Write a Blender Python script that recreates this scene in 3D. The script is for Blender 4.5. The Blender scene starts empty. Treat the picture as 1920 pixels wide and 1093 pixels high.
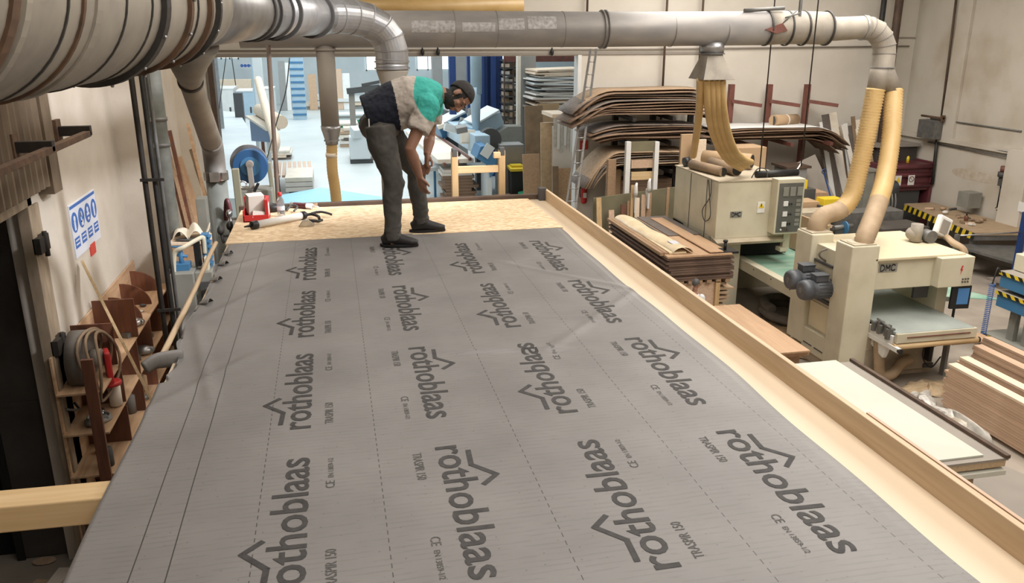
import bpy, bmesh, math, random
from mathutils import Vector, Matrix
R = math.radians
random.seed(7)
SC = bpy.context.scene
COL = SC.collection
# ---------------------------------------------------------------- camera, world, lights, exposure
FPX = 1550.0
CAMP = Vector((0, 0, 5.6)); PITCH = R(17.4); YAW = R(12.2)
cam_d = bpy.data.cameras.new('camera'); cam_d.sensor_width = 36; cam_d.lens = FPX / 1920 * 36
cam_d.clip_start = .05; cam_d.clip_end = 300
cam = bpy.data.objects.new('camera', cam_d); COL.objects.link(cam)
cam.location = CAMP; cam.rotation_euler = (math.pi/2 - PITCH, 0, -YAW)
SC.camera = cam
SC.view_settings.view_transform = 'Standard'; SC.view_settings.look = 'None'
SC.view_settings.gamma = 1; SC.view_settings.use_curve_mapping = False
SC.view_settings.exposure = 0.15
w = bpy.data.worlds.new('world'); SC.world = w; w.use_nodes = True
w.node_tree.nodes['Background'].inputs[0].default_value = (.75, .85, 1, 1)
w.node_tree.nodes['Background'].inputs[1].default_value = 0.6
def area(name, loc, size, power, color, rot=(0, 0, 0), spread=180):
    l = bpy.data.lights.new(name, 'AREA'); l.shape = 'RECTANGLE'; l.size, l.size_y = size
    l.energy = power; l.color = color; l.spread = R(spread)
    o = bpy.data.objects.new(name, l); COL.objects.link(o); o.location = loc; o.rotation_euler = rot
    return o
# daylight through the roof lights of the main hall, the far hall and the side hall
area('roof_light', (9.0, 12, 8.9), (5.0, 15), 1600, (1, .94, .87))
area('roof_light', (2.2, 2.0, 8.9), (3.0, 10), 400, (1, .94, .88))
area('roof_light', (-1.3, 11.5, 8.6), (1.6, 7.5), 190, (1, .92, .82))
l_ = bpy.data.lights.new('roof_beam', 'SPOT'); l_.energy = 3600; l_.color = (.93, .94, 1); l_.spot_size = R(30); l_.spot_blend = .35; l_.shadow_soft_size = .4
o_ = bpy.data.objects.new('roof_beam', l_); COL.objects.link(o_); o_.location = (4.8, 5.0, 8.8)
o_.rotation_euler = (Vector((-2.9, 11.3, 2.6)) - o_.location).to_track_quat('-Z', 'Y').to_euler()
area('roof_light', (2, 34, 8.9), (14, 18), 1900, (.92, .97, 1))
area('roof_light', (0, 56, 8.9), (16, 18), 2100, (.91, .97, 1))
fx = Vector((math.sin(YAW)*math.cos(PITCH), math.cos(YAW)*math.cos(PITCH), -math.sin(PITCH)))
rx = Vector((math.cos(YAW), -math.sin(YAW), 0)); ux = rx.cross(fx)
def ray(x, y): return fx + rx*((x-960)/FPX) + ux*((546.5-y)/FPX)
def AY(x, y, Y): d = ray(x, y); return CAMP + d*(Y/d.y)
def AZ(x, y, Z): d = ray(x, y); return CAMP + d*((Z-CAMP.z)/d.z)
def AX(x, y, X): d = ray(x, y); return CAMP + d*(X/d.x)
# ---------------------------------------------------------------- materials
MATS = {}
def pm(name, c1, c2=None, rough=.7, metal=0, scale=3, stretch=(1, 1, 1), bump=0, kind='noise', c3=None, spec=.5, detail=5, bs=None):
    m = bpy.data.materials.new(name); m.use_nodes = True; MATS[name] = m
    nt = m.node_tree; N = nt.nodes; L = nt.links; b = N['Principled BSDF']
    b.inputs['Roughness'].default_value = rough; b.inputs['Metallic'].default_value = metal
    b.inputs['Specular IOR Level'].default_value = spec
    if c2 is None: c2 = tuple(v*.82 for v in c1)
    tc = N.new('ShaderNodeTexCoord'); mp = N.new('ShaderNodeMapping'); mp.inputs['Scale'].default_value = stretch
    L.new(tc.outputs['Object'], mp.inputs[0])
    if kind == 'wood':
        t = N.new('ShaderNodeTexNoise'); t.inputs['Scale'].default_value = scale; t.inputs['Detail'].default_value = 6
        t.inputs['Distortion'].default_value = .6
    elif kind == 'voronoi':
        t = N.new('ShaderNodeTexVoronoi'); t.inputs['Scale'].default_value = scale
    else:
        t = N.new('ShaderNodeTexNoise'); t.inputs['Scale'].default_value = scale; t.inputs['Detail'].default_value = detail
    L.new(mp.outputs[0], t.inputs['Vector'])
    fac = t.outputs['Color'] if kind == 'voronoi' else t.outputs['Fac']
    cr = N.new('ShaderNodeValToRGB'); e = cr.color_ramp.elements
    e[0].position = .3; e[1].position = .7
    e[0].color = (*c2, 1); e[1].color = (*c1, 1)
    if c3: x = e.new(.5); x.color = (*c3, 1)
    L.new(fac, cr.inputs[0]); L.new(cr.outputs[0], b.inputs['Base Color'])
    if bump:
        bp = N.new('ShaderNodeBump'); bp.inputs['Strength'].default_value = bump; bp.inputs['Distance'].default_value = .01
        if bs:
            t2 = N.new('ShaderNodeTexNoise'); t2.inputs['Scale'].default_value = bs; L.new(mp.outputs[0], t2.inputs[0]); L.new(t2.outputs[0], bp.inputs['Height'])
        else: L.new(fac, bp.inputs['Height'])
        L.new(bp.outputs[0], b.inputs['Normal'])
    return m
def emis(name, col, s):
    m = bpy.data.materials.new(name); m.use_nodes = True; MATS[name] = m
    b = m.node_tree.nodes['Principled BSDF']; b.inputs['Base Color'].default_value = (*col, 1)
    b.inputs['Emission Color'].default_value = (*col, 1); b.inputs['Emission Strength'].default_value = s
    return m
def flat(name, c, rough=.6, metal=0): return pm(name, c, tuple(v*.9 for v in c), rough, metal)
W_Y = (6, .6, 6); W_X = (.6, 6, 6); W_Z = (6, 6, .6)
M = MATS
pm('plaster', (.62, .56, .48), (.50, .44, .36), .9, scale=1.6, bump=.15, bs=30)
pm('plaster_right', (.58, .54, .47), (.44, .38, .30), .9, scale=.8, bump=.15, bs=20, c3=(.54, .50, .43), detail=8)
pm('plaster_back', (.72, .68, .61), (.60, .56, .49), .9, scale=.7, bump=.1, bs=20)
pm('stain', (.44, .36, .27), (.55, .50, .42), .9, scale=6)
pm('concrete', (.40, .35, .29), (.28, .24, .20), .8, scale=1.3, bump=.1, bs=25)
pm('hall_floor', (.58, .61, .60), (.50, .54, .53), .45, scale=.5)
pm('hall_wall', (.70, .74, .75), (.60, .66, .68), .8, scale=.6)
pm('ceiling', (.5, .47, .43), None, .9)
pm('galv', (.42, .42, .42), (.31, .31, .315), .38, .75, scale=7, c3=(.37, .37, .375))
pm('galv_dusty', (.37, .335, .28), (.27, .245, .21), .65, .2, scale=5, c3=(.33, .30, .255))
pm('galv_grey', (.30, .29, .275), (.22, .21, .20), .55, .5, scale=4)
pm('duct_paint', (.34, .32, .30), (.25, .24, .235), .5, .25, scale=5, stretch=(.4, 1, 1))
pm('duct_peel', (.52, .51, .51), (.29, .275, .26), .5, .25, scale=22, detail=9)
pm('ring_dark', (.06, .055, .05), (.035, .033, .03), .6, .3, scale=12)
pm('rust', (.16, .09, .05), (.08, .05, .035), .85, .1, scale=12)
pm('steel_dark', (.05, .042, .035), (.03, .026, .022), .6, .4, scale=9)
pm('steel_red', (.20, .075, .055), (.13, .05, .04), .6, .1, scale=6)
pm('steel_brown', (.13, .085, .06), (.08, .055, .042), .65, .2, scale=6)
pm('steel_grey', (.20, .20, .19), (.13, .13, .125), .5, .4, scale=8)
pm('chrome', (.65, .65, .63), (.4, .4, .4), .25, .9, scale=10)
pm('corrug', (.21, .155, .10), (.12, .085, .055), .65, .1, scale=5, stretch=(1, 1, .4))
pm('door_dark', (.075, .064, .055), (.04, .034, .030), .7, scale=2)
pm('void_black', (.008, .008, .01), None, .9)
pm('frame_paint', (.36, .28, .19), (.20, .15, .10), .75, scale=9, stretch=(1, 1, .3))
pm('grey_pipe', (.20, .21, .19), (.14, .15, .135), .7, scale=8)
pm('black_pipe', (.035, .033, .031), (.02, .02, .02), .5, scale=8)
pm('osb', (.80, .64, .44), (.62, .44, .26), .75, scale=26, stretch=(1, 2.2, 1), kind='voronoi', c3=(.74, .57, .36), bump=.1)
pm('ply', (.74, .62, .46), (.69, .55, .39), .55, scale=1.6, stretch=(2, .5, 2), kind='wood', c3=(.72, .59, .43))
pm('pine', (.68, .53, .36), (.54, .39, .24), .6, scale=3, stretch=(9, .5, 9), kind='wood')
pm('pine_x', (.70, .52, .30), (.58, .40, .20), .6, scale=3, stretch=(.5, 9, 9), kind='wood')
pm('pine_z', (.62, .44, .24), (.45, .29, .13), .6, scale=3, stretch=(9, 9, .5), kind='wood')
pm('batten', (.50, .36, .20), (.36, .25, .13), .7, scale=4, stretch=(6, 6, .6), kind='wood')
pm('light_wood', (.82, .68, .53), (.70, .55, .40), .6, scale=3, stretch=(8, .5, 8), kind='wood')
pm('beech', (.64, .46, .33), (.50, .34, .23), .6, scale=3, stretch=(8, .5, 8), kind='wood')
pm('beech_edge', (.42, .28, .17), (.27, .17, .10), .75, scale=5, stretch=(8, .5, 8), kind='wood')
pm('mahogany', (.19, .072, .038), (.105, .042, .024), .5, scale=3, stretch=(5, 5, .7), kind='wood')
pm('shelf_wood', (.60, .40, .24), (.42, .26, .15), .65, scale=3, stretch=(5, .6, 5), kind='wood')
pm('veneer', (.30, .20, .13), (.17, .11, .075), .8, scale=3, stretch=(.6, 4, 9), kind='wood')
pm('veneer_grey', (.26, .22, .19), (.16, .13, .11), .8, scale=3, stretch=(.6, 4, 9), kind='wood')
pm('veneer_light', (.48, .35, .23), (.32, .22, .14), .8, scale=3, stretch=(.6, 4, 9), kind='wood')
pm('cardboard', (.50, .35, .21), (.43, .29, .17), .85, scale=2)
pm('mdf_grey', (.15, .125, .11), (.11, .092, .08), .7, scale=4)
pm('mdf_edge', (.17, .11, .08), (.10, .065, .05), .8, scale=5, stretch=(1, 1, 12))
pm('laminate', (.52, .34, .21), (.42, .27, .16), .55, scale=3, stretch=(4, .4, 4), kind='wood')
pm('machine', (.62, .58, .45), (.53, .49, .37), .5, scale=2.5, c3=(.59, .55, .42))
pm('machine_top', (.70, .60, .40), (.62, .55, .40), .65, scale=3)
pm('machine_dusty', (.48, .42, .32), (.38, .32, .23), .75, scale=4)
pm('machine_grey', (.27, .27, .24), (.22, .22, .19), .5, scale=4)
pm('panel_grey', (.13, .13, .12), (.10, .10, .09), .5, scale=4)
pm('motor_grey', (.10, .11, .125), (.06, .065, .075), .5, .1, scale=6)
pm('belt_green', (.16, .34, .25), (.34, .46, .37), .7, scale=2, stretch=(1, 2, 1))
pm('belt_grey', (.36, .40, .37), (.27, .30, .28), .7, scale=2)
pm('hose', (.60, .42, .19), (.50, .33, .13), .45, scale=3)
pm('hose_dust', (.42, .31, .20), (.33, .24, .15), .7, scale=5)
pm('hose_grey', (.16, .14, .12), (.11, .095, .08), .75, scale=5)
pm('tube_brown', (.30, .21, .13), (.20, .14, .09), .8, scale=4)
flat('olive2', (.28, .27, .19), .6); flat('white', (.78, .78, .76)); flat('paper', (.74, .70, .64), .8)
pm('board_white', (.60, .61, .54), (.55, .56, .49), .4, scale=1)
flat('black', (.012, .012, .013), .5); flat('rubber', (.02, .02, .021), .65)
flat('yellow', (.80, .58, .03), .45); flat('red', (.55, .03, .03), .45); flat('green', (.03, .28, .14), .5)
flat('blue', (.03, .11, .26), .45); flat('blue_mid', (.06, .20, .38), .45); flat('blue_deep', (.015, .045, .16), .45)
flat('blue_pale', (.42, .56, .66), .5); flat('blue_sheet', (.33, .68, .86), .5)
flat('sign_blue', (.05, .14, .42), .5); flat('sign_white', (.66, .68, .74), .5); flat('sign_red', (.62, .07, .05), .5)
flat('maroon', (.12, .03, .038), .45); flat('grey_dark', (.075, .075, .075), .6); flat('grey_mid', (.28, .28, .27), .6)
flat('grey_warm', (.30, .27, .235), .7); flat('lens_dark', (.02, .03, .05), .2)
pm('pale_machine', (.66, .70, .70), (.58, .64, .66), .5, scale=1)
pm('plastic_wrap', (.62, .60, .55), (.42, .40, .37), .35, scale=9, bump=.8)
pm('wrap_cream', (.78, .66, .46), (.66, .53, .34), .4, scale=6, bump=.5)
pm('felt_white', (.80, .74, .64), (.70, .63, .52), .9, scale=5)
pm('sawdust', (.55, .42, .27), (.42, .32, .20), .95, scale=8, bump=.4)
pm('skin', (.30, .155, .10), (.25, .125, .08), .55, scale=8)
pm('hair', (.012, .010, .009), (.02, .016, .014), .8, scale=60, bump=.5)
pm('jean', (.085, .08, .07), (.055, .052, .047), .85, scale=9, bump=.3, bs=14)
pm('navy', (.008, .011, .022), None, .9, scale=9); pm('shirt_beige', (.44, .39, .34), (.36, .32, .28), .9, scale=7)
pm('teal', (.045, .40, .34), (.035, .32, .27), .9, scale=7)
pm('shoe', (.018, .017, .017), None, .6, scale=20); flat('sole', (.01, .01, .01), .7)
pm('print_ink', (.030, .029, .029), (.055, .052, .050), .75, scale=40)
pm('print_soft', (.075, .072, .070), (.10, .096, .092), .8, scale=40)
def glassmat(name, col, alpha, rough=.1):
    m = bpy.data.materials.new(name); m.use_nodes = True; MATS[name] = m
    b = m.node_tree.nodes['Principled BSDF']; b.inputs['Base Color'].default_value = (*col, 1)
    b.inputs['Transmission Weight'].default_value = alpha; b.inputs['Roughness'].default_value = rough; b.inputs['IOR'].default_value = 1.3
glassmat('clear_plastic', (.85, .9, .95), .85)
emis('window_bright', (.80, .93, 1.0), 1.6)
emis('screen_glow', (.04, .12, .25), .5)
def membrane_mat():
    m = pm('membrane', (.222, .214, .207), (.172, .165, .160), .50, scale=2.2, stretch=(1, 1, 1))
    nt = m.node_tree; N = nt.nodes; L = nt.links; b = N['Principled BSDF']
    base = b.inputs['Base Color'].links[0].from_socket
    tc = N.new('ShaderNodeTexCoord'); sp = N.new('ShaderNodeSeparateXYZ'); L.new(tc.outputs['Object'], sp.inputs[0])
    def mth(op, a, v=None, c=None):
        n = N.new('ShaderNodeMath'); n.operation = op
        for i, q in enumerate((a, v, c)):
            if q is None: continue
            if isinstance(q, (int, float)): n.inputs[i].default_value = q
            else: L.new(q, n.inputs[i])
        return n.outputs[0]
    X, Y = sp.outputs[0], sp.outputs[1]
    mask = None
    def add(a):
        nonlocal mask
        mask = a if mask is None else mth('MAXIMUM', mask, a)
    for c in (-.58, -.69): add(mth('LESS_THAN', mth('ABSOLUTE', mth('SUBTRACT', X, c)), .0022))
    dash = mth('LESS_THAN', mth('FRACT', mth('MULTIPLY', Y, 22)), .55)
    for c in (-.33, .10, .665, 1.24, 1.74): add(mth('MULTIPLY', dash, mth('LESS_THAN', mth('ABSOLUTE', mth('SUBTRACT', X, c)), .0018)))
    # faint embossed rows across the sheet
    nz = N.new('ShaderNodeTexNoise'); nz.inputs['Scale'].default_value = 1
    mp = N.new('ShaderNodeMapping'); mp.inputs['Scale'].default_value = (9, 90, 1)
    L.new(tc.outputs['Object'], mp.inputs[0]); L.new(mp.outputs[0], nz.inputs['Vector'])
    row = mth('SINE', mth('MULTIPLY', Y, 2*math.pi/.028))
    rowm = mth('MULTIPLY', mth('GREATER_THAN', row, .55), mth('GREATER_THAN', nz.outputs['Fac'], .5))
    # specks
    vo = N.new('ShaderNodeTexVoronoi'); vo.inputs['Scale'].default_value = 16; vo.inputs['Randomness'].default_value = .35
    L.new(tc.outputs['Object'], vo.inputs['Vector'])
    spk = mth('LESS_THAN', vo.outputs['Distance'], .055)
    add(mth('MULTIPLY', spk, .45))
    add(mth('MULTIPLY', rowm, .14))
    mix = N.new('ShaderNodeMixRGB'); L.new(mask, mix.inputs[0]); L.new(base, mix.inputs[1]); mix.inputs[2].default_value = (.05, .048, .047, 1)
    L.new(mix.outputs[0], b.inputs['Base Color'])
    bp = N.new('ShaderNodeBump'); bp.inputs['Strength'].default_value = .25; bp.inputs['Distance'].default_value = .004
    n2 = N.new('ShaderNodeTexNoise'); n2.inputs['Scale'].default_value = 8; L.new(tc.outputs['Object'], n2.inputs[0])
    L.new(n2.outputs[0], bp.inputs['Height']); L.new(bp.outputs[0], b.inputs['Normal'])
membrane_mat()
def corr_mat(name, c, axis_scale, axis):   # corrugated hose: real rings are modelled, this only tints
    return pm(name, c)
# ---------------------------------------------------------------- mesh collecting
class MB:
    def __init__(s): s.v = []; s.f = []; s.m = []; s.s = []
    def add(s, vs, fs, m=0, sm=False):
        n = len(s.v); s.v += [tuple(p) for p in vs]
        for f in fs: s.f.append([i+n for i in f]); s.m.append(m); s.s.append(sm)
        return s
    def box(s, x0, x1, y0, y1, z0, z1, m=0):
        v = [(x, y, z) for x in (x0, x1) for y in (y0, y1) for z in (z0, z1)]
        return s.add(v, [(0, 1, 3, 2), (4, 6, 7, 5), (0, 4, 5, 1), (2, 3, 7, 6), (0, 2, 6, 4), (1, 5, 7, 3)], m)
    def obox(s, c, sz, rot=(0, 0, 0), m=0):
        from mathutils import Euler
        Q = rot if isinstance(rot, Matrix) else Euler(rot).to_matrix(); c = Vector(c)
        v = [c + Q @ Vector((x*sz[0]/2, y*sz[1]/2, z*sz[2]/2)) for x in (-1, 1) for y in (-1, 1) for z in (-1, 1)]
        return s.add(v, [(0, 1, 3, 2), (4, 6, 7, 5), (0, 4, 5, 1), (2, 3, 7, 6), (0, 2, 6, 4), (1, 5, 7, 3)], m)
    def beam(s, p, q, w, h, m=0, up=(0, 0, 1)):
        p = Vector(p); q = Vector(q); d = (q-p).normalized(); u = Vector(up)
        if abs(d.dot(u)) > .98: u = Vector((0, 1, 0))
        a = d.cross(u).normalized(); b = a.cross(d)
        v = [P + a*(i*w/2) + b*(j*h/2) for P in (p, q) for i, j in ((-1, -1), (1, -1), (1, 1), (-1, 1))]
        return s.add(v, [(0, 1, 2, 3), (7, 6, 5, 4), (0, 4, 5, 1), (1, 5, 6, 2), (2, 6, 7, 3), (3, 7, 4, 0)], m)
    def tube(s, pts, r, seg=16, m=0, caps=True, sm=True, sq=None, start=None):
        pts = [Vector(p) for p in pts]; n = len(pts)
        rr = r if isinstance(r, (list, tuple)) else [r]*n
        t0 = (pts[1]-pts[0]).normalized()
        u = Vector(start) if start else (Vector((0, 0, 1)) if abs(t0.z) < .9 else Vector((0, 1, 0)))
        vs = []; fs = []
        a = t0.cross(u).normalized()
        for i, p in enumerate(pts):
            if i == 0: t = t0
            elif i == n-1: t = (pts[i]-pts[i-1]).normalized()
            else:
                t = (pts[i+1]-pts[i]).normalized() + (pts[i]-pts[i-1]).normalized()
                t = t.normalized() if t.length > 1e-6 else (pts[i+1]-pts[i]).normalized()
            a = (a - t*a.dot(t)).normalized(); b = t.cross(a)
            ri = rr[i]; ra, rb = ri if isinstance(ri, tuple) else (ri, ri*(sq or 1))
            for k in range(seg):
                th = 2*math.pi*k/seg; vs.append(p + a*(ra*math.cos(th)) + b*(rb*math.sin(th)))
        for i in range(n-1):
            for k in range(seg):
                k2 = (k+1) % seg; fs.append((i*seg+k, i*seg+k2, (i+1)*seg+k2, (i+1)*seg+k))
        s.add(vs, fs, m, sm)
        if caps:
            nn = len(s.v)-len(vs)
            s.f.append([nn+k for k in range(seg)][::-1]); s.m.append(m); s.s.append(False)
            s.f.append([nn+(n-1)*seg+k for k in range(seg)]); s.m.append(m); s.s.append(False)
        return s
    def ball(s, c, r, m=0, seg=14, rings=9, rot=None):
        c = Vector(c); rx_, ry_, rz_ = r if isinstance(r, tuple) else (r, r, r)
        vs = []
        for i in range(1, rings):
            ph = math.pi*i/rings
            for k in range(seg):
                th = 2*math.pi*k/seg
                p = Vector((rx_*math.sin(ph)*math.cos(th), ry_*math.sin(ph)*math.sin(th), rz_*math.cos(ph)))
                vs.append(c + (rot @ p if rot else p))
        a = Vector((0, 0, rz_)); vs.append(c + (rot @ a if rot else a)); vs.append(c - (rot @ a if rot else a))
        fs = [(i*seg+k, (i+1)*seg+k, (i+1)*seg+(k+1) % seg, i*seg+(k+1) % seg) for i in range(rings-2) for k in range(seg)]
        T = len(vs)-2; fs += [(T, k, (k+1) % seg) for k in range(seg)] + [(T+1, (rings-2)*seg+(k+1) % seg, (rings-2)*seg+k) for k in range(seg)]
        return s.add(vs, fs, m, True)
    def prism(s, poly, ext, m=0):     # poly: 3-D points, ext: extrusion vector
        e = Vector(ext); n = len(poly); P = [Vector(p) for p in poly]
        nrm = Vector((0, 0, 0))
        for i in range(n): nrm += P[i].cross(P[(i+1) % n])
        if nrm.dot(e) > 0: P = P[::-1]
        vs = P + [p+e for p in P]
        return s.add(vs, [tuple(range(n)), tuple(range(2*n-1, n-1, -1))] + [(i, i+n, (i+1) % n + n, (i+1) % n) for i in range(n)], m)
    def grid(s, f, nu, nv, m=0, sm=True, th=None):
        vs = [f(i/nu, j/nv) for i in range(nu+1) for j in range(nv+1)]
        fs = [(i*(nv+1)+j, (i+1)*(nv+1)+j, (i+1)*(nv+1)+j+1, i*(nv+1)+j+1) for i in range(nu) for j in range(nv)]
        return s.add(vs, fs, m, sm)
ORG = {}
def origin(o): return ORG.get(o.name, Vector((0, 0, 0)))
def tag(o, label=None, cat=None, group=None, kind=None):
    if label: o['label'] = label
    if cat: o['category'] = cat
    if group: o['group'] = group
    if kind: o['kind'] = kind
    return o
def thing(name, loc, label, cat, group=None, kind=None):
    o = bpy.data.objects.new(name, None); o.empty_display_size = .1; COL.objects.link(o); o.location = loc
    ORG[o.name] = Vector(loc)
    return tag(o, label, cat, group, kind)
def ob(name, mb, mat, parent=None, label=None, cat=None, group=None, kind=None, bev=0, sub=0, solid=0, base=None):
    mats = mat if isinstance(mat, (list, tuple)) else [mat]
    me = bpy.data.meshes.new(name)
    if base is not None: base = Vector(base)
    elif parent is not None: base = origin(parent)
    elif kind == 'structure': base = Vector((0, 0, 0))
    else:
        xs = [v[0] for v in mb.v]; ys = [v[1] for v in mb.v]; zs = [v[2] for v in mb.v]
        base = Vector(((min(xs)+max(xs))/2, (min(ys)+max(ys))/2, min(zs)))
    me.from_pydata([(v[0]-base.x, v[1]-base.y, v[2]-base.z) for v in mb.v], [], mb.f)
    for m_ in mats: me.materials.append(M[m_] if isinstance(m_, str) else m_)
    for p, mi, sm in zip(me.polygons, mb.m, mb.s): p.material_index = mi; p.use_smooth = sm
    me.validate(); me.update()
    bm = bmesh.new(); bm.from_mesh(me); bmesh.ops.recalc_face_normals(bm, faces=bm.faces); bm.to_mesh(me); bm.free()
    o = bpy.data.objects.new(name, me); COL.objects.link(o)
    if parent is not None: o.parent = parent
    else: o.location = base
    ORG[o.name] = base.copy()
    if solid:
        md = o.modifiers.new('solid', 'SOLIDIFY'); md.thickness = solid; md.offset = -1
    if bev:
        md = o.modifiers.new('bevel', 'BEVEL'); md.width = bev; md.segments = 2; md.limit_method = 'ANGLE'
    if sub: md = o.modifiers.new('sub', 'SUBSURF'); md.levels = sub; md.render_levels = sub
    return tag(o, label, cat, group, kind)
def S(name, mb, mat, **k): return ob(name, mb, mat, kind='structure', **k)
def copy_tree(o, loc=None, rot=None, label=None, group=None, parent=None):
    c = o.copy(); COL.objects.link(c)
    if parent is not None: c.parent = parent
    else:
        if loc is not None: c.location = loc
        if rot is not None: c.rotation_euler = rot
        if label: c['label'] = label
        if group: c['group'] = group
    for ch in list(o.children): copy_tree(ch, parent=c)
    return c
def fuse(name, mb, vox, mat, parent=None, smooth=4, matfn=None, **k):
    """overlapping closed shapes -> one continuous skin"""
    me = bpy.data.meshes.new('tmp'); me.from_pydata(mb.v, [], mb.f); me.update()
    bm = bmesh.new(); bm.from_mesh(me); bmesh.ops.recalc_face_normals(bm, faces=bm.faces); bm.to_mesh(me); bm.free()
    t = bpy.data.objects.new('tmp', me); COL.objects.link(t)
    r = t.modifiers.new('r', 'REMESH'); r.mode = 'VOXEL'; r.voxel_size = vox
    if smooth: q = t.modifiers.new('s', 'SMOOTH'); q.iterations = smooth; q.factor = .5
    dg = bpy.context.evaluated_depsgraph_get(); ev = t.evaluated_get(dg)
    m2 = ev.to_mesh(); out = MB(); out.v = [tuple(v.co) for v in m2.vertices]; out.f = [list(p.vertices) for p in m2.polygons]
    out.m = [matfn(Vector(p.center)) if matfn else 0 for p in m2.polygons]; out.s = [True]*len(out.f)
    ev.to_mesh_clear(); bpy.data.objects.remove(t); bpy.data.meshes.remove(me)
    return ob(name, out, mat, parent, **k)
def arc(c, r, a0, a1, n, ax, ay):
    c = Vector(c); ax = Vector(ax); ay = Vector(ay)
    return [c + ax*(r*math.cos(a0+(a1-a0)*i/n)) + ay*(r*math.sin(a0+(a1-a0)*i/n)) for i in range(n+1)]
def spline(P, n=8):
    P = [Vector(p) for p in P]; Q = [P[0]*2-P[1]] + P + [P[-1]*2-P[-2]]; out = []
    for i in range(1, len(Q)-2):
        a, b, c, d = Q[i-1:i+3]
        for k in range(n):
            t = k/n; out.append(.5*((2*b) + (c-a)*t + (2*a-5*b+4*c-d)*t*t + (3*b-a-3*c+d)*t**3))
    out.append(P[-1]); return out
def hosepts(pts, r, pitch, depth):
    """resample a path and give it rings"""
    P = spline(pts, 24); L = [0]
    for a, b in zip(P, P[1:]): L.append(L[-1]+(b-a).length)
    n = int(L[-1]/(pitch/2)); out = []; rs = []; j = 0
    for i in range(n+1):
        s = L[-1]*i/n
        while j < len(L)-2 and L[j+1] < s: j += 1
        t = (s-L[j])/max(1e-9, L[j+1]-L[j]); out.append(P[j].lerp(P[j+1], t)); rs.append(r + (depth if i % 2 else -depth))
    return out, rs
def textmesh(txt, width, height, bold=0.0):
    """flat letters, lower-left at 0,0, fitted to width x height: (verts2d, faces)"""
    c = bpy.data.curves.new('t', 'FONT'); c.body = txt; c.offset = bold; c.resolution_u = 3
    o = bpy.data.objects.new('t', c); COL.objects.link(o)
    dg = bpy.context.evaluated_depsgraph_get(); ev = o.evaluated_get(dg); me = ev.to_mesh()
    V = [(v.co.x, v.co.y) for v in me.vertices]; F = [list(p.vertices) for p in me.polygons]
    ev.to_mesh_clear(); bpy.data.objects.remove(o); bpy.data.curves.remove(c)
    x0 = min(v[0] for v in V); x1 = max(v[0] for v in V); y0 = min(v[1] for v in V); y1 = max(v[1] for v in V)
    return [((v[0]-x0)/(x1-x0)*width, (v[1]-y0)/(y1-y0)*height) for v in V], F
def strokes(b, word, x, y, z, w, h, th):
    """plain block capitals in the XZ plane"""
    G = {'D': [((0, 0), (0, 1)), ((0, 1), (.6, 1)), ((.6, 1), (1, .7)), ((1, .7), (1, .3)), ((1, .3), (.6, 0)), ((.6, 0), (0, 0))],
         'M': [((0, 0), (0, 1)), ((0, 1), (.5, .35)), ((.5, .35), (1, 1)), ((1, 1), (1, 0))],
         'C': [((1, .8), (.7, 1)), ((.7, 1), (.3, 1)), ((.3, 1), (0, .75)), ((0, .75), (0, .25)), ((0, .25), (.3, 0)), ((.3, 0), (.7, 0)), ((.7, 0), (1, .2))]}
    lw = w/(len(word)*1.32)
    for i, ch in enumerate(word):
        for (a, c), (d, e) in G[ch]:
            b.beam((x+i*lw*1.4+a*lw, y, z+c*h), (x+i*lw*1.4+d*lw, y, z+e*h), .004, th)
    return b
def puttext(mb, txt, org, ex, ey, width, height, bold=0, m=0):
    V, F = textmesh(txt, width, height, bold); org = Vector(org); ex = Vector(ex); ey = Vector(ey)
    return mb.add([org + ex*a + ey*b for a, b in V], F, m)
# ================================================================ THE SETTING
LX, RX, BY = -2.9, 16.7, 22.0; CH = 9.0
b = MB(); b.box(-9, 17, -4, BY+.3, -.2, 0); S('floor', b, 'concrete')
b = MB(); b.box(-11, 22, BY+.3, 72, -.2, 0); S('floor_far_hall', b, 'hall_floor')
# ceiling with openings for the roof lights is a plain slab above them
b = MB(); b.box(-9, 17, -4, BY+.3, CH+.05, CH+.2); S('ceiling', b, 'ceiling')
b = MB(); b.box(-11, 22, BY+.3, 72, CH+.05, CH+.2); S('ceiling_far_hall', b, 'hall_wall')
b = MB(); b.box(-9, 17, -4.2, -4, 0, CH); S('wall_rear', b, 'plaster_back')
# left wall: doorway (Y 4.4..8.45), then plaster, then the wall past the pier
b = MB(); b.box(LX-.25, LX, 8.75, 12.35, 0, CH); b.box(LX-.25, LX, -4, 3.6, 0, CH); b.box(LX-.25, LX, 3.6, 8.75, 6.3, CH)
b.box(LX-.25, LX, 16.2, BY, 0, CH)
S('wall_left', b, 'plaster')
b = MB(); b.box(LX-.25, -2.42, 12.35, 12.75, 0, CH); b.box(LX-.25, -2.72, 12.75, 16.2, 0, CH); b.box(LX-.25, -2.45, 16.2, 16.6, 0, CH)
S('trim_left_pier', b, 'plaster')
b = MB(); b.box(-8, LX-2.2, 3.0, 9.6, 0, CH, 0); b.box(-8, LX-.25, 9.0, 9.2, 0, CH, 0); S('wall_side_room', b, 'void_black')
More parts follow.
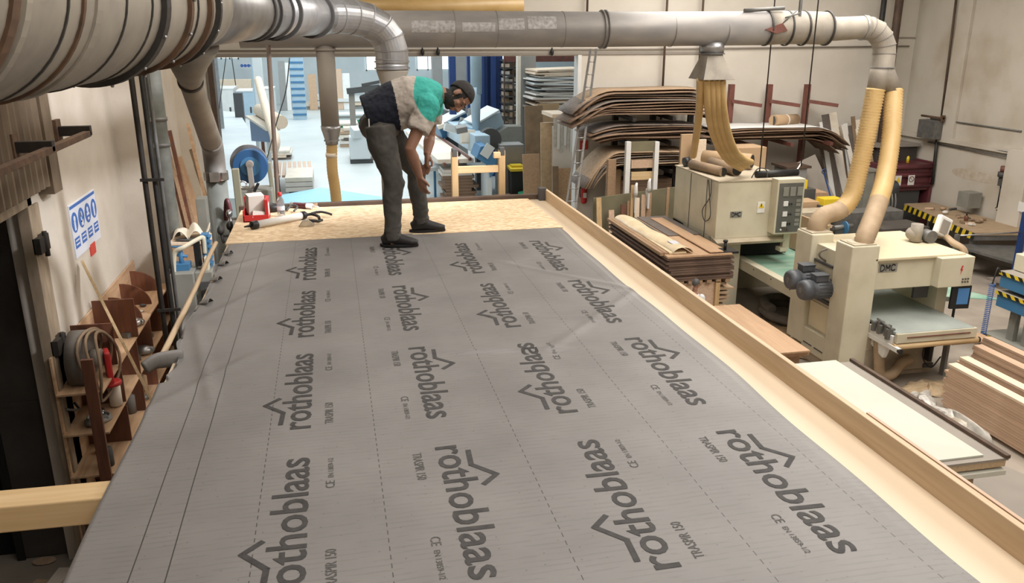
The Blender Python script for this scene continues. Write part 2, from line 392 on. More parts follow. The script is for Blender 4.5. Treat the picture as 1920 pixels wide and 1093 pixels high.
# back wall with the wide opening
OX0, OX1, OZ = -2.82, 6.58, 5.01
b = MB(); b.box(LX-.2, OX0, BY, BY+.3, 0, CH); b.box(OX1, RX+.3, BY, BY+.3, 0, CH); b.box(OX0, OX1, BY, BY+.3, OZ, CH)
S('wall_back', b, 'plaster_back')
b = MB(); b.box(OX1-.03, OX1+.07, BY-.03, BY+.33, 0, OZ+.04); S('trim_1', b, 'white', bev=.004)
b = MB(); b.box(OX0-.02, OX0+.1, BY-.12, BY+.33, 0, OZ+.06); S('trim_2', b, 'steel_brown', bev=.004)
b = MB(); b.box(OX0, OX1+4, BY-.035, BY-.005, OZ+.02, OZ+.09); S('trim_3', b, 'grey_warm', bev=.004)
b = MB(); b.box(OX1+.3, RX, BY-.02, BY-.002, OZ+.42, OZ+.46); S('trim_4', b, 'grey_warm')
# right wall with posts, ledge
b = MB(); b.box(RX, RX+.3, -4, BY, 0, CH)
S('wall_right', b, 'plaster_right')
b = MB(); b.box(RX-.28, RX, 16.9, 17.6, 0, 2.85); b.box(RX-.15, RX, 17.0, 17.3, 2.8, CH); b.box(RX-.10, RX, 19.8, 20.3, 2.8, CH); S('trim_5', b, 'plaster_right', bev=.01)
b = MB(); b.box(RX-.10, RX, 3, BY, 2.68, 2.81); S('trim_6', b, 'plaster_right', bev=.01)
b = MB(); b.box(RX-.42, RX, 9, 17.9, 0, .75); S('trim_7', b, 'concrete', bev=.01)
# far hall shell
b = MB(); b.box(-11.2, -11, BY+.3, 72, 0, CH); b.box(22, 22.2, BY+.3, 72, 0, CH); b.box(-11, 22, 72, 72.2, 0, CH); S('wall_far', b, 'hall_wall')
b = MB(); b.box(-11, LX-.2, BY+.1, BY+.3, 0, CH); b.box(RX+.3, 22, BY+.1, BY+.3, 0, CH); S('wall_far_front', b, 'hall_wall')
n = 0
for (x0, x1, z0, z1) in ((-9.5, -6.9, 3.6, 6.3), (-6.5, -3.4, 4.1, 6.3), (-2.9, -.6, 4.4, 6.6), (3.2, 6.6, 2.6, 5.6), (7.4, 11, 2.6, 5.6), (12, 16, 3.4, 5.8)):
    n += 1
    f = MB(); f.box(x0, x1, 71.9, 71.95, z0, z1); o = S('window_%d' % n, f, 'window_bright')
    f = MB()
    for x in [x0+(x1-x0)*k/4 for k in range(5)]: f.box(x-.05, x+.05, 71.85, 71.93, z0-.05, z1+.05)
    for z in (z0, (z0+z1)/2, z1): f.box(x0-.05, x1+.05, 71.85, 71.93, z-.05, z+.05)
    ob('window_frame', f, 'white', o)
b = MB(); P_ = [(RX-.004, 18.9+.8*math.cos(a), 1.95+.16*math.sin(a)*(1+.2*math.cos(2*a))) for a in [k*math.pi/20 for k in range(40)]]
b.prism(P_, (.003, 0, 0)); S('trim_8', b, 'stain')
# big sliding door on the left: frame post, dark leaf, fluted track cover
b = MB(); b.box(LX-.06, LX+.05, 8.5, 8.62, 0, 4.1); b.box(LX-.02, LX+.03, 8.66, 8.86, 0, 4.0)
b.box(LX-.06, LX+.05, 3.6, 8.62, 4.02, 4.14); d1 = S('door_1', b, 'frame_paint', bev=.006)
b = MB(); b.box(-3.62, LX-.27, 8.86, 8.92, .02, 4.02); b.box(-3.62, LX-.27, 8.845, 8.86, 1.85, 1.90); ob('door_leaf', b, 'door_dark', d1)
b = MB(); b.box(-3.70, -3.62, 8.84, 8.94, 0, 4.02); ob('door_jamb', b, 'black', d1)
for z in (3.55, 2.5): b = MB(); b.box(LX+.03, LX+.10, 8.5, 8.78, z, z+.16); b.tube([(LX+.1, 8.66, z-.05), (LX+.1, 8.66, z+.2)], .025, 8); ob('hinge', b, 'steel_dark', d1, bev=.004)
b = MB(); b.tube([(LX+.05, 8.55, 1.9), (LX+.12, 8.6, 1.86), (LX+.12, 8.75, 1.8), (LX+.06, 8.8, 1.86)], .014, 8); ob('door_latch', b, 'steel_grey', d1)
b = MB()
nf = 150; y0, y1 = 3.4, 9.15
b.grid(lambda u, v: (LX+.10+(.035 if round(v*nf) % 4 < 2 else 0), y0+(y1-y0)*v, 4.14+1.7*u), 1, nf, sm=False)
b.box(LX-.02, LX+.09, y0, y1+.05, 4.12, 5.86); b.box(LX-.02, LX+.15, y1-.15, y1+.12, 4.05, 5.86)
ob('track_cover', b, 'corrug', label='rusty brown fluted metal cover above the dark doorway', cat='metal cover')
# steel brackets
def bracket(Y, z, label, reach=.62):
    t = thing('wall_bracket', (LX+.15, Y, z), label, 'bracket', 'steel brackets above the doorway')
    x0 = LX+.15
    b = MB(); b.box(x0, x0+reach, Y-.04, Y+.04, z, z+.07); ob('bracket_arm', b, 'steel_dark', t, bev=.003)
    b = MB(); b.beam((x0+.02, Y, z-.5), (x0+reach-.04, Y, z-.01), .06, .05); ob('bracket_strut', b, 'steel_dark', t, bev=.003)
    b = MB(); b.box(x0-.02, x0, Y-.06, Y+.06, z-.55, z+.09); ob('bracket_plate', b, 'steel_dark', t)
tip = AY(170, 241, 9.5); tb = AX(102, 283, tip.x); zb_ = tip.z
t = thing('wall_bracket', (LX+.15, 8.5, zb_), 'dark steel bracket frame of two arms and a long rail above the doorway', 'bracket')
for y_ in (9.5, tb.y): b = MB(); b.box(LX+.12, tip.x, y_-.04, y_+.04, zb_-.07, zb_+.03); ob('bracket_arm', b, 'steel_dark', t, bev=.004)
b = MB(); b.box(tip.x-.07, tip.x, 3.2, 9.5, zb_-.08, zb_-.02); ob('bracket_rail', b, 'rust', t, bev=.004)
for y_ in (9.5, tb.y): b = MB(); b.box(LX+.10, LX+.14, y_-.08, y_+.08, zb_-.2, zb_+.1); ob('bracket_plate', b, 'rust', t)
# corner pipes and conduits as separate things
def pipe(name, pts, r, mat, label, cat='pipe', group=None, seg=12, **k):
    b = MB(); b.tube(pts, r, seg); return ob(name, b, mat, label=label, cat=cat, group=group, **k)
pipe('wall_pipe', [(-1.89, 9, 0), (-1.89, 9, CH)], .028, 'steel_dark', 'leftmost dark brown upright pipe, standing clear of the plaster wall')
pipe('wall_pipe', [(-1.80, 9.02, 0), (-1.80, 9.02, CH)], .026, 'black_pipe', 'black upright pipe, second from the left of the upright pipes')
pipe('wall_pipe', [(-1.745, 9.04, 0), (-1.745, 9.04, CH)], .020, 'steel_grey', 'thin grey upright pipe tight against the black one')
for z in (2.75, 4.15): b = MB(); b.box(-1.93, -1.70, 8.96, 8.985, z, z+.03); ob('pipe_clamp', b, 'steel_dark', label='thin steel clamp strip across the dark upright pipes, the '+('lower' if z < 4 else 'higher')+' one', cat='clamp')
t = thing('downpipe', (-2.28, 12.2, 0), 'thick grey green upright pipe in front of the pier', 'pipe')
b = MB(); b.tube([(-2.28, 12.2, 0), (-2.28, 12.2, CH)], .095, 20); ob('pipe_body', b, 'grey_pipe', t)
for z in (2.3, 4.1, 4.45): b = MB(); b.tube([(-2.28, 12.2, z), (-2.28, 12.2, z+.05)], .108, 20); b.box(-2.45, -2.3, 12.1, 12.34, z, z+.04); ob('pipe_clip', b, 'steel_grey', t)
pipe('conduit', [(-2.41, 12.3, 0), (-2.41, 12.3, CH)], .012, 'grey_pipe', 'thin pale conduit left of the thick grey green pipe', 'conduit')
ra_, rb_ = AY(503, 84, 8.8), AY(521, 372, 8.8); pipe('slim_pole', [ra_, rb_+(rb_-ra_)*(rb_.z/(ra_.z-rb_.z))], .022, 'steel_brown', 'reddish brown slim pole in front of the opening, right of the blue disc', 'pole')
# conduits on back and right wall
pipe('cable_conduit', [(OX0-.1, BY-.05, 5.17), (OX1+1.8, BY-.05, 5.17), (RX-.2, BY-.05, 5.22)], .02, 'grey_warm', 'long thin conduit on the wall above the opening', 'conduit')
for i, xx in enumerate((792, 821, 1035)):
    p = AY(xx, 98, BY-.09); b = MB(); b.ball(p, (.05, .05, .09)); b.tube([p, p+Vector((0, 0, .12))], .02, 8)
    ob('wall_hook', b, 'black', label='small black clamp on the conduit, ' + ('directly over the back of the bent man', 'just right of the one over the bent man', 'nearest the right end of the opening')[i], cat='clamp', group='clamps on the conduit')
for i, (x0, y0, x1, y1) in enumerate(((1745, 222, 1915, 244), (1740, 258, 1990, 312), (1740, 266, 1990, 322))):
    a = AX(x0, y0, RX-.03); c = AX(x1, y1, RX-.03) if i == 0 else AX(x1, y1, RX-.12)
    c.z = a.z; pipe('cable_conduit', [a, c], .02, 'steel_grey', ('thin dark conduit running along the right wall at the height of the grey box', 'upper one of the twin conduits low on the right wall', 'lower one of the twin conduits low on the right wall')[i], 'conduit')
# uprights in the far right corner
for i, (x, y, r, mt, lb) in enumerate(((15.25, 21.6, .075, 'black_pipe', 'black upright pipe beside the red brown one in the far right corner'), (15.66, 21.5, .11, 'steel_brown', 'thick red brown upright pipe in the far right corner'))):
    pipe('corner_pipe', [(x, y, 0), (x, y, CH)], r, mt, lb)
pipe('corner_pipe', [AX(1800, -60, RX-.08), AX(1764, 230, RX-.08)], .03, 'steel_brown', 'thin brown pipe running down the right wall to the grey box')
pipe('corner_pipe', [AX(1760, 235, RX-.08), AX(1748, 345, RX-.08)], .045, 'black_pipe', 'short dark pipe under the grey box on the right wall')
# suspension rods of the ducts
for i, (xt, xb, yb) in enumerate(((1441, 1424, 322), (1543, 1502, 312))):
    Y = 12.55; p = AY(xb, yb, Y+(.7 if i == 0 else 0)); pipe('hanging_rod', [p, (p.x, p.y, CH)], .011, 'steel_dark', ('dark rod hanging down behind the duct to the control cabinet', 'dark rod hanging beside the rusty duct joint')[i], 'rod')
for x in (1248, 1315, 1100):
    p = AY(x, 60, 21.8); pipe('wall_rod', [(p.x, p.y, 3.2 if x > 1200 else 5.4), (p.x, p.y, CH)], .03, 'steel_brown', {1248: 'thin brown upright on the back wall above the left veneer rack', 1315: 'thin brown upright on the back wall behind the suction hood', 1100: 'short brown upright on the back wall at the duct joint'}[x], 'rod')
# signs
def wallsign():
    t = thing('safety_sign', (LX, 10.3, 3.2), 'white safety board with four blue discs on the left plaster wall', 'sign')
    A = AX(128, 390, LX+.01); Bp = AX(176, 358, LX+.01)
    y0, y1 = A.y, Bp.y; z1 = (A.z+Bp.z)/2+.02; H = .60; Wd = y1-y0
    b = MB(); b.box(LX, LX+.012, y0, y1, z1-H, z1); ob('sign_board', b, 'sign_white', t)
    b = MB(); b.box(LX+.012, LX+.014, y0+.02, y1-.02, z1-.05, z1-.015); ob('sign_header', b, 'sign_blue', t)
    for k in range(4):
        c = y0+Wd*(k+.5)/4; b = MB(); b.tube([(LX+.012, c, z1-.21), (LX+.015, c, z1-.21)], .115, 24, m=0)
        # white pictogram: head and gear
        b.tube([(LX+.015, c, z1-.17), (LX+.017, c, z1-.17)], .035, 14, m=1)
        if k == 0: b.box(LX+.015, LX+.017, c-.035, c+.02, z1-.3, z1-.2, 1)
        elif k == 1: b.box(LX+.015, LX+.017, c-.03, c+.05, z1-.30, z1-.24, 1); b.box(LX+.015, LX+.017, c-.03, c+.0, z1-.26, z1-.14, 1)
        elif k == 2: b.box(LX+.015, LX+.017, c-.05, c+.05, z1-.235, z1-.205, 1); b.box(LX+.015, LX+.017, c-.03, c+.03, z1-.29, z1-.26, 1)
        else: b.box(LX+.015, LX+.017, c-.025, c+.025, z1-.3, z1-.2, 1)
        ob('pictogram', b, ['sign_blue', 'sign_white'], t)
        b = MB(); b.box(LX+.012, LX+.014, c-.095, c+.095, z1-.50, z1-.38, 0)
        for q in range(2): b.box(LX+.014, LX+.016, c-.07, c+.07, z1-.42-.045*q, z1-.405-.045*q, 1)
        ob('caption', b, ['sign_blue', 'sign_white'], t)
    b = MB(); b.box(LX, LX+.013, y0+Wd*.62-.1, y0+Wd*.62+.12, z1-.72, z1-.58)
    ob('small_plate', b, 'sign_red', t, label='small red plate')
wallsign()
p = AY(1095, 272, BY-.02); b = MB(); b.box(p.x-.11, p.x+.11, BY-.03, BY-.01, p.z-.12, p.z+.12, 0); b.box(p.x-.03, p.x+.03, BY-.032, BY-.03, p.z-.08, p.z+.05, 1); b.box(p.x-.06, p.x-.03, BY-.032, BY-.03, p.z+.02, p.z+.04, 1)
ob('extinguisher_sign', b, ['sign_red', 'white'], label='small red square fire extinguisher sign on the back wall', cat='sign')
p = AY(1095, 362, BY-.12); t = thing('fire_extinguisher', (p.x, p.y, p.z-.3), 'red fire extinguisher hung on the back wall below its sign', 'extinguisher')
b = MB(); b.tube([(p.x, p.y, p.z-.28), (p.x, p.y, p.z-.24), (p.x, p.y, p.z+.14), (p.x, p.y, p.z+.2), (p.x, p.y, p.z+.23)], [.07, .085, .085, .05, .03], 20); ob('cylinder_body', b, 'red', t)
b = MB(); b.box(p.x-.06, p.x+.05, p.y-.03, p.y+.03, p.z+.23, p.z+.27); b.box(p.x-.02, p.x+.02, p.y, BY, p.z+.1, p.z+.14); ob('valve', b, 'black', t)
b = MB(); b.tube(spline([(p.x-.02, p.y-.02, p.z+.24), (p.x-.13, p.y-.03, p.z+.15), (p.x-.12, p.y-.04, p.z-.1)]), .015, 8); ob('hose', b, 'black', t)
b = MB(); b.box(p.x-.05, p.x+.05, p.y-.088, p.y-.084, p.z-.12, p.z+.02); ob('label_plate', b, 'white', t)
# ================================================================ THE TIMBER MODULE AND ITS ROOF
PX0, PX1, PY0, PY1, PZ = -.87, 2.05, -1.6, 8.02, 4.0
t = thing('timber_module', (.6, 3.2, 0), 'large timber module whose flat pale wooden roof fills the foreground', 'timber module')
b = MB(); b.box(PX0+.03, PX1+.06, PY0, PY1, .55, PZ-.13); ob('wall_box', b, 'ply', t)
b = MB(); b.box(PX0+.01, PX1, PY0, PY1, PZ-.13, PZ-.021); ob('roof_slab', b, 'pine', t)
b = MB(); b.box(PX0+.01, PX1, PY0, PY1, PZ-.02, PZ-.004); ob('roof_deck', b, 'ply', t, label='pale plywood roof deck seen as a strip along the upstand')
b = MB(); b.box(PX0, 1.885, 6.66, PY1-.05, PZ-.003, PZ+.012); ob('osb_sheet', b, 'osb', t, label='strand board sheet at the far end')
b = MB(); b.box(PX1, PX1+.028, PY0, PY1-.05, PZ-.14, PZ+.105); ob('upstand_board', b, 'pine', t, bev=.003)
b = MB(); b.box(PX1+.03, PX1+.045, PY0, 2.72, PZ-.1, PZ+.108); ob('doubling_strip', b, 'beech', t)
b = MB(); b.box(PX0-.02, PX1+.02, PY1-.03, PY1+.03, PZ-.1, PZ+.045); ob('end_kerb', b, 'steel_brown', t, bev=.004)
b = MB(); b.box(PX1-.06, PX1+.01, PY1-.12, PY1-.03, PZ-.05, PZ+.12); ob('corner_post', b, 'grey_dark', t, bev=.004)
pts = [(-.945+.012*math.sin(y*1.7), y, PZ-.012+.008*math.sin(y*3)) for y in [4.22+k*.15 for k in range(18)]]
b = MB(); b.tube(pts, .017, 8); ob('edge_batten', b, 'pine', t, label='rough batten along the left edge')
b = MB()
for y in (.5, 3.2, 5.9): b.box(PX0+.2, PX1-.2, y-.15, y+.15, 0, .55)
ob('trestle', b, 'pine', t, label='low timber blocks under the module')
# ---- membrane
def bumpz(x, y):
    z = .0022*math.sin(x*5.1+y*2.3)*math.sin(y*3.7-x*1.9) + .0015*math.sin(x*11+y*5)
    def crease(x0, y0, x1, y1, w_, h):
        dx, dy = x1-x0, y1-y0; L = math.hypot(dx, dy); tt = ((x-x0)*dx+(y-y0)*dy)/L/L
        q = abs((x-x0)*dy-(y-y0)*dx)/L; e = max(0, -tt, tt-1)*L
        return h*math.exp(-(q/w_)**2 - (e/.12)**2)
    z += crease(.62, 3.97, 1.05, 3.92, .022, .016)
    z += crease(1.05, 3.92, 1.80, 4.75, .035, .007) + crease(1.2, 5.6, 1.8, 4.9, .03, .007)
    z += crease(.9, 4.5, 1.5, 4.35, .03, .006) + crease(-.3, 6.5, .5, 5.9, .05, .008)
    z += crease(.5, 5.3, 1.3, 5.7, .05, .006) + crease(-.75, 4.9, -.4, 5.5, .04, .008) + crease(-.8, 5.9, -.2, 6.5, .04, .008)
    z += crease(-.86, 3.6, -.5, 4.1, .04, .010) + crease(-.8, 4.6, -.62, 3.7, .03, .010)
    return z
MX0, MX1, MY0, MY1 = -.86, 1.855, -.6, 6.70
def edge_r(y): return MX1 + .012*math.sin(y*2.1) + .006*math.sin(y*6)
def edge_l(y): return MX0 + (.022*math.sin(y*5)+.03*max(0, math.sin(y*2.2+1)) if y > 3.9 else .006*math.sin(y*4)-.02)
def memb(u, v):
    y = MY0+(MY1-MY0)*v
    y += .008*math.sin(u*9)*(v > .99)
    xl, xr = edge_l(y), edge_r(y)
    if u < .06:      # the sheet turns down over the left edge
        k = 1-u/.06
        if y < 3.95: return (xl-.012*math.sin(k*1.5), y, PZ+.008-.11*k**1.5)
        return (xl+.01*math.sin(y*17)*k, y, PZ+.010+(.018+.018*math.sin(y*12))*k)
    x = xl+(xr-xl)*(u-.06)/.94
    return (x, y, PZ+.010+bumpz(x, y) + (.0 if u < .99 else -.004))
b = MB(); b.grid(memb, 200, 420)
mem = ob('roof_membrane', b, 'membrane', label='grey printed roofing membrane spread over the module roof', cat='roofing membrane', base=(0, 0, PZ))
def printed(name, txt, x, y, dirn, length, height, bold, mat, lift=.0016, extra=None):
    """text running along Y; dirn +1: reads away from the camera, up is -X; -1 the other way"""
    V, F = textmesh(txt, length, height, bold) if txt else (extra)
    bm = bmesh.new(); vs = [bm.verts.new((x - dirn*v, y + dirn*u_, 0)) for u_, v in V]
    for f in F:
        try: bm.faces.new([vs[i] for i in f])
        except ValueError: pass
    ys = [v.co.y for v in bm.verts]; xs = [v.co.x for v in bm.verts]
    for ax, lo, hi in ((1, min(ys), max(ys)), (0, min(xs), max(xs))):
        c = math.ceil(lo/.02)*.02
        while c < hi:
            g = bm.verts[:]+bm.edges[:]+bm.faces[:]
            bmesh.ops.bisect_plane(bm, geom=g, plane_co=(c, 0, 0) if ax == 0 else (0, c, 0), plane_no=(1, 0, 0) if ax == 0 else (0, 1, 0)); c += .02
    out = MB(); out.v = [(v.co.x, v.co.y, PZ+.010+bumpz(v.co.x, v.co.y)+lift) for v in bm.verts]
    bm.verts.index_update(); out.f = [[v.index for v in f.verts] for f in bm.faces]; out.m = [0]*len(out.f); out.s = [True]*len(out.f); bm.free()
    # keep faces upward
    for f in out.f:
        a, b_, c = [Vector(out.v[i]) for i in f[:3]]
        if (b_-a).cross(c-b_).z < 0: f.reverse()
    me = bpy.data.meshes.new(name); me.from_pydata([tuple(Vector(v)-origin(mem)) for v in out.v], [], out.f); me.materials.append(M[mat])
    o = bpy.data.objects.new(name, me); COL.objects.link(o); o.parent = mem; ORG[o.name] = origin(mem); return o
def roofmark():
    # two-slope roof sign: long leg, peak, short leg
    th = .021; P = [(.05, .155), (.235, .155), (.36, .215), (.43, .125)]
    P = [(.06, .128), (.17, .122), (.262, .203), (.32, .146)]
    V = []; F = []
    for a, c in zip(P, P[1:]):
        dx, dy = c[0]-a[0], c[1]-a[1]; L = math.hypot(dx, dy); nx, ny = -dy/L*th/2, dx/L*th/2
        ex, ey = dx/L*th*.35, dy/L*th*.35
        n = len(V); V += [(a[0]+nx-ex, a[1]+ny-ey), (c[0]+nx+ex, c[1]+ny+ey), (c[0]-nx+ex, c[1]-ny+ey), (a[0]-nx-ex, a[1]-ny-ey)]; F.append([n, n+1, n+2, n+3])
    return V, F
PER = 1.127
for x, d, y0 in ((-.160, 1, 2.13), (.325, -1, 2.98), (.985, 1, 2.04), (1.485, -1, 2.865)):
    for k in range(-1, 5):
        y = y0+PER*k
        lo, hi = (y, y+.87) if d > 0 else (y-.87, y)
        if lo > 6.45 or hi < 1.2: continue
        if hi < MY1-.02: printed('printed_word', 'rothoblaas', x, y, d, .87, .130, .012, 'print_ink')
        if hi < MY1-.02: printed('printed_roof_mark', None, x, y, d, 0, 0, 0, 'print_ink', extra=roofmark())
        if not (lo > 5.7 and d < 0): printed('printed_text', 'TRASPIR 150', x+d*.092, y+d*.03, d, .21, .036, .004, 'print_soft')
        q = y+d*.62
        if q < MY1-.3: printed('printed_text', 'CE', x+d*.092, q, d, .05, .034, 0, 'print_soft'); printed('printed_text', 'EN 13859-1/2', x+d*.088, q+d*.075, d, .15, .020, .004, 'print_soft')
# loose flap of membrane curling off the left edge
b = MB()
def flap(u, v):
    a = -.3+2.6*v; L0 = .30*u
    return (-.87-.17*u+.02*v, 4.10-.04*u+.13*v-.05*u*v, PZ+.005+.030*math.sin(a)*(.6+.4*u)+.01*u)
b.tube(spline([(-.83, 4.22, PZ+.005), (-.90, 4.16, PZ+.025), (-.94, 4.13, PZ+.028), (-.98, 4.10, PZ+.01)], 5), [.050-.0008*k for k in range(16)], 14, sq=.5, caps=True, start=(0, 1, 0)); ob('membrane_flap', b, 'membrane', mem, solid=.003)
for i, (x, y) in enumerate(((-.83, 5.15), (-.83, 6.05), (-.83, 6.35), (-.83, 5.65))):
    b = MB(); b.grid(lambda u, v: (x-.03+.06*u+.02*v, y-.05+.10*v-.04*u, PZ+.016+.028*u*math.sin(3.1*v+.3)), 8, 8); ob('membrane_fold', b, 'membrane', mem, solid=.002)
# beam from the wall side to the module
b = MB(); b.box(-3.4, -.875, 2.93, 3.06, 3.88, 3.985); o = ob('timber_beam', b, 'pine_x', label='planed pale timber beam reaching the module roof from the left, near the bottom left corner', cat='beam', bev=.006); o.rotation_euler = (0, 0, R(-1.5))
# ladder head poking over the far end
t = thing('timber_ladder', (1.42, 8.2, 0), 'rough pine ladder head standing up behind the far roof edge', 'ladder')
for x, nm in ((1.185, 'leg'), (1.665, 'leg')):
    b = MB(); b.box(x-.032, x+.032, 8.17, 8.23, 0, 4.47); ob('rail', b, 'pine_z', t, bev=.004)
    b = MB(); b.box(x-.026, x+.026, 8.165, 8.235, 4.42, 4.50); ob('rail_cap', b, 'grey_dark', t, bev=.006)
for z in (4.25, 3.55, 2.85, 2.15, 1.45, .75): b = MB(); b.box(1.217, 1.633, 8.18, 8.22, z, z+.07); ob('rung', b, 'pine_x', t, bev=.004)
b = MB(); b.box(1.57, 1.64, 8.12, 8.17, 4.40, 4.46); ob('peg', b, 'pine_x', t, bev=.006)
# aluminium ladder against the back wall
t = thing('aluminium_ladder', (5.9, 20.2, 0), 'tall aluminium ladder leaning on the wall beside the opening', 'ladder')
a0, a1 = AY(1062, 385, 19.8), AY(1108, 92, 20.85)
dv = (a1-a0).normalized(); a0 = a0 - dv*(a0.z/dv.z)
for dx in (-.0, .30): b = MB(); b.beam(a0+Vector((dx, .0, 0)), a1+Vector((dx*.5, .02, 0)), .055, .03); ob('stile', b, 'galv', t)
for k in range(1, 17):
    p = a0.lerp(a1, k/17); b = MB(); b.tube([p, p+Vector((.30-.15*k/17, 0, 0))], .014, 8); ob('rung', b, 'galv', t)
# ================================================================ TOOLS ON THE ROOF
PT = PZ+.012
def gun():
    t = thing('sealant_gun', (-.42, 7.15, PT), 'white tube sealant gun with black ends lying at the near edge of the board', 'sealant gun')
    A = Vector((-.70, 7.13, PT+.035)); Bq = Vector((-.30, 7.42, PT+.040)); d = (Bq-A).normalized()
    b = MB(); b.tube([A+d*.03, Bq], .030, 20); ob('barrel', b, 'white', t)
    b = MB(); b.tube([A-d*.01, A, A+d*.045, A+d*.05], [.030, .036, .036, .031], 20); b.tube([A-d*.012, A-d*.075], [.014, .006], 10); ob('nozzle_cap', b, 'black', t)
    b = MB(); b.tube([Bq-d*.005, Bq+d*.03, Bq+d*.05], [.036, .036, .02], 20); ob('rear_cap', b, 'black', t)
    s = d.cross(Vector((0, 0, 1)))
    b = MB(); b.tube([Bq+d*.04, Bq+d*.16+Vector((0, 0, .01))], .007, 8); b.tube([Bq+d*.15, Bq+d*.17+s*.03], .007, 8); ob('plunger_rod', b, 'chrome', t)
    b = MB(); b.tube(spline([Bq+d*.04, Bq+d*.09+s*.03, Bq+d*.10+s*.10+Vector((0, 0, -.01)), Bq+d*.07+s*.16+Vector((0, 0, -.02))]), .013, 10); ob('grip', b, 'black', t)
    b = MB(); b.tube(spline([Bq+d*.07+Vector((0, 0, .0)), Bq+d*.16+s*.03+Vector((0, 0, .01)), Bq+d*.21+s*.07, Bq+d*.25+s*.10+Vector((0, 0, -.02))]), .010, 10); ob('trigger', b, 'black', t)
gun()
t = thing('stapler', (-.40, 7.20, PT), 'small shiny metal hand tool beside the sealant gun', 'hand tool')
c = AZ(575, 425, PT); b = MB(); b.prism([(c.x-.07, c.y, PT), (c.x+.06, c.y, PT), (c.x+.07, c.y, PT+.02), (c.x+.02, c.y, PT+.06), (c.x-.03, c.y, PT+.055)], (0, .03, 0)); ob('tool_body', b, 'chrome', t, bev=.004)
b = MB(); b.tube([(c.x+.02, c.y+.015, PT+.05), (c.x+.10, c.y+.05, PT+.03), (c.x+.13, c.y+.10, PT+.03)], .012, 8); ob('tool_handle', b, 'black', t)
def redbox():
    t = thing('red_box', (-.72, 7.55, PT), 'red open box with white paper inside, left of the bottle', 'box')
    x0, x1, y0, y1 = -.80, -.585, 7.42, 7.66
    b = MB(); b.box(x0, x1, y0, y1, PT, PT+.012); b.box(x0, x1, y0, y0+.012, PT, PT+.06); b.box(x0, x1, y1-.012, y1, PT, PT+.19); b.box(x0, x0+.012, y0, y1, PT, PT+.10); b.box(x1-.028, x1, y0+.02, y1, PT, PT+.19)
    ob('box_shell', b, 'red', t, bev=.003)
    b = MB(); b.obox((x0+.10, y0+.13, PT+.14), (.14, .10, .17), (R(8), 0, R(20))); b.obox((x0+.13, y0+.06, PT+.05), (.12, .09, .06), (R(-14), R(10), R(12))); ob('paper_sheet', b, 'paper', t, bev=.003)
    b = MB(); b.box(x1-.0285+.028, x1+.001, y0+.05, y1-.08, PT+.04, PT+.15); ob('white_print', b, 'white', t)
redbox()
def bottle():
    c = AZ(528, 406, PT); t = thing('water_bottle', (c.x, c.y, PT), 'clear plastic bottle with a red cap standing on the board', 'bottle')
    P = [(.0, .0), (.030, .0), (.034, .01), (.033, .05), (.035, .06), (.032, .10), (.035, .13), (.030, .155), (.014, .185), (.013, .2)]
    b = MB(); b.tube([(c.x, c.y, PT+z) for r, z in P[1:]], [r for r, z in P[1:]], 20); ob('bottle_body', b, 'clear_plastic', t)
    b = MB(); b.tube([(c.x, c.y, PT+.19), (c.x, c.y, PT+.2), (c.x, c.y, PT+.222)], [.019, .019, .018], 16); ob('cap', b, 'red', t)
    b = MB(); b.tube([(c.x, c.y, PT+.06), (c.x, c.y, PT+.10)], .0345, 20, caps=False); ob('bottle_label', b, 'sign_white', t)
bottle()
def small(name, mb, mat, label, cat, **k): return ob(name, mb, mat, label=label, cat=cat, **k)
c = AZ(512, 402, PT)
b = MB(); b.ball((c.x-.02, c.y+.12, PT+.04), (.09, .06, .042)); b.ball((c.x+.07, c.y+.14, PT+.03), (.06, .05, .03)); small('work_glove', b, 'black', 'crumpled black gloves behind the red box', 'gloves')
a = AZ(545, 393, PT); t = thing('sealant_tube', (a.x, a.y, PT), 'sealant cartridge with a red and white label behind the bottle', 'cartridge')
b = MB(); b.tube([(a.x, a.y+.1, PT+.027), (a.x+.20, a.y-.02, PT+.027)], .026, 16); ob('cartridge', b, 'white', t)
b = MB(); b.tube([(a.x+.03, a.y+.082, PT+.027), (a.x+.15, a.y+.01, PT+.027)], .0268, 16, caps=False); ob('wrapper', b, 'maroon', t)
b = MB(); b.tube([(a.x+.20, a.y-.02, PT+.027), (a.x+.26, a.y-.056, PT+.027)], [.012, .004], 8); ob('tip', b, 'white', t)
a = AZ(565, 388, PT); b = MB(); b.tube([(a.x-.22, a.y+.0, PT+.016), (a.x+.04, a.y-.02, PT+.016)], .014, 10); small('steel_bar', b, 'steel_grey', 'short dark metal bar beside the far kerb', 'bar')
a = AZ(600, 387, PT); b = MB(); b.tube([(a.x-.18, a.y+.02, PT+.018), (a.x-.02, a.y-.0, PT+.018)], .018, 10); small('wood_stick', b, 'beech_edge', 'short brown wooden stick lying right of the dark metal bar', 'stick')
a = AZ(548, 396, PT); b = MB(); b.tube(spline([(a.x-.05, a.y-.06, PT+.02), (a.x, a.y-.02, PT+.06), (a.x+.05, a.y-.05, PT+.05), (a.x+.02, a.y-.1, PT+.02)]), .010, 8); small('spring_coil', b, 'grey_dark', 'dark coiled strap right of the bottle', 'strap')
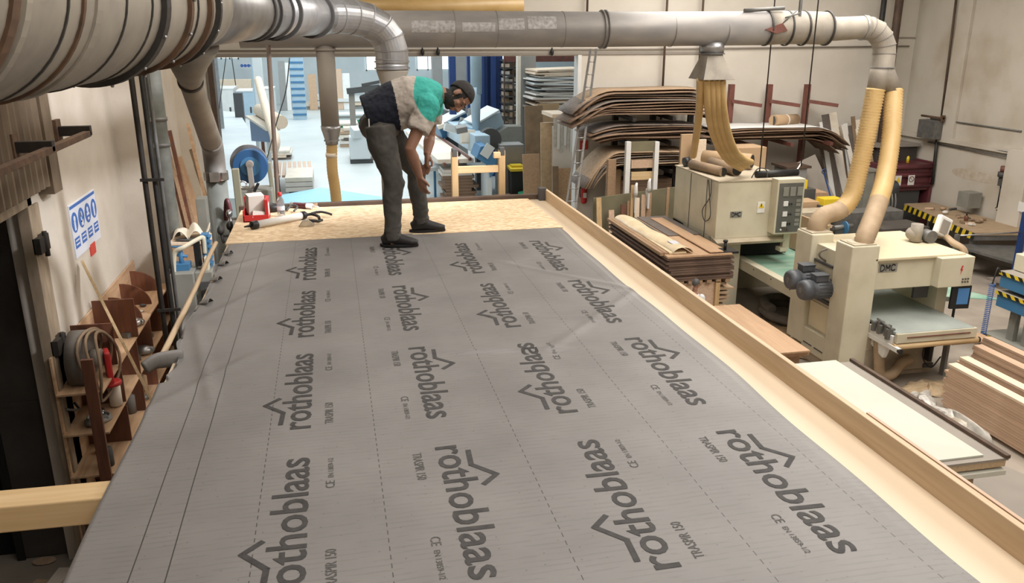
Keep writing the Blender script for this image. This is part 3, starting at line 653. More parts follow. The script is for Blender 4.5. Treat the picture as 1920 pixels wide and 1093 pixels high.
# ================================================================ DUCTS
def ring(b, p, q, r, wd, th=.02, seg=40):
    p = Vector(p); d = (Vector(q)-p).normalized(); b.tube([p-d*wd/2, p-d*wd/2+d*.001, p+d*wd/2-d*.001, p+d*wd/2], [r, r+th, r+th, r], seg, caps=False, sm=False)
t = thing('main_duct', (-.6, 6, 5.77), 'large dusty sheet metal suction duct running from the top left corner into the room', 'duct')
ax = [Vector(p) for p in ((-1.36, 1.6, 5.80), (-1.20, 3.25, 5.77), (-1.06, 4.2, 5.75), (-.90, 5.1, 5.755), (-.80, 5.75, 5.76), (-.60, 6.9, 5.765), (-.47, 7.7, 5.77), (-.02, 10.35, 5.79))]
rr = [.47, .41, .365, .32, .255, .225, .215, .22]
b = MB(); b.tube(ax[:5], rr[:5], 48, start=(0, 0, 1)); ob('duct_shell', b, 'galv_dusty', t)
b = MB(); b.tube(ax[4:7], rr[4:7], 40); ob('duct_shell', b, 'galv', t)
b = MB(); b.tube(ax[6:8], rr[6:8], 40); ob('duct_shell', b, 'galv', t)
for f, wd, mt in ((.18, .05, 'galv_dusty'), (.56, .02, 'rust')):
    p = ax[0].lerp(ax[1], f); 
def onaxis(Y):
    for i in range(len(ax)-1):
        if ax[i].y <= Y <= ax[i+1].y:
            k = (Y-ax[i].y)/(ax[i+1].y-ax[i].y); return ax[i].lerp(ax[i+1], k), rr[i]+(rr[i+1]-rr[i])*k, (ax[i+1]-ax[i])
for Y, wd, th, mt in ((2.7, .05, .012, 'rust'), (2.78, .04, .014, 'galv_dusty'), (3.12, .012, .006, 'ring_dark'), (3.28, .02, .010, 'rust'), (3.42, .05, .010, 'galv_dusty'), (3.72, .012, .006, 'ring_dark'), (4.05, .012, .006, 'ring_dark'), (4.22, .055, .028, 'ring_dark'), (4.62, .04, .022, 'rust'), (4.78, .012, .008, 'ring_dark'), (4.98, .035, .026, 'rust'), (5.16, .035, .03, 'ring_dark')):
    p, r, d = onaxis(Y); b = MB(); ring(b, p, p+d, r, wd, th, 56); ob('flange_ring', b, mt, t)
for Y, wd, th in ((7.0, .05, .014), (7.2, .03, .02), (7.72, .04, .018), (8.0, .05, .03), (9.7, .08, .03)):
    p, r, d = onaxis(Y); b = MB(); ring(b, p, p+d, r, wd, th, 48); ob('clamp_ring', b, 'ring_dark', t)
# bolts round the big flange
p, r, d = onaxis(4.62); dn = d.normalized(); sx = dn.cross(Vector((0, 0, 1))).normalized(); sz = sx.cross(dn)
for Yb in (4.22, 4.62, 5.16):
    p, r, d = onaxis(Yb); b = MB()
    for k in range(14): q = p + sx*((r+.03)*math.cos(k*.449)) + sz*((r+.03)*math.sin(k*.449)); b.ball(q, .009, seg=6, rings=4)
    ob('bolt', b, 'galv', t, kind='stuff')
# first branch: cone and pipe down beside the module
t = thing('branch_pipe', (-1.05, 7.6, 0), 'slanting branch pipe with a square hood dropping to an upright pipe left of the module', 'duct')
c0, r0, d0 = onaxis(5.25); b = MB()
b.tube([AY(368, 72, 6.2), AY(350, 108, 6.3), AY(357, 152, 6.6)], [(.16, .15), (.15, .14), .080], 28, start=(0, 1, 0)); ob('hood', b, 'galv_dusty', t)
b = MB(); ring(b, AY(357, 152, 6.6), AY(359, 160, 6.65), .080, .03, .012, 24); ob('hood_ring', b, 'ring_dark', t)
b = MB(); b.tube([AY(357, 152, 6.6), AY(360, 162, 6.7), (-1.07, 7.95, 4.66)], [.080, .082, .094], 24); ob('slanted_pipe', b, 'galv_dusty', t)
b = MB(); b.tube(spline([(-1.066, 7.93, 4.665), (-1.08, 8.1, 4.59), (-1.09, 8.2, 4.45), (-1.09, 8.2, 4.3)], 4), .097, 24); ring(b, (-1.09, 8.2, 4.34), (-1.09, 8.2, 4), .097, .02, .01, 24); ob('elbow', b, 'galv_grey', t)
b = MB(); b.tube([(-1.09, 8.2, 4.31), (-1.09, 8.2, 0)], .097, 24); ob('upright_pipe', b, 'grey_pipe', t)
b = MB(); ring(b, (-1.09, 8.2, 4.31), (-1.09, 8.2, 4), .10, .08, .012, 24); b.box(-1.13, -1.05, 8.06, 8.10, 4.27, 4.36); b.box(-1.02, -.97, 8.08, 8.14, 4.28, 4.35); ob('clamp', b, 'chrome', t)
# elbow turning down behind the man
t = thing('elbow_duct', (.6, 10.7, 4.6), 'segmented shiny metal elbow turning down behind the bent man', 'duct')
Q = spline([(-.06, 10.2, 5.788), (.22, 10.5, 5.79), (.50, 10.72, 5.74), (.72, 10.8, 5.60), (.80, 10.82, 5.38), (.80, 10.82, 5.22)], 3)
Qs = Q[::2] + ([Q[-1]] if len(Q) % 2 == 0 else [])
b = MB(); b.tube(Qs, .205, 32, sm=False)
ob('elbow_shell', b, 'galv', t, bev=0)
for i, q in enumerate(Qs[1:-1]):
    b = MB(); ring(b, q, Qs[i+2], .204, .014, .008, 40); ob('seam_ring', b, 'galv_grey', t)
for zq in (5.25,): b = MB(); ring(b, (.80, 10.82, zq), (.8, 10.82, 4), .2, .02, .02, 40); ob('clamp_ring', b, 'galv', t)
b = MB(); ring(b, (.80, 10.82, 5.17), (.8, 10.82, 4), .2, .02, .022, 40); b.tube([(.8, 10.82, 5.24), (.8, 10.82, 5.16)], .203, 40); ob('clamp_ring', b, 'galv', t)
b = MB(); b.tube([(.8, 10.82, 5.17), (.8, 10.82, 5.13), (.78, 10.82, 4.9), (.78, 10.82, 4.85)], [.20, .20, .11, .11], 32); ob('reducer', b, 'galv_dusty', t)
b = MB(); b.tube([(.78, 10.82, 4.86), (.70, 10.82, 4.3), (.70, 10.82, 0)], .10, 20); ob('drop_pipe', b, 'galv_grey', t)
# long cross duct
t = thing('cross_duct', (3.5, 13, 5.64), 'long painted duct crossing the whole picture above the opening', 'duct')
ZD = 5.645; b = MB(); b.tube([(-1.2, 13, ZD), (1.2, 13, ZD), (4.26, 13, ZD), (7.05, 13, ZD+.02)], .265, 44); ob('duct_shell', b, 'duct_paint', t)
for (x0, x1, a0, a1) in ((1.25, 1.9, 1.1, 1.75), (2.0, 2.5, 1.2, 1.7), (2.55, 2.95, .95, 1.6), (3.0, 3.45, .8, 1.55)):
    b = MB(); b.grid(lambda u, v: (x0+(x1-x0)*u, 13-.268*math.sin(a0+(a1-a0)*v)*1.0, ZD+.268*math.cos(a0+(a1-a0)*v)), 8, 8)
    ob('bare_patch', b, 'duct_peel', t, label='scuffed bare metal patch')
for x, th in ((1.9, .006), (2.55, .005), (4.24, .03), (4.30, .03), (3.6, .005), (5.4, .006), (6.3, .006)): b = MB(); ring(b, (x, 13, ZD), (x+1, 13, ZD), .264, .02 if th > .01 else .012, th, 44); ob('joint_ring', b, 'galv_grey', t)
b = MB(); b.tube([(7.05, 13, ZD+.02), (7.3, 13, ZD+.03), (7.62, 13, ZD+.03), (8.15, 13, ZD+.02)], [.268, .265, .262, .26], 44); ob('end_sleeve', b, 'galv_dusty', t)
for x in (7.05, 7.42, 7.72, 8.15): b = MB(); ring(b, (x, 13, ZD+.02), (x+1, 13, ZD+.02), .262, .03, .018, 44); ob('clamp_ring', b, 'ring_dark', t)
b = MB(); b.prism([(6.9, 12.735, ZD+.0), (7.2, 12.73, ZD+.1), (7.3, 12.73, ZD-.02), (7.1, 12.735, ZD-.06)], (0, -.01, 0)); ob('rust_plate', b, 'steel_red', t)
b = MB(); b.tube([(6.6, 12.9, ZD+.29), (7.3, 12.9, ZD+.33)], .03, 8); b.tube([(7.2, 12.75, ZD+.08), (7.45, 12.75, ZD+.30)], .012, 8); b.tube([(7.25, 12.75, ZD+.18), (7.5, 12.75, ZD+.25)], .012, 8); b.box(7.52, 7.56, 12.8, 12.84, ZD+.2, ZD+.46); ob('damper_lever', b, 'steel_grey', t)
# right end elbow + wye
t = thing('end_elbow', (9, 12.9, 5.2), 'pale segmented elbow at the right end of the cross duct with a forked outlet', 'duct')
b = MB(); b.tube([(8.14, 13, ZD+.02), (8.35, 13, ZD+.01), (8.75, 13, ZD+.03), (8.9, 13, ZD+.03)], [.20, .19, .185, .20], 36); b.tube([(8.14, 13, ZD+.02), (8.2, 13, ZD+.02)], [.26, .2], 36); ob('neck', b, 'galv_dusty', t)
Q = [Vector((8.88, 13, ZD+.03))] + arc((8.88, 13, ZD-.40), .43, R(80), R(0), 4, (1, 0, 0), (0, 0, 1))[0:] + [Vector((9.30, 12.98, 5.02))]
b = MB(); b.tube(Q, .185, 32, sm=False); ob('elbow_shell', b, 'galv_dusty', t)
for q, q2 in zip(Q[1:], Q[2:]): b = MB(); ring(b, q, q2, .186, .012, .008, 36); ob('seam_ring', b, 'galv_grey', t)
b = MB(); ring(b, (9.30, 12.98, 5.03), (9.30, 12.98, 4), .186, .02, .012, 36); ob('clamp_ring', b, 'galv', t)
b = MB(); ring(b, (8.83, 13, ZD+.03), (9, 13, ZD+.03), .19, .03, .014, 36); ob('clamp_ring', b, 'galv', t)
b = MB(); b.tube([(9.30, 12.98, 5.04), (9.25, 12.98, 4.9), AY(1642, 170, 12.98)], [.18, .165, .150], 28); b.tube([(9.30, 12.98, 5.04), (9.37, 12.98, 4.9), AY(1676, 172, 12.95)], [.18, .165, .145], 28); ob('wye', b, 'galv_dusty', t)
# suction hood over control cabinet
t = thing('suction_hood', (6.15, 13, 5.0), 'dusty flared suction hood hanging under the cross duct with flat hoses below it', 'hood')
b = MB(); b.tube([(6.14, 13, 5.45), (6.14, 13, 5.28)], .19, 32); ob('spigot', b, 'galv', t)
b = MB(); ring(b, (6.14, 13, 5.27), (6.14, 13, 5), .19, .02, .02, 36); ob('spigot_flange', b, 'steel_grey', t)
def hoodf(u, v):
    th = 2*math.pi*v; c, s_ = math.cos(th), math.sin(th); k = max(abs(c), abs(s_))
    r0 = .17; sq = (c/k, s_/k)
    x = (1-u)*r0*c + u*.27*sq[0]; y = (1-u)*r0*s_ + u*.30*sq[1]
    return (6.14+x+.02*u, 13+y, 5.27-.40*u)
b = MB(); b.grid(hoodf, 6, 40, sm=False); b.add([hoodf(1, k/40) for k in range(40)], [tuple(range(40))]); ob('hood_shell', b, 'galv_dusty', t, solid=.004)
def hose(name, pts, r, pitch, depth, mat, label, group=None, seg=20, parent=None, dusty=0):
    P, rs = hosepts(pts, r, pitch, depth); b = MB(); b.tube(P, rs, seg)
    if dusty:
        cut = int(len(P)*dusty)*seg
        for i in range(cut, len(b.m)): b.m[i] = 1
        mat = [mat, 'hose_dust']
    return ob(name, b, mat, parent, label=label, cat='hose' if parent is None else None, group=group)
hl = ['leftmost yellow hose under the suction hood, running straight down', 'second yellow hose under the suction hood, bending right at the cabinet', 'middle one of the five yellow hoses under the suction hood', 'fourth yellow hose from the left under the suction hood', 'rightmost of the yellow hoses under the suction hood, bending right at the cabinet']
for i in range(5):
    if i == 0: pts = [AY(1313, 148, 12.9), AY(1312, 195, 13.2), AY(1307, 245, 14.0), AY(1300, 292, 15.2)]
    else: k_ = (i-1); pts = [AY(1325+9.5*k_, 148, 12.86), AY(1327+9.5*k_, 195, 13.1), AY(1334+9.5*k_, 240, 13.7), AY(1349+9*k_, 278, 14.4), AY(1368+8*k_, 303-2*k_, 15.0), AY(1390+6*k_, 316-4*k_, 15.35+.06*k_)]
    hose('suction_hose', pts, .062, .035, .0035, 'hose', hl[i], 'yellow hoses under the hood')
# twin hoses to the sander
hose('suction_hose', [AY(1642, 166, 12.98), AY(1626, 250, 12.95), AY(1609, 325, 12.9), AY(1597, 368, 12.85), AY(1576, 393, 12.8), AY(1546, 404, 12.76), AY(1533, 418, 12.72), AY(1530, 436, 12.70)], .155, .05, .010, 'hose', 'left one of the thick ribbed yellow hoses, ending on the rear tower of the sander', seg=28, dusty=.74)
hose('suction_hose', [AY(1676, 168, 12.95), AY(1671, 255, 12.7), AY(1660, 330, 12.4), AY(1645, 385, 12.0), AY(1628, 430, 11.6), AY(1620, 452, 11.5), AY(1620, 466, 11.5)], .148, .05, .010, 'hose', 'right one of the thick ribbed yellow hoses, ending on the front tower of the sander', seg=28, dusty=.66)
# straight drop with clear hose in front of the opening
t = thing('drop_pipe', (0, 13, 3), 'pale grey upright pipe narrowing into an amber hose, left of the man', 'duct')
b = MB(); b.tube([(-.01, 13, 5.42), (-.005, 13, 4.23)], .135, 28); ring(b, (-.01, 13, 5.36), (0, 13, 4), .136, .03, .018, 28); ob('upright_pipe', b, 'grey_warm', t)
b = MB(); b.tube([(0, 13, 4.25), (0, 13, 4.2), (0, 13, 4.02), (0, 13, 3.97)], [.15, .145, .095, .095], 28); ring(b, (0, 13, 4.03), (0, 13, 3), .096, .02, .02, 28); ob('reducer', b, 'galv', t)
hose('amber_hose', [(0, 13, 4.0), (-.02, 13, 3.6), (.01, 13, 3.1), (.0, 13, 2), (0, 13, .4)], .082, .05, .002, 'hose', None, parent=t)
b = MB(); b.tube([(-.017, 13, 3.84), (-.02, 13, 3.78)], .087, 24); ob('dust_band', b, 'felt_white', t)
# yellow pipe behind
b = MB(); b.tube([(-.6, 17, 6.08), (3.9, 17, 6.10)], .12, 24); ob('yellow_pipe', b, 'hose', label='straight yellowish pipe just above and behind the long cross duct', cat='pipe')
# ================================================================ PEOPLE
from mathutils import Euler
def hand(b, wrist, palm_dir, side, curl_dir, L=.19, spread=.018, r=.0085, flipthumb=1):
    """adds a palm, four bent fingers and a thumb"""
    w0 = Vector(wrist); d = Vector(palm_dir).normalized(); s = Vector(side).normalized(); c = Vector(curl_dir).normalized()
    pl = L*.52
    b.tube([w0-d*.02, w0+d*pl*.3, w0+d*pl*.8, w0+d*pl], [(.026, .020), (.040, .019), (.044, .017), (.040, .013)], 14, start=c)
    fl = [.062, .074, .070, .054]
    for k in range(4):
        base = w0+d*(pl*.92)+s*((k-1.5)*.0215*-flipthumb)
        f = fl[k]*L/.19; q1 = base+(d*.85+c*.35+s*((k-1.5)*-.08*flipthumb)).normalized()*f*.5; q2 = q1+(d*.5+c*.8).normalized()*f*.32; q3 = q2+(d*.2+c*.95).normalized()*f*.26
        b.tube([base-d*.012, base, q1, q2, q3, q3+(q3-q2)*.25], [r*1.05, r*1.1, r, r*.93, r*.8, r*.4], 10, start=s)
    tb = w0+d*pl*.25+s*(.030*flipthumb)
    t1 = tb+(d*.6+s*.7*flipthumb+c*.2).normalized()*.035; t2 = t1+(d*.85+s*.25*flipthumb+c*.35).normalized()*.032
    b.tube([tb-(t1-tb)*.4, tb, t1, t2, t2+(t2-t1)*.3], [r*1.5, r*1.6, r*1.25, r*1.05, r*.5], 10, start=c)
def head(b, c, u, f, k=1.0):
    """skull, jaw, nose, ears, lips, brow in the frame u (crown), f (face)"""
    c = Vector(c); u = Vector(u).normalized(); f = Vector(f); f = (f-u*f.dot(u)).normalized(); s = u.cross(f)
    Q = Matrix((s, f, u)).transposed()
    P = lambda x, y, z: c + s*(x*k) + f*(y*k) + u*(z*k)
    b.ball(P(0, -.012, .030), (.074*k, .092*k, .088*k), seg=24, rings=16, rot=Q)
    b.ball(P(0, .022, -.030), (.058*k, .066*k, .082*k), seg=20, rings=14, rot=Q)
    b.ball(P(0, .052, -.088), (.030*k, .026*k, .024*k), rot=Q)
    b.tube([P(0, .082, .018), P(0, .098, -.012), P(0, .106, -.030), P(0, .088, -.040)], [.008*k, .011*k, .015*k, .011*k], 12)
    for q in (-1, 1):
        b.ball(P(q*.013, .094, -.034), .009*k, rot=Q)
        b.ball(P(q*.074, -.008, -.004), (.009*k, .020*k, .032*k), rot=Q)
        b.ball(P(q*.030, .070, .026), (.026*k, .014*k, .009*k), rot=Q)
        b.ball(P(q*.036, .058, -.018), (.022*k, .020*k, .020*k), rot=Q)
    b.tube([P(-.024, .078, -.060), P(0, .088, -.058), P(.024, .078, -.060)], [.005*k, .008*k, .005*k], 10)
    b.tube([P(-.020, .078, -.069), P(0, .086, -.070), P(.020, .078, -.069)], [.005*k, .008*k, .005*k], 10)
    return P, Q
def eyes(P, Q, par, k=1.0):
    for q in (-1, 1):
        b = MB(); b.ball(P(q*.030, .072, .008), .0105*k, rot=Q); ob('eye', b, 'steel_brown', par)
        b = MB(); b.ball(P(q*.030, .0800, .006), .0055*k, rot=Q); ob('iris', b, 'black', par)
        b = MB(); b.tube([P(q*.046, .072, .030), P(q*.030, .083, .034), P(q*.014, .082, .030)], [.003*k, .005*k, .004*k], 8); ob('eyebrow', b, 'hair', par)
def haircap(P, Q, par, mat='hair', k=1.0, beard=False, tight=False):
    b = MB()
    def f(u, v):
        th = 2*math.pi*v; ph = u*1.0
        front = math.cos(th-math.pi/2)       # +1 towards the face
        lim = 1.72 - .80*front if front > 0 else 1.72 + .72*(-front)
        a = ph*lim
        if tight: lim = 1.50 - .50*front if front > 0 else 1.50 + .80*(-front)
        a = ph*lim; ex = .0012*math.sin(9*th+7*a)+(.0015 if tight else 0)
        return P((.081+ex)*math.sin(a)*math.cos(th), -.012+(.099+ex)*math.sin(a)*math.sin(th), .030+(.096+ex)*math.cos(a))
    b.grid(f, 14, 40); ob('hair', b, mat, par, solid=.008*k)
    if beard:
        b = MB()
        def g(u, v):
            th = R(-105)+R(210)*v; zz = -.030-.075*u
            rad = 1.0-.30*u**2
            return P(.068*rad*math.sin(th), .012+.080*rad*math.cos(th)*(1+.06*u), zz-.012*math.cos(th))
        b.grid(lambda u, v: g(u, v) if abs(v-.5) > .14 or u > .62 else g(.62+.38*u, v), 8, 30)
        ob('beard', b, mat, par, solid=.006)
# ---- the man bending over the membrane
G0 = PZ+.014
t = thing('person', (.55, 6.45, G0), 'person in teal, beige and navy t-shirt and grey jeans bending over the membrane', 'person')
hipR, hipL = Vector((.36, 6.37, 4.90)), Vector((.40, 6.60, 4.91))
knR, anR = Vector((.445, 6.30, 4.50)), Vector((.415, 6.30, 4.10))
knL, anL = Vector((.655, 6.68, 4.52)), Vector((.685, 6.74, 4.12))
pel, ch, nk = Vector((.36, 6.48, 4.98)), Vector((.62, 6.48, 5.13)), Vector((.84, 6.49, 5.145))
shR, shL = Vector((.715, 6.29, 5.07)), Vector((.79, 6.68, 5.06))
elR, wrR = Vector((.565, 6.20, 4.775)), Vector((.635, 6.26, 4.555))
elL, wrL = Vector((.775, 6.72, 4.80)), Vector((.735, 6.60, 4.67))
hc = Vector((.970, 6.46, 5.130)); hu = Vector((.93, -.02, .20)); hf = Vector((.20, -.42, -.92))
body = MB()
body.tube([pel, pel.lerp(ch, .5)+Vector((0, 0, .01)), ch, Vector((.77, 6.49, 5.14)), nk], [(.15, .10), (.15, .10), (.18, .11), (.12, .09), (.062, .062)], 20, start=(0, 0, 1))
body.tube([nk-Vector((.08, 0, 0)), nk, hc-hu.normalized()*.05], [.07, .062, .058], 16)
for s_, e, w_, hip, kn, an in ((shR, elR, wrR, hipR, knR, anR), (shL, elL, wrL, hipL, knL, anL)):
    body.ball(s_, .062)
    body.tube([s_, s_.lerp(e, .4), e, e.lerp(w_, .3), w_], [.056, .054, .042, .046, .028], 16, start=(0, 1, 0))
    body.ball(hip, .085); body.tube([hip, hip.lerp(kn, .5), kn, kn.lerp(an, .35), an, an-Vector((0, 0, .04))], [.085, .075, .052, .054, .036, .035], 16, start=(0, 1, 0))
    body.tube([an-Vector((.02, 0, .05)), an+Vector((.10, 0, -.065))], [.035, .03], 12)
hand(body, wrR, (.25, .10, -.96), (.55, -.83, .10), (.70, .60, -.3), flipthumb=1)
hand(body, wrL, (-.08, -.10, -.98), (.75, -.65, 0), (-.55, -.1, -.6), flipthumb=1)
P, Q = head(body, hc, hu, hf, 1.06)
def hairy(p):
    q = Q.transposed() @ (p-hc)/1.06; x, y, z = abs(q.x), q.y, q.z
    if q.length > .17 or p.x < .86: return 0
    if z > .078 or (y < .0 and z > -.075 and not (x > .068 and -.036 < z < .028 and y > -.028)) or (x > .055 and y < .05 and z > .028): return 1
    if z < -.042 and y > -.03 and not (x < .024 and y > .07 and z > -.078): return 1
    if x > .052 and .008 < y < .036 and z < .04: return 1
    return 0
fuse('body', body, .0055, ['skin', 'hair'], t, smooth=2, matfn=hairy)
eyes(P, Q, t, 1.0); haircap(P, Q, t, tight=True)
# t-shirt: navy back, beige band, teal shoulder
sh = MB()
sh.tube([(.265, 6.48, 4.995), (.36, 6.48, 5.02), (.47, 6.48, 5.07), (.60, 6.48, 5.105), (.72, 6.485, 5.125), (.815, 6.49, 5.140), (.85, 6.49, 5.14)], [(.175, .150), (.19, .165), (.19, .175), (.215, .185), (.205, .160), (.12, .105), (.085, .08)], 28, start=(0, 0, 1))
sh.ball((.50, 6.48, 4.98), (.16, .17, .10)); sh.ball((.66, 6.48, 4.99), (.13, .18, .10))
for s_, e in ((shR, elR), (shL, elL)):
    o_ = s_.lerp(e, .58); sh.ball(s_+Vector((0, 0, .005)), .098); sh.tube([s_, s_.lerp(e, .3), o_], [.098, .092, .092], 20, start=(0, 1, 0))
def shirtcol(p):
    bx = .455 + (5.30-p.z)*.16
    if p.x < bx: return 0
    dx, dz = p.x-.790, p.z-5.16
    if math.hypot(dx/1.0, dz/1.15) < .175: return 2
    return 1
o = fuse('t_shirt', sh, .0065, ['navy', 'shirt_beige', 'teal'], t, smooth=9, matfn=shirtcol)
tx = bpy.data.textures.new('folds', 'CLOUDS'); tx.noise_scale = .055
md = o.modifiers.new('folds', 'DISPLACE'); md.texture = tx; md.strength = .022; md.mid_level = .5; md.texture_coords = 'GLOBAL'
# trousers
tr = MB()
tr.tube([(.31, 6.485, 5.035), (.34, 6.485, 4.99), (.375, 6.485, 4.90), (.40, 6.485, 4.82)], [(.155, .115), (.18, .15), (.182, .155), (.14, .11)], 24, start=(1, 0, 0))
for hip, kn, an, bd in ((hipR, knR, anR, .0), (hipL, knL, anL, .0)):
    tr.tube([hip+Vector((0, 0, .03)), hip.lerp(kn, .3)+Vector((-.01, 0, 0)), hip.lerp(kn, .7), kn, kn.lerp(an, .3)+Vector((-.012, 0, 0)), kn.lerp(an, .7), an+Vector((0, 0, .02)), an-Vector((-.005, 0, .035))], [.118, .112, .088, .076, .074, .066, .062, .066], 22, start=(0, 1, 0))
    for k in range(3): zz = an.z+.01+.033*k; q = kn.lerp(an, 1-(zz-an.z)/(kn.z-an.z)); tr.ball((q.x+.004*(-1)**k, q.y, zz), (.069, .066, .016))
    tr.ball(kn+Vector((.03, 0, .0)), (.055, .06, .05))
o = fuse('trousers', tr, .009, 'jean', t, smooth=5)
md = o.modifiers.new('folds', 'DISPLACE'); md.texture = tx; md.strength = .014; md.mid_level = .5; md.texture_coords = 'GLOBAL'
b = MB(); b.box(.275, .283, 6.30, 6.31, 4.93, 4.99); ob('pocket_tag', b, 'white', t)
def shoe(an, yawr, par, gz=G0):
    Qz = Matrix.Rotation(yawr, 3, 'Z'); A = Vector((an.x, an.y, gz)); T = lambda x, y, z: A + Qz @ Vector((x, y, z))
    b = MB()
    b.tube([T(-.085, 0, .045), T(-.05, 0, .055), T(.02, 0, .062), T(.09, .0, .046), T(.15, 0, .036), T(.195, 0, .030)], [(.030, .032), (.042, .050), (.042, .056), (.044, .040), (.046, .030), (.026, .020)], 20, start=(0, 0, 1))
    b.tube([T(-.03, 0, .06), T(-.02, 0, .115)], [(.046, .055), (.045, .05)], 18, start=(0, 1, 0))
    s_ = fuse('shoe', b, .006, 'shoe', par, smooth=3)
    b = MB(); P_ = [T(.205*math.cos(a)*(.98 if math.cos(a) > 0 else .50), .047*math.sin(a)*(1 if math.cos(a) > -.3 else .9), 0) for a in [k*math.pi/12 for k in range(24)]]
    b.prism(P_, (0, 0, .020)); ob('sole', b, 'sole', s_, bev=.003)
    for k in range(4): x = .02+.028*k; b = MB(); b.tube(spline([T(x, -.034, .083-.006*k), T(x+.012, 0, .102-.011*k), T(x, .034, .083-.006*k)], 4), .003, 6); ob('lace', b, 'black', s_)
    b = MB(); b.tube(spline([T(.02, 0, .10), T(.03, -.03, .13), T(.06, -.04, .11)], 4), .0025, 6); ob('lace', b, 'black', s_)
shoe(anR, R(-12), t); shoe(anL, R(-4), t, PZ+.014)
# ---- generic upright person for the three far ones
def figure(loc, face_deg, label, shirt, trou, h=1.75, pose='walk', hat=None, skin='skin'):
    t = thing('person', loc, label, 'person'); k = h/1.75; O = Vector(loc); Z = Matrix.Rotation(R(face_deg), 3, 'Z')
    W = lambda x, y, z: O + Z @ Vector((x*k, y*k, z*k))       # +y is the way the person faces
    st = .17 if pose == 'walk' else .03; bd = 0 if pose != 'bend' else .22
    b = MB(); b.tube([W(0, 0, .92), W(0, bd*.3, 1.15), W(0, bd*.8, 1.38), W(0, bd, 1.50)], [(.15*k, .10*k), (.14*k, .10*k), (.17*k, .11*k), .06*k], 16, start=tuple(Z @ Vector((0, 1, 0))))
    b.tube([W(0, bd, 1.46), W(0, bd+.02, 1.58)], .055*k, 12)
    J = []
    for q in (-1, 1):
        sh_, el_ = W(q*.19, bd*.9, 1.42), W(q*.25, bd*.9+.02*q*(pose == 'walk'), 1.14)
        wr_ = W(q*.24, bd*.9+(.25 if pose in ('work', 'bend') else .08*q), .98 if pose in ('work', 'bend') else .90)
        hp_, kn_, an_ = W(q*.09, 0, .90), W(q*.095, q*st*.6+.03, .49), W(q*.095, q*st-.03, .09)
        b.tube([sh_, el_, wr_], [.052*k, .042*k, .027*k], 12); b.tube([hp_, kn_, an_], [.085*k, .055*k, .036*k], 12); b.tube([an_, an_+Z @ Vector((0, .1*k, -.04*k))], .034*k, 10)
        dn = Z @ (Vector((0, .5, -.8)) if pose in ('work', 'bend') else Vector((0, .05, -1)))
        hand(b, wr_, dn, Z @ Vector((-q, 0, 0)), Z @ Vector((0, .7, -.3)), L=.18*k, r=.009*k)
        J.append((sh_, el_, wr_, hp_, kn_, an_))
    hc_ = W(0, bd+.04, 1.66); f_ = Z @ Vector((0, 1, -.12 if pose == 'walk' else -.5)); P, Q = head(b, hc_, Z @ Vector((0, .05 if pose == 'walk' else .3, 1)), f_, k*.97)
    fuse('body', b, .010, skin, t, smooth=2)
    b = MB(); b.tube([W(0, 0, .88), W(0, bd*.3, 1.15), W(0, bd*.8, 1.38), W(0, bd, 1.47)], [(.175*k, .125*k), (.165*k, .125*k), (.19*k, .13*k), .085*k], 18, start=tuple(Z @ Vector((0, 1, 0))))
    for j in J: b.ball(j[0], .075*k); b.tube([j[0], j[0].lerp(j[1], .75)], [.074*k, .066*k], 14)
    fuse('t_shirt', b, .014, shirt, t, smooth=3)
    b = MB(); b.tube([W(0, 0, 1.0), W(0, 0, .82)], [(.165*k, .12*k), (.16*k, .125*k)], 16, start=tuple(Z @ Vector((0, 1, 0))))
    for j in J: b.tube([j[3], j[4], j[5]], [.10*k, .07*k, .055*k], 14)
    fuse('trousers', b, .014, trou, t, smooth=3)
    haircap(P, Q, t, mat=hat or 'hair', k=k)
    for j in J:
        b = MB(); a = j[5]; fw_ = Z @ Vector((0, 1, 0)); g = Vector((a.x, a.y, loc[2])); b.tube([g-fw_*.08+Vector((0, 0, .04)), g+fw_*.02+Vector((0, 0, .05)), g+fw_*.17+Vector((0, 0, .03))], [(.035, .04), (.045, .05), (.035, .03)], 12); ob('shoe', b, 'shoe', t)
    return t
c = AZ(557, 213, 0); figure((c.x, c.y, 0), 175, 'person in black t-shirt and light trousers walking towards us in the far hall', 'black', 'grey_mid', 1.75)
c = AY(1303, 530, 12.9); figure((c.x, 12.9, 0), -60, 'person in dark cap and white and blue shirt standing beyond the upstand board', 'sign_white', 'blue_mid', c.z+.04, 'work', hat='grey_dark')
c = AY(866, 268, 27.5); figure((c.x, 27.5, 0), 20, 'person in grey top working at the pale blue machine', 'grey_mid', 'grey_dark', 1.75, 'bend')
# ================================================================ RIGHT SIDE OF THE HALL
def PB(b, x0, y0, x1, y1, Y, d, m=0):
    """box whose front face at depth Y covers the rectangle; d deep"""
    a = AY((x0+x1)/2, y0, Y).z; c = AY((x0+x1)/2, y1, Y).z; ym = (y0+y1)/2
    return b.box(AY(x0, ym, Y).x, AY(x1, ym, Y).x, Y, Y+d, min(a, c), max(a, c), m)
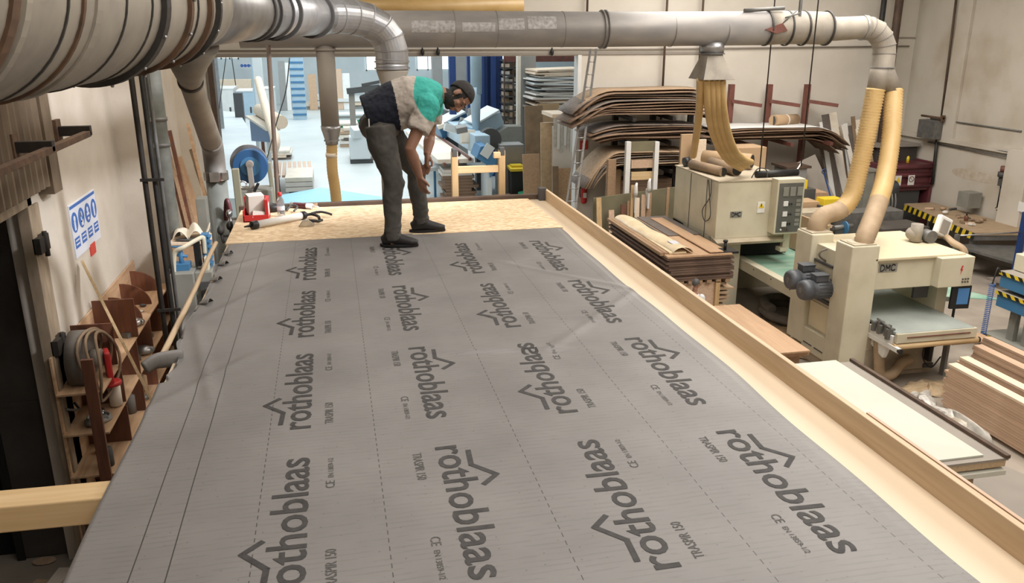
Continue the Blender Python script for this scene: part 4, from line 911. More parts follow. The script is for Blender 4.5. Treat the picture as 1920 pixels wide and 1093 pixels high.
# ---- front wide belt sander
SX0, SX1, SY0, SY1 = 7.98, 10.1, 11.3, 12.95
t = thing('wide_belt_sander', (9, 12.1, 0), 'cream wide belt sanding machine with two towers, in front of the green conveyor', 'sanding machine')
b = MB(); b.box(SX0+.1, SX1-.25, SY0+.1, SY1, 0, .22); ob('plinth', b, 'machine_dusty', t, bev=.01)
b = MB(); b.box(SX0+.42, SX1-.3, SY0+.02, SY1, .12, .88); b.box(SX0+.45, SX1-.28, SY0-.0, SY0+.03, .55, .57); ob('base_cabinet', b, 'machine_dusty', t, bev=.01)
b = MB(); b.box(SX0, SX0+.5, SY0, SY0+.46, .20, 2.35); ob('front_tower', b, 'machine', t, bev=.02)
b = MB(); b.box(SX0, SX0+.42, SY1-.5, SY1, .30, 2.28); ob('rear_tower', b, 'machine', t, bev=.02)
b = MB(); b.box(SX0+.02, SX0+.2, SY0+.44, SY1-.48, .22, .62); b.box(SX0+.10, SX0+.2, SY0+.44, SY1-.48, .60, 1.18); ob('side_plate', b, 'machine', t, bev=.008)
b = MB(); b.box(SX0+.075, SX0+.10, SY0+.50, SY1-.54, .66, 1.12); ob('side_door', b, 'machine_top', t, bev=.006)
b = MB(); b.box(SX0+.12, SX0+.5, SY0+.44, SY1-.48, 1.22, 2.12); ob('side_body', b, 'machine', t, bev=.008)
b = MB(); b.box(SX0+.06, SX0+.12, SY0+.46, SY1-.5, 1.18, 1.23); b.box(SX0+.08, SX0+.12, SY0+.5, SY1-.5, 1.30, 1.36); b.box(SX0+.08, SX0+.12, SY0+.6, SY1-.5, 1.82, 1.86); ob('dark_rail', b, 'grey_dark', t)
for k in range(2): b = MB(); b.box(SX0+.012, SX0+.02, SY0+.5+.34*k, SY0+.76+.34*k, .34, .36); ob('slot', b, 'grey_dark', t)
b = MB(); b.box(SX0+.46, SX1-.02, SY0+.06, SY1, 1.58, 2.08); ob('head_body', b, 'machine', t, bev=.012)
b = MB(); b.box(SX0+.44, SX1, SY0+.0, SY1+.02, 2.08, 2.13); ob('top_cover', b, 'machine_top', t, bev=.012)
b = MB(); b.box(SX1-.55, SX1+.08, SY0-.12, SY0+.35, 1.60, 2.10); ob('switch_box', b, 'machine', t, bev=.01)
for k in range(6): b = MB(); x = SX1-.10+.05*(k % 3); z = 1.68+.05*(k//3); b.tube([(x, SY0-.12, z), (x, SY0-.14, z)], .013, 10); ob('push_button', b, 'grey_dark', t)
b = MB(); b.prism([(SX1-.15, SY0-.122, 1.96), (SX1-.12, SY0-.122, 1.96), (SX1-.14, SY0-.122, 1.90), (SX1-.12, SY0-.122, 1.90), (SX1-.16, SY0-.122, 1.80), (SX1-.15, SY0-.122, 1.88), (SX1-.17, SY0-.122, 1.88)], (0, -.002, 0)); ob('hazard_mark', b, 'red', t)
b = MB(); b.box(SX0+.56, SX0+.90, SY0+.052, SY0+.058, 1.88, 2.02); ob('name_plate', b, 'machine_grey', t)
b = MB(); strokes(b, 'DMC', SX0+.59, SY0+.050, 1.90, .28, .10, .020); ob('plate_lettering', b, 'black', t)
b = MB(); b.box(SX1-.18, SX1+.02, SY0+.3, SY1-.2, .9, 1.6); ob('right_column', b, 'machine', t, bev=.01)
b = MB(); b.box(SX1-.60, SX1-.32, SY0+.35, SY0+.4, 1.28, 1.56); ob('side_panel', b, 'grey_dark', t)
b = MB(); b.obox((SX1-.0, SY0-.02, 1.38), (.34, .05, .40), (0, 0, R(-6))); ob('control_screen', b, 'black', t, bev=.006)
b = MB(); b.obox((SX1+.03, SY0-.049, 1.40), (.20, .006, .28), (0, 0, R(-6))); ob('display', b, 'screen_glow', t)
b = MB(); b.box(SX1-.06, SX1-.03, SY0-.0, SY0+.03, .75, 1.2); ob('cable', b, 'black', t)
# feed table
b = MB(); b.box(SX0+.56, SX1-.16, SY0-.62, SY1-.1, 1.02, 1.07); ob('feed_belt', b, 'belt_grey', t, bev=.01)
b = MB(); b.box(SX0+.54, SX1-.12, SY0-.64, SY0-.58, .90, 1.06); ob('table_front', b, 'machine', t, bev=.006)
b = MB(); b.box(SX0+.72, SX1-.25, SY0-.655, SY0-.638, .985, 1.0); ob('red_strip', b, 'steel_red', t)
b = MB(); b.tube([(SX0+.52, SY0-.60, .84), (SX1-.06, SY0-.60, .84)], .05, 20); ob('roller', b, 'pine_x', t)
b = MB(); b.tube([(SX1-.06, SY0-.60, .84), (SX1-.02, SY0-.60, .84)], .045, 20); ob('roller_end', b, 'black', t)
b = MB(); b.box(SX0+.52, SX0+.58, SY0-.55, SY0+.05, .86, 1.0); b.box(SX0+.50, SX0+.56, SY0-.75, SY0+.05, .78, .86); ob('table_arm', b, 'white', t, bev=.004)
b = MB(); b.tube([(SX0+.53, SY0-.78, .82), (SX0+.53, SY0-.73, .82)], .04, 14); ob('arm_end', b, 'black', t)
b = MB()
for k in range(5): b.box(SX0+.46+.04*(k % 2), SX0+.60, SY0-.50+.09*k, SY0-.44+.09*k, .92+.02*(k % 3), 1.10+.03*(k % 2))
b.tube([(SX0+.5, SY0-.5, 1.12), (SX0+.55, SY0-.1, 1.14)], .02, 8); ob('feed_gearbox', b, 'steel_grey', t, bev=.004)
b = MB(); b.obox((SX0+.62, SY0-.15, .72), (.08, .42, .26), (R(20), 0, 0)); ob('white_bracket', b, 'white', t, bev=.01)
def motor(c, par):
    c = Vector(c); b = MB(); b.tube([c+Vector((-.02, 0, 0)), c+Vector((.40, 0, 0))], .155, 28)
    for k in range(18):
        a = k*2*math.pi/18; b.beam(c+Vector((.10, .155*math.cos(a), .155*math.sin(a))), c+Vector((.38, .155*math.cos(a), .155*math.sin(a))), .012, .022)
    m_ = ob('motor', b, 'motor_grey', par)
    b = MB(); b.tube([c+Vector((-.17, 0, 0)), c+Vector((-.16, 0, 0)), c+Vector((-.10, 0, 0)), c+Vector((0.0, 0, 0))], [.12, .15, .172, .172], 28); ob('fan_cowl', b, 'motor_grey', m_)
    b = MB(); b.tube([c+Vector((-.175, 0, 0)), c+Vector((-.168, 0, 0))], .05, 16); ob('hub', b, 'steel_grey', m_)
    b = MB(); b.box(c.x+.05, c.x+.28, c.y-.09, c.y+.09, c.z+.15, c.z+.25); b.box(c.x+.04, c.x+.29, c.y-.10, c.y+.10, c.z+.25, c.z+.27); ob('terminal_box', b, 'motor_grey', m_, bev=.006)
motor((SX0-.34, SY0+.53, 1.50), t); motor((SX0-.34, SY0+.95, 1.56), t)
for k in range(3): b = MB(); q = SX0+.05; b.tube(spline([(q-.1, SY0+.5+.05*k, 1.74), (q-.04, SY0+.50+.04*k, 1.45), (q+.02, SY0+.52+.04*k, 1.38), (q+.05, SY0+.50+.02*k, 1.6), (q+.10, SY0+.48, 1.95)]), .022, 10); ob('cable_hose', b, 'hose_dust', t)
b = MB(); b.tube(spline([(SX0+.36, SY0+.86, 1.75), (SX0+.02, SY0+.86, 1.95), (SX0, SY0+.86, 2.05), (SX0+.1, SY0+.84, 2.1)]), .018, 8); ob('cable_hose', b, 'hose_grey', t)
for (x, y, z) in ((SX0+.24, SY0+.22, 2.35), (SX0+.22, SY1-.25, 2.28)): b = MB(); b.box(x-.2, x+.2, y-.2, y+.2, z, z+.02); b.tube([(x, y, z), (x, y, z+.03)], .175, 28); ob('hose_collar', b, 'machine_dusty', t)
# head unit on top of the sander
b = MB(); hx0, hy0 = 9.9, 12.2
b.tube([(hx0-.12, hy0-.05, 2.15), (hx0-.12, hy0-.05, 2.45)], .10, 16); b.ball((hx0-.12, hy0, 2.27), (.15, .14, .12)); ob('gear_motor', b, 'galv_dusty', t)
b = MB(); b.tube([(hx0+.08, hy0-.20, 2.24), (hx0+.08, hy0-.02, 2.24)], .11, 22); ob('handwheel', b, 'steel_grey', t)
b = MB(); b.obox((hx0+.34, hy0-.1, 2.40), (.32, .10, .34), (R(-8), R(24), R(8))); ob('pivot_screen', b, 'white', t, bev=.03)
b = MB(); b.obox((hx0+.345, hy0-.155, 2.395), (.20, .01, .24), (R(-8), R(24), R(8))); ob('screen_face', b, 'grey_warm', t, bev=.02)
b = MB(); b.tube(spline([(hx0+.3, hy0, 2.2), (10.3, 12.1, 2.22), (10.15, 11.7, 2.20), (10.22, 11.5, 2.1), (10.22, 11.45, 1.7)]), .045, 12); b.tube(spline([(hx0+.3, hy0+.1, 2.2), (10.35, 12.2, 2.24), (10.2, 11.75, 2.22), (10.26, 11.5, 2.1), (10.26, 11.45, 1.7)]), .035, 12); ob('cable_bundle', b, 'hose_dust', t)
hose('floor_hose', [(8.62, 11.22, .78), (8.62, 11.14, .45), (8.66, 11.10, .20), (8.85, 11.08, .18), (9.05, 11.15, .32), (9.25, 11.22, .36)], .085, .04, .004, 'hose_dust', None, parent=t)
b = MB(); b.box(9.6, 9.66, 11.18, 11.3, .30, .78); b.box(9.50, 9.72, 11.2, 11.28, .55, .66); b.tube([(9.60, 11.15, .6), (9.85, 11.10, .85)], .022, 8); b.tube(spline([(9.5, 11.2, .7), (9.46, 11.15, .4), (9.62, 11.12, .22), (9.78, 11.12, .4)]), .012, 8); ob('valve_unit', b, 'black', t)
b = MB(); b.box(9.62, 9.80, SY0-.01, SY0+.01, .14, .22); ob('id_plate', b, 'grey_dark', t)
b = MB(); b.box(9.9, 10.75, 11.05, 11.45, .62, .64); ob('outfeed_shelf', b, 'laminate', t, label='small wooden shelf on the right side')
b = MB(); b.box(9.95, 10.0, 11.2, 11.3, 0, .62); b.box(10.65, 10.7, 11.2, 11.3, 0, .62); ob('shelf_leg', b, 'grey_mid', t)
# ---- rear sander / control cabinet + conveyor
t = thing('cabinet_machine', (8.6, 16, 0), 'large cream machine cabinet with a grey switch panel and hoses lying on top', 'machine')
b = MB(); b.box(7.45, 9.1, 15.05, 17.2, 1.60, 2.76); ob('upper_cabinet', b, 'machine', t, bev=.015)
b = MB(); b.box(7.43, 9.12, 15.03, 17.22, 2.76, 2.79); ob('top_plate', b, 'machine_dusty', t, bev=.006)
b = MB(); b.box(7.45, 8.2, 15.35, 17.2, 0, 1.6); b.box(7.45, 9.8, 16.6, 17.2, 0, 1.6); ob('lower_cabinet', b, 'machine', t, bev=.01)
for y in (15.55, 16.35): b = MB(); b.box(7.440, 7.452, y-.006, y+.006, .2, 2.74); ob('door_seam', b, 'grey_dark', t)
b = MB(); b.prism([(7.43, 14.88, 1.56), (7.43, 15.2, 1.64), (7.43, 15.2, 1.5), (7.43, 14.92, 1.50)], (1.5, 0, 0)); ob('front_lip', b, 'machine_dusty', t, bev=.006)
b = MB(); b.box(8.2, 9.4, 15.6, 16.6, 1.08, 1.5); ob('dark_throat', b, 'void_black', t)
b = MB(); b.box(8.60, 9.20, 14.80, 15.06, 1.70, 2.82); ob('switch_panel', b, 'machine', t, bev=.012)
b = MB(); b.box(8.64, 9.16, 14.79, 14.80, 1.74, 2.74); ob('panel_face', b, 'panel_grey', t)
for k in range(3): b = MB(); x = 8.72+.155*k; b.box(x, x+.12, 14.775, 14.79, 2.48, 2.66); ob('gauge', b, 'machine_grey', t, bev=.004)
for k in range(3): b = MB(); z = 2.28-.21*k; b.box(8.75, 8.85, 14.77, 14.79, z, z+.10); ob('dial_switch', b, 'white', t, bev=.004)
for k in range(3):
    for q in range(2): b = MB(); z = 2.30-.2*k; b.box(9.03, 9.13, 14.78, 14.79, z+.08*q-.03, z+.03+.08*q); ob('plate', b, 'machine_grey', t)
for k in range(8): b = MB(); x = 8.88+.05*(k % 2); z = 2.32-.21*(k//2) if k < 6 else 1.92; b.tube([(x, 14.79, z), (x, 14.77, z)], .014, 10); ob('push_button', b, 'black', t)
for k in range(4): b = MB(); x = 8.74+.05*k; b.tube([(x, 14.79, 1.80), (x, 14.765, 1.80)], .018, 10); ob('push_button', b, 'white' if k == 0 else 'steel_brown', t)
b = MB(); b.box(7.75, 8.00, 15.035, 15.05, 2.04, 2.16); ob('name_plate', b, 'machine_grey', t)
b = MB(); strokes(b, 'DMC', 7.775, 15.032, 2.06, .20, .08, .016); ob('plate_lettering', b, 'black', t)
p = AY(1427, 388, 15.04); b = MB(); b.box(p.x-.08, p.x+.08, 15.035, 15.05, p.z-.12, p.z+.10); ob('warning_label', b, 'white', t)
b = MB(); b.prism([(p.x-.065, 15.034, p.z-.02), (p.x+.065, 15.034, p.z-.02), (p.x, 15.034, p.z+.09)], (0, -.003, 0)); b2 = ob('warning_triangle', b, 'yellow', t)
b = MB(); b.prism([(p.x-.01, 15.030, p.z+.065), (p.x+.012, 15.030, p.z+.065), (p.x+.0, 15.030, p.z+.03), (p.x+.014, 15.030, p.z+.03), (p.x-.008, 15.030, p.z-.01), (p.x-.002, 15.030, p.z+.02), (p.x-.016, 15.030, p.z+.02)], (0, -.002, 0)); ob('warning_bolt', b, 'black', t)
b = MB(); b.box(8.95, 9.1, 15.0, 15.1, 1.35, 1.7); b.box(8.85, 9.02, 14.9, 15.1, 1.30, 1.38); ob('panel_bracket', b, 'machine', t, bev=.004)
for lbl, z0 in (('a', 2.72),): b = MB(); b.tube(spline([(7.44, 15.5, 2.74), (7.42, 15.35, 2.4), (7.40, 15.22, 2.05), (7.40, 15.45, 1.9), (7.40, 15.6, 2.1), (7.41, 15.3, 2.45), (7.43, 15.35, 2.78)]), .010, 8); ob('looped_cable', b, 'grey_dark', t)
t2 = thing('belt_conveyor', (9.1, 14.2, 0), 'cream conveyor frame with a dusty green belt between the two machines', 'conveyor')
b = MB(); b.box(8.42, 9.95, 12.95, 16.3, 1.0, 1.035); ob('green_belt', b, 'belt_green', t2, bev=.006)
for x in (8.24, 9.95): b = MB(); b.box(x, x+.18, 12.96, 16.2, .84, 1.06); ob('side_beam', b, 'machine', t2, bev=.008)
b = MB(); b.box(8.24, 10.13, 16.2, 16.32, .84, 1.06); ob('end_beam', b, 'machine', t2, bev=.008)
for x in (8.25, 9.96):
    for y in (13.05, 15.95): b = MB(); b.box(x, x+.16, y, y+.18, 0, .86); ob('leg', b, 'machine', t2, bev=.01)
for k in range(4): b = MB(); b.tube([(8.238, 13.4+.7*k, .99), (8.232, 13.4+.7*k, .99)], .014, 8); ob('bolt', b, 'black', t2)
# things lying on the cabinet
TZ = 2.79
def onTop(name, pts, r, mat, label, cat, seg=16, **k): b = MB(); b.tube([(x, y, TZ+z) for x, y, z in pts], r, seg, **k); return ob(name, b, mat, label=label, cat=cat)
for i, (xa, ya, xb, yb, r) in enumerate(((7.0+.55, 16.6, 7.75, 15.5, .10), (8.0, 16.6, 8.05, 15.5, .12))):
    t = thing('rubber_tube', (xa, ya, TZ), ('dusty cut hose lying left on top of the cream cabinet', 'dusty cut hose lying in the middle on top of the cream cabinet')[i], 'tube', 'cut hoses on the cabinet')
    b = MB(); b.tube([(xa, ya, TZ+r), ((xa+xb)/2, (ya+yb)/2, TZ+r), (xb, yb, TZ+r)], r, 20); ob('tube_body', b, 'tube_brown', t)
    b = MB(); b.tube([(xb, yb-.001, TZ+r), (xb, yb-.006, TZ+r)], r*.85, 20); ob('dark_mouth', b, 'black', t)
onTop('black_cylinder', [(8.35, 15.25, .07), (9.3, 15.3, .07)], .07, 'black', 'black rod shaped cylinder lying along the front top edge of the cabinet', 'cylinder')
onTop('white_stick', [(9.3, 15.4, .03), (9.75, 15.9, .18)], .014, 'white', 'thin pale stick poking up right of the black cylinder', 'stick')
onTop('dark_mallet', [(7.5, 16.9, .10), (7.62, 16.9, .12)], .10, 'black', 'small black wheel on the rear left corner of the cabinet', 'wheel')
onTop('cable_loop', spline([(8.2, 15.15, .02), (8.3, 15.12, .2), (8.5, 15.15, .18), (8.55, 15.15, .02)]), .012, 'grey_dark', 'small dark cable loop at the front of the cabinet top', 'cable', 8)
t = thing('paper_cylinder', (8.3, 16.4, TZ), 'brown cardboard tube with a dark open end behind the yellow hoses', 'tube')
b = MB(); b.tube([(8.0, 17.0, TZ+.18), (8.75, 16.2, TZ+.18)], .16, 24); ob('tube_body', b, 'cardboard', t)
b = MB(); b.tube([(8.75, 16.2, TZ+.18), (8.755, 16.195, TZ+.18)], .14, 24); ob('dark_mouth', b, 'black', t)
# crate of sheets in front of the cabinet
X0, X1, Y0, Y1 = 6.02, 7.34, 14.0, 17.4
t = thing('wooden_crate', (6.6, 15, 0), 'plywood sided crate under the stack of brown sheets', 'crate')
b = MB(); b.box(X0+.05, X1-.25, Y0+.10, Y1, 0, 1.02); ob('crate_box', b, 'pine_z', t, bev=.006)
b = MB(); b.obox((X0+.62, Y0+.03, .56), (.95, .02, .95), (R(-3), 0, 0)); ob('plywood_panel', b, 'beech', t)
b = MB(); b.box(X0+1.0, X0+1.09, Y0-.02, Y0+.06, .05, 1.05); ob('corner_batten', b, 'pine_z', t, bev=.004)
random.seed(11)
for k in range(11):
    z = .04+.09*k; b = MB(); dx = random.uniform(0, .14)
    b.obox((X1-.18+dx*.5, Y0+.35, z+.03), (.28+dx, .55, .045), (random.uniform(-.06, .06), random.uniform(-.08, .12), random.uniform(-.3, .3)))
    ob('offcut_board', b, 'veneer_light', label='ragged offcut stuck between the crate and its right side, in a pile', cat='offcut', group='offcuts beside the crate')
for k in range(7):
    b = MB(); x = X0+.05+.19*k; b.box(x, x+.1, Y0-.02, Y1, 1.03, 1.10); ob('bearer', b, 'beech_edge', t)
for k in range(12):
    z = 1.10+.042*k; b = MB(); d = random.uniform(-.03, .03); far = (.18 if k < 5 else 0)
    b.box(X0+d+far*.2, X1+d*1.3, Y0+random.uniform(-.03, .03)-(.02 if k < 5 else 0), Y1, z, z+.036)
    ob('brown_sheet', b, 'mdf_edge' if k < 11 else 'laminate', label='brown board in the pile on the crate' if k < 11 else 'orange brown board topping the pile on the crate', cat='board', group='boards piled on the crate' if k < 11 else None, bev=.002)
ZT = 1.10+.042*12
b = MB(); b.box(X0+.62, X1+.0, Y0+1.5, Y1-.05, ZT, ZT+.012); ob('dark_sheet', b, 'mdf_grey', label='dark grey sheet at the back of the pile beside the cabinet', cat='board')
b = MB(); b.box(X1-.35, X1+.12, Y0+.02, Y0+.35, ZT-.03, ZT+.01); ob('black_strip', b, 'black', label='black strip sticking out at the right front corner of the pile', cat='strip')
b = MB(); b.box(X0+.85, X0+1.12, Y0+.02, Y0+3.1, ZT+.012, ZT+.03); ob('long_board', b, 'laminate', label='long narrow wood board lying over the grey sheet', cat='board')
b = MB(); b.box(X0+.32, X0+.55, Y0+1.6, Y0+3.3, ZT, ZT+.02); ob('dark_strip', b, 'grey_dark', label='dark slate strip between the wrapped bundle and the narrow board', cat='strip')
for k in range(2): b = MB(); b.box(X0-.10+.08*k, X0-.03+.08*k, Y0+.15, Y1-.1, ZT-.03+.0*k, ZT+.03); ob('long_lath', b, 'beech_edge', label=('outer', 'inner')[k]+' long lath along the left edge of the pile', cat='lath')
def wrap(u, v):
    a = math.pi*v; x = X0+.22-.20*math.cos(a)+.02*math.sin(9*u); return (x+.12*(1-u), Y0+.10+3.1*u, ZT+.01+(.10+.015*math.sin(14*u+3*v))*math.sin(a))
t = thing('wrapped_bundle', (X0+.3, 15, ZT), 'long bundle wrapped in cloudy cream plastic on the pile of boards', 'bundle')
b = MB(); b.grid(wrap, 40, 14); b.box(X0+.08, X0+.42, Y0+.14, Y0+3.15, ZT, ZT+.03); ob('plastic_wrap', b, 'wrap_cream', t)
b = MB(); b.box(X0+.26, X0+.42, Y0+.45, Y0+.7, ZT+.112, ZT+.116); ob('paper_label', b, 'sign_white', t)
b = MB(); b.tube([(7.26, 14.2, ZT), (7.26, 14.2, ZT+.16)], .03, 10); b.tube([(7.26, 14.2, ZT+.16), (7.26, 14.2, ZT+.2)], .045, 10); ob('clamp_screw', b, 'black', label='small black clamp screw on the right front corner of the board pile', cat='clamp')
# long pale board on pallet beside the module
t = thing('pallet', (6.6, 8.5, 0), 'low wooden pallet and pale boards under the long white panel', 'pallet')
for k in range(5): b = MB(); y = 7.05+.7*k; b.box(6.15, 7.3, y, y+.1, .86, .95); ob('crosspiece', b, 'pine', t, bev=.004)
b = MB(); b.box(6.1, 7.15, 7.3, 9.9, 0, .78); ob('stacked_core', b, 'beech_edge', t)
b = MB(); b.box(6.2, 7.28, 7.0, 9.95, .78, .84); ob('pale_board', b, 'board_white', t, bev=.004)
b = MB(); b.box(6.15, 7.30, 7.02, 9.98, .955, .985); ob('grey_underlay', b, 'grey_warm', label='dark grey sheet showing right of the long white panel', cat='board')
b = MB(); b.box(6.18, 7.03, 7.10, 10.02, .987, 1.012); ob('white_board', b, 'board_white', label='long smooth white panel lying just beyond the upstand board', cat='panel', bev=.002)
b = MB(); b.box(7.24, 7.30, 7.0, 10.0, .987, 1.03); ob('brown_rail', b, 'steel_brown', label='thin brown rail along the far edge of the white panel', cat='rail', bev=.002)
b = MB(); b.prism([(7.35, 7.4, .0), (7.7, 4.6, 0), (10.5, 4.6, 0), (9.0, 7.2, 0), (8.2, 9.6, 0), (7.4, 9.0, 0)], (0, 0, .006)); ob('floor_cardboard', b, 'grey_warm', label='large dusty sheet lying on the floor between white panel and lumber stack', cat='sheet')
# wood sheet left of it
for k in range(4):
    b = MB(); b.box(6.05+.01*k, 7.05-.012*k, 10.75-.03*k, 13.0, .80+.03*k, .826+.03*k); ob('laminate_sheet', b, 'laminate', label='orange brown laminate sheet in the low pile left of the white panel', cat='board', group='laminate sheets beyond the upstand')
b = MB(); b.box(6.1, 7.0, 10.9, 12.9, 0, .80); ob('sheet_support', b, 'beech_edge', label='stacked wood block under the orange brown laminate sheets', cat='block')
# floor clutter under the conveyor
hose('coiled_hose', [Vector((8.95+.55*math.cos(a)*(1-.05*a/6), 14.35+.75*math.sin(a), .10+.02*a)) for a in [k*.5 for k in range(20)]], .09, .06, .004, 'hose_grey', 'thick grey hose coiled on the floor under the conveyor')
for i, (x, y, ang, l) in enumerate(((8.8, 13.3, 60, .8), (8.55, 12.6, 15, .6), (8.95, 12.9, 110, .5))):
    d = Vector((math.cos(R(ang)), math.sin(R(ang)), 0)); b = MB(); b.tube([Vector((x, y, .09)), Vector((x, y, .09))+d*l], .085, 20, caps=False); b.tube([Vector((x, y, .09)), Vector((x, y, .09))+d*l], .07, 20, caps=False)
    ob('pipe_piece', b, 'hose_dust', label=('dusty pipe piece standing out from under the conveyor', 'short dusty pipe piece beside the sander base', 'short pipe stub behind the sander base')[i], cat='pipe')
random.seed(5)
for k in range(12):
    x, y = random.uniform(7.45, 8.6), random.uniform(12.2, 14.8); b = MB()
    b.obox((x, y, .012+.004*k), (random.uniform(.2, .8), random.uniform(.12, .45), .008), (0, 0, random.uniform(0, 3)))
    ob('veneer_scrap', b, random.choice(['veneer_light', 'veneer_grey', 'cardboard', 'paper']), label='thin scrap of veneer or card on the floor by the conveyor', cat='scrap', group='scraps on the floor by the conveyor')
# plastic waste heap
def heap(cx, cy, lx, ly, h, rot, seed, name, mat, label, cat):
    random.seed(seed); ph = [random.uniform(0, 6) for _ in range(6)]; Z = Matrix.Rotation(R(rot), 3, 'Z')
    def f(u, v):
        a = 2*math.pi*v; r = math.sin(math.pi*u*.5); k = 1+.18*math.sin(3*a+ph[0])+.12*math.sin(5*a+ph[1])+.08*math.sin(9*a+ph[2])
        z = h*math.cos(math.pi*u*.5)*(1+.35*math.sin(4*a+ph[3])+.25*math.sin(7*a+6*u+ph[4])) + .02*math.sin(11*a+9*u)
        return tuple(Vector((cx, cy, .004)) + Z @ Vector((lx*r*k*math.cos(a), ly*r*k*math.sin(a), max(0, z))))
    b = MB(); b.grid(f, 20, 48); return ob(name, b, mat, label=label, cat=cat)
heap(8.68, 10.2, .42, .26, .17, 20, 1, 'plastic_sheet', 'plastic_wrap', 'crumpled dusty clear plastic in a heap before the sander', 'plastic waste')
heap(8.76, 9.55, .60, .17, .17, -80, 2, 'plastic_sheet', 'plastic_wrap', 'long twisted roll of dusty plastic left of the lumber stack', 'plastic waste')
heap(8.50, 9.95, .26, .16, .15, 40, 3, 'black_bag', 'black', 'black plastic bag within the plastic waste heap', 'bag')
heap(8.55, 9.45, .42, .18, .13, -30, 4, 'plastic_sheet', 'felt_white', 'pale crumpled sheet at the near end of the waste heap', 'plastic waste')
heap(9.3, 10.75, .5, .3, .07, 0, 6, 'sawdust_pile', 'sawdust', 'low heap of pale sawdust in front of the sander', 'sawdust')
heap(8.62, 8.95, .25, .12, .06, -40, 9, 'foil_scrap', 'galv', 'shiny foil scrap at the near end of the waste', 'foil')
# lumber stacks
def lumber(x0, wdt, y0, y1, n, z0, hh, jit, seed, label, top, group, toplabel):
    random.seed(seed)
    for k in range(n):
        b = MB(); d = random.uniform(-jit, jit)
        b.box(x0+random.uniform(-.006, .006), x0+wdt, y0, y1+d, z0+hh*k, z0+hh*k+hh*.90)
        last = k == n-1
        ob('lumber_board', b, 'light_wood' if last and top else 'beech', label=toplabel if last else label, cat='board', group=None if last else group)
lumber(9.03, .16, 4.6, 10.10, 17, .06, .041, .05, 21, 'reddish board in the tall near lumber stack at the right edge', True, 'boards of the near lumber stack', 'pale topmost board of the nearest tall lumber stack')
lumber(9.36, .16, 4.6, 10.28, 17, .06, .042, .06, 22, 'board in the second lumber stack just behind the near one', True, 'boards of the second lumber stack', 'pale topmost board of the second lumber stack')
lumber(9.93, .16, 4.6, 10.62, 12, .28, .042, .05, 23, 'board in the third lumber stack from the front', False, 'boards of the third lumber stack', 'reddish topmost board of the third lumber stack, longest toward the sander')
lumber(10.35, .16, 4.6, 10.95, 12, .28, .042, .05, 24, 'board in the rearmost lumber stack beside the blue table', False, 'boards of the rear lumber stack', 'topmost board of the rearmost lumber stack')
b = MB(); b.box(9.90, 10.5, 4.6, 10.2, 0, .28); ob('lumber_bearer', b, 'mahogany', label='dark wooden base carrying the two rear lumber stacks', cat='bearer')
for y in (5.2, 7.0, 9.4): b = MB(); b.box(9.05, 9.5, y, y+.1, 0, .06); ob('bearer', b, 'pine_x', label='short bearer on the floor under the near lumber stacks, '+{5.2: 'nearest', 7.0: 'middle', 9.4: 'farthest'}[y], cat='bearer')
# blue lift table at the right edge
t = thing('lift_table', (12.4, 11, 0), 'blue machine table with yellow and black edge stripes at the right picture edge', 'machine')
def hazx(b, y0, y1, x, z0, z1, n):
    for k in range(n):
        a = y0+(y1-y0)*k/n; c = y0+(y1-y0)*(k+1)/n; s_ = (y1-y0)/n*.6
        b.add([(x, a, z0), (x, c, z0), (x, min(c+s_, y1), z1), (x, a+s_, z1)], [(0, 1, 2, 3)], 1-k % 2)
def hazard(b, x0, x1, y, z0, z1, n, m0=0, m1=1):
    for k in range(n):
        a = x0+(x1-x0)*k/n; c = x0+(x1-x0)*(k+1)/n; s_ = (x1-x0)/n*.6
        b.add([(a, y, z0), (c, y, z0), (c+s_ if k < n-1 else c, y, z1), (a+s_, y, z1)], [(0, 1, 2, 3)], m0 if k % 2 else m1)
for z in (1.52, 1.16):
    b = MB(); b.box(11.52, 13.2, 9.6, 12.0, z-.26, z-.04); ob('blue_frame', b, 'blue_mid', t, bev=.006)
    b = MB(); b.box(11.50, 13.22, 9.58, 12.02, z-.04, z+.03); ob('table_top', b, 'grey_warm', t, bev=.004)
    b = MB(); hazx(b, 9.58, 12.02, 11.495, z-.038, z+.028, 26); ob('hazard_stripe', b, ['yellow', 'black'], t)
b = MB(); b.box(11.62, 11.72, 11.6, 11.75, 0, .9); b.box(11.62, 11.72, 11.3, 11.42, 0, .9); ob('column', b, 'machine_grey', t, bev=.006)
b = MB(); b.box(11.5, 13.1, 9.7, 12.2, .18, .34); b.box(11.4, 13.1, 9.7, 12.2, 0, .18); ob('base_frame', b, 'machine_grey', t, bev=.006)
b = MB(); hazx(b, 9.7, 12.2, 11.495, .24, .32, 22); ob('hazard_stripe', b, ['yellow', 'black'], t)
b = MB(); b.box(11.75, 13.1, 10.2, 12.0, 1.56, 1.86); ob('cabinet', b, 'machine', t, bev=.01)
b = MB(); P = []
for k in range(240): a = k*.9; P.append((11.28+.045*math.cos(a), 11.9+.045*math.sin(a), .16+1.2*k/240))
b.tube(P, .007, 6); ob('coiled_air_hose', b, 'sign_blue', label='blue spiral air hose hanging left of the blue machine table', cat='hose')
b = MB(); b.tube(spline([(11.28, 11.9, 1.35), (11.38, 11.95, 1.62), (11.5, 12.0, 1.52)]), .012, 8); ob('air_hose', b, 'black', t)
b = MB(); b.prism([(10.35, 12.9, .9), (11.9, 12.2, .9), (11.2, 13.9, .9), (10.4, 13.9, .9)], (0, 0, .01)); ob('green_sheet', b, 'belt_green', label='pale green sheet corner right of the sander', cat='sheet')
b = MB(); b.box(10.35, 10.5, 12.95, 13.9, 0, .9); ob('carton_stack', b, 'cardboard', label='brown cardboard stack under the pale green sheet', cat='carton')
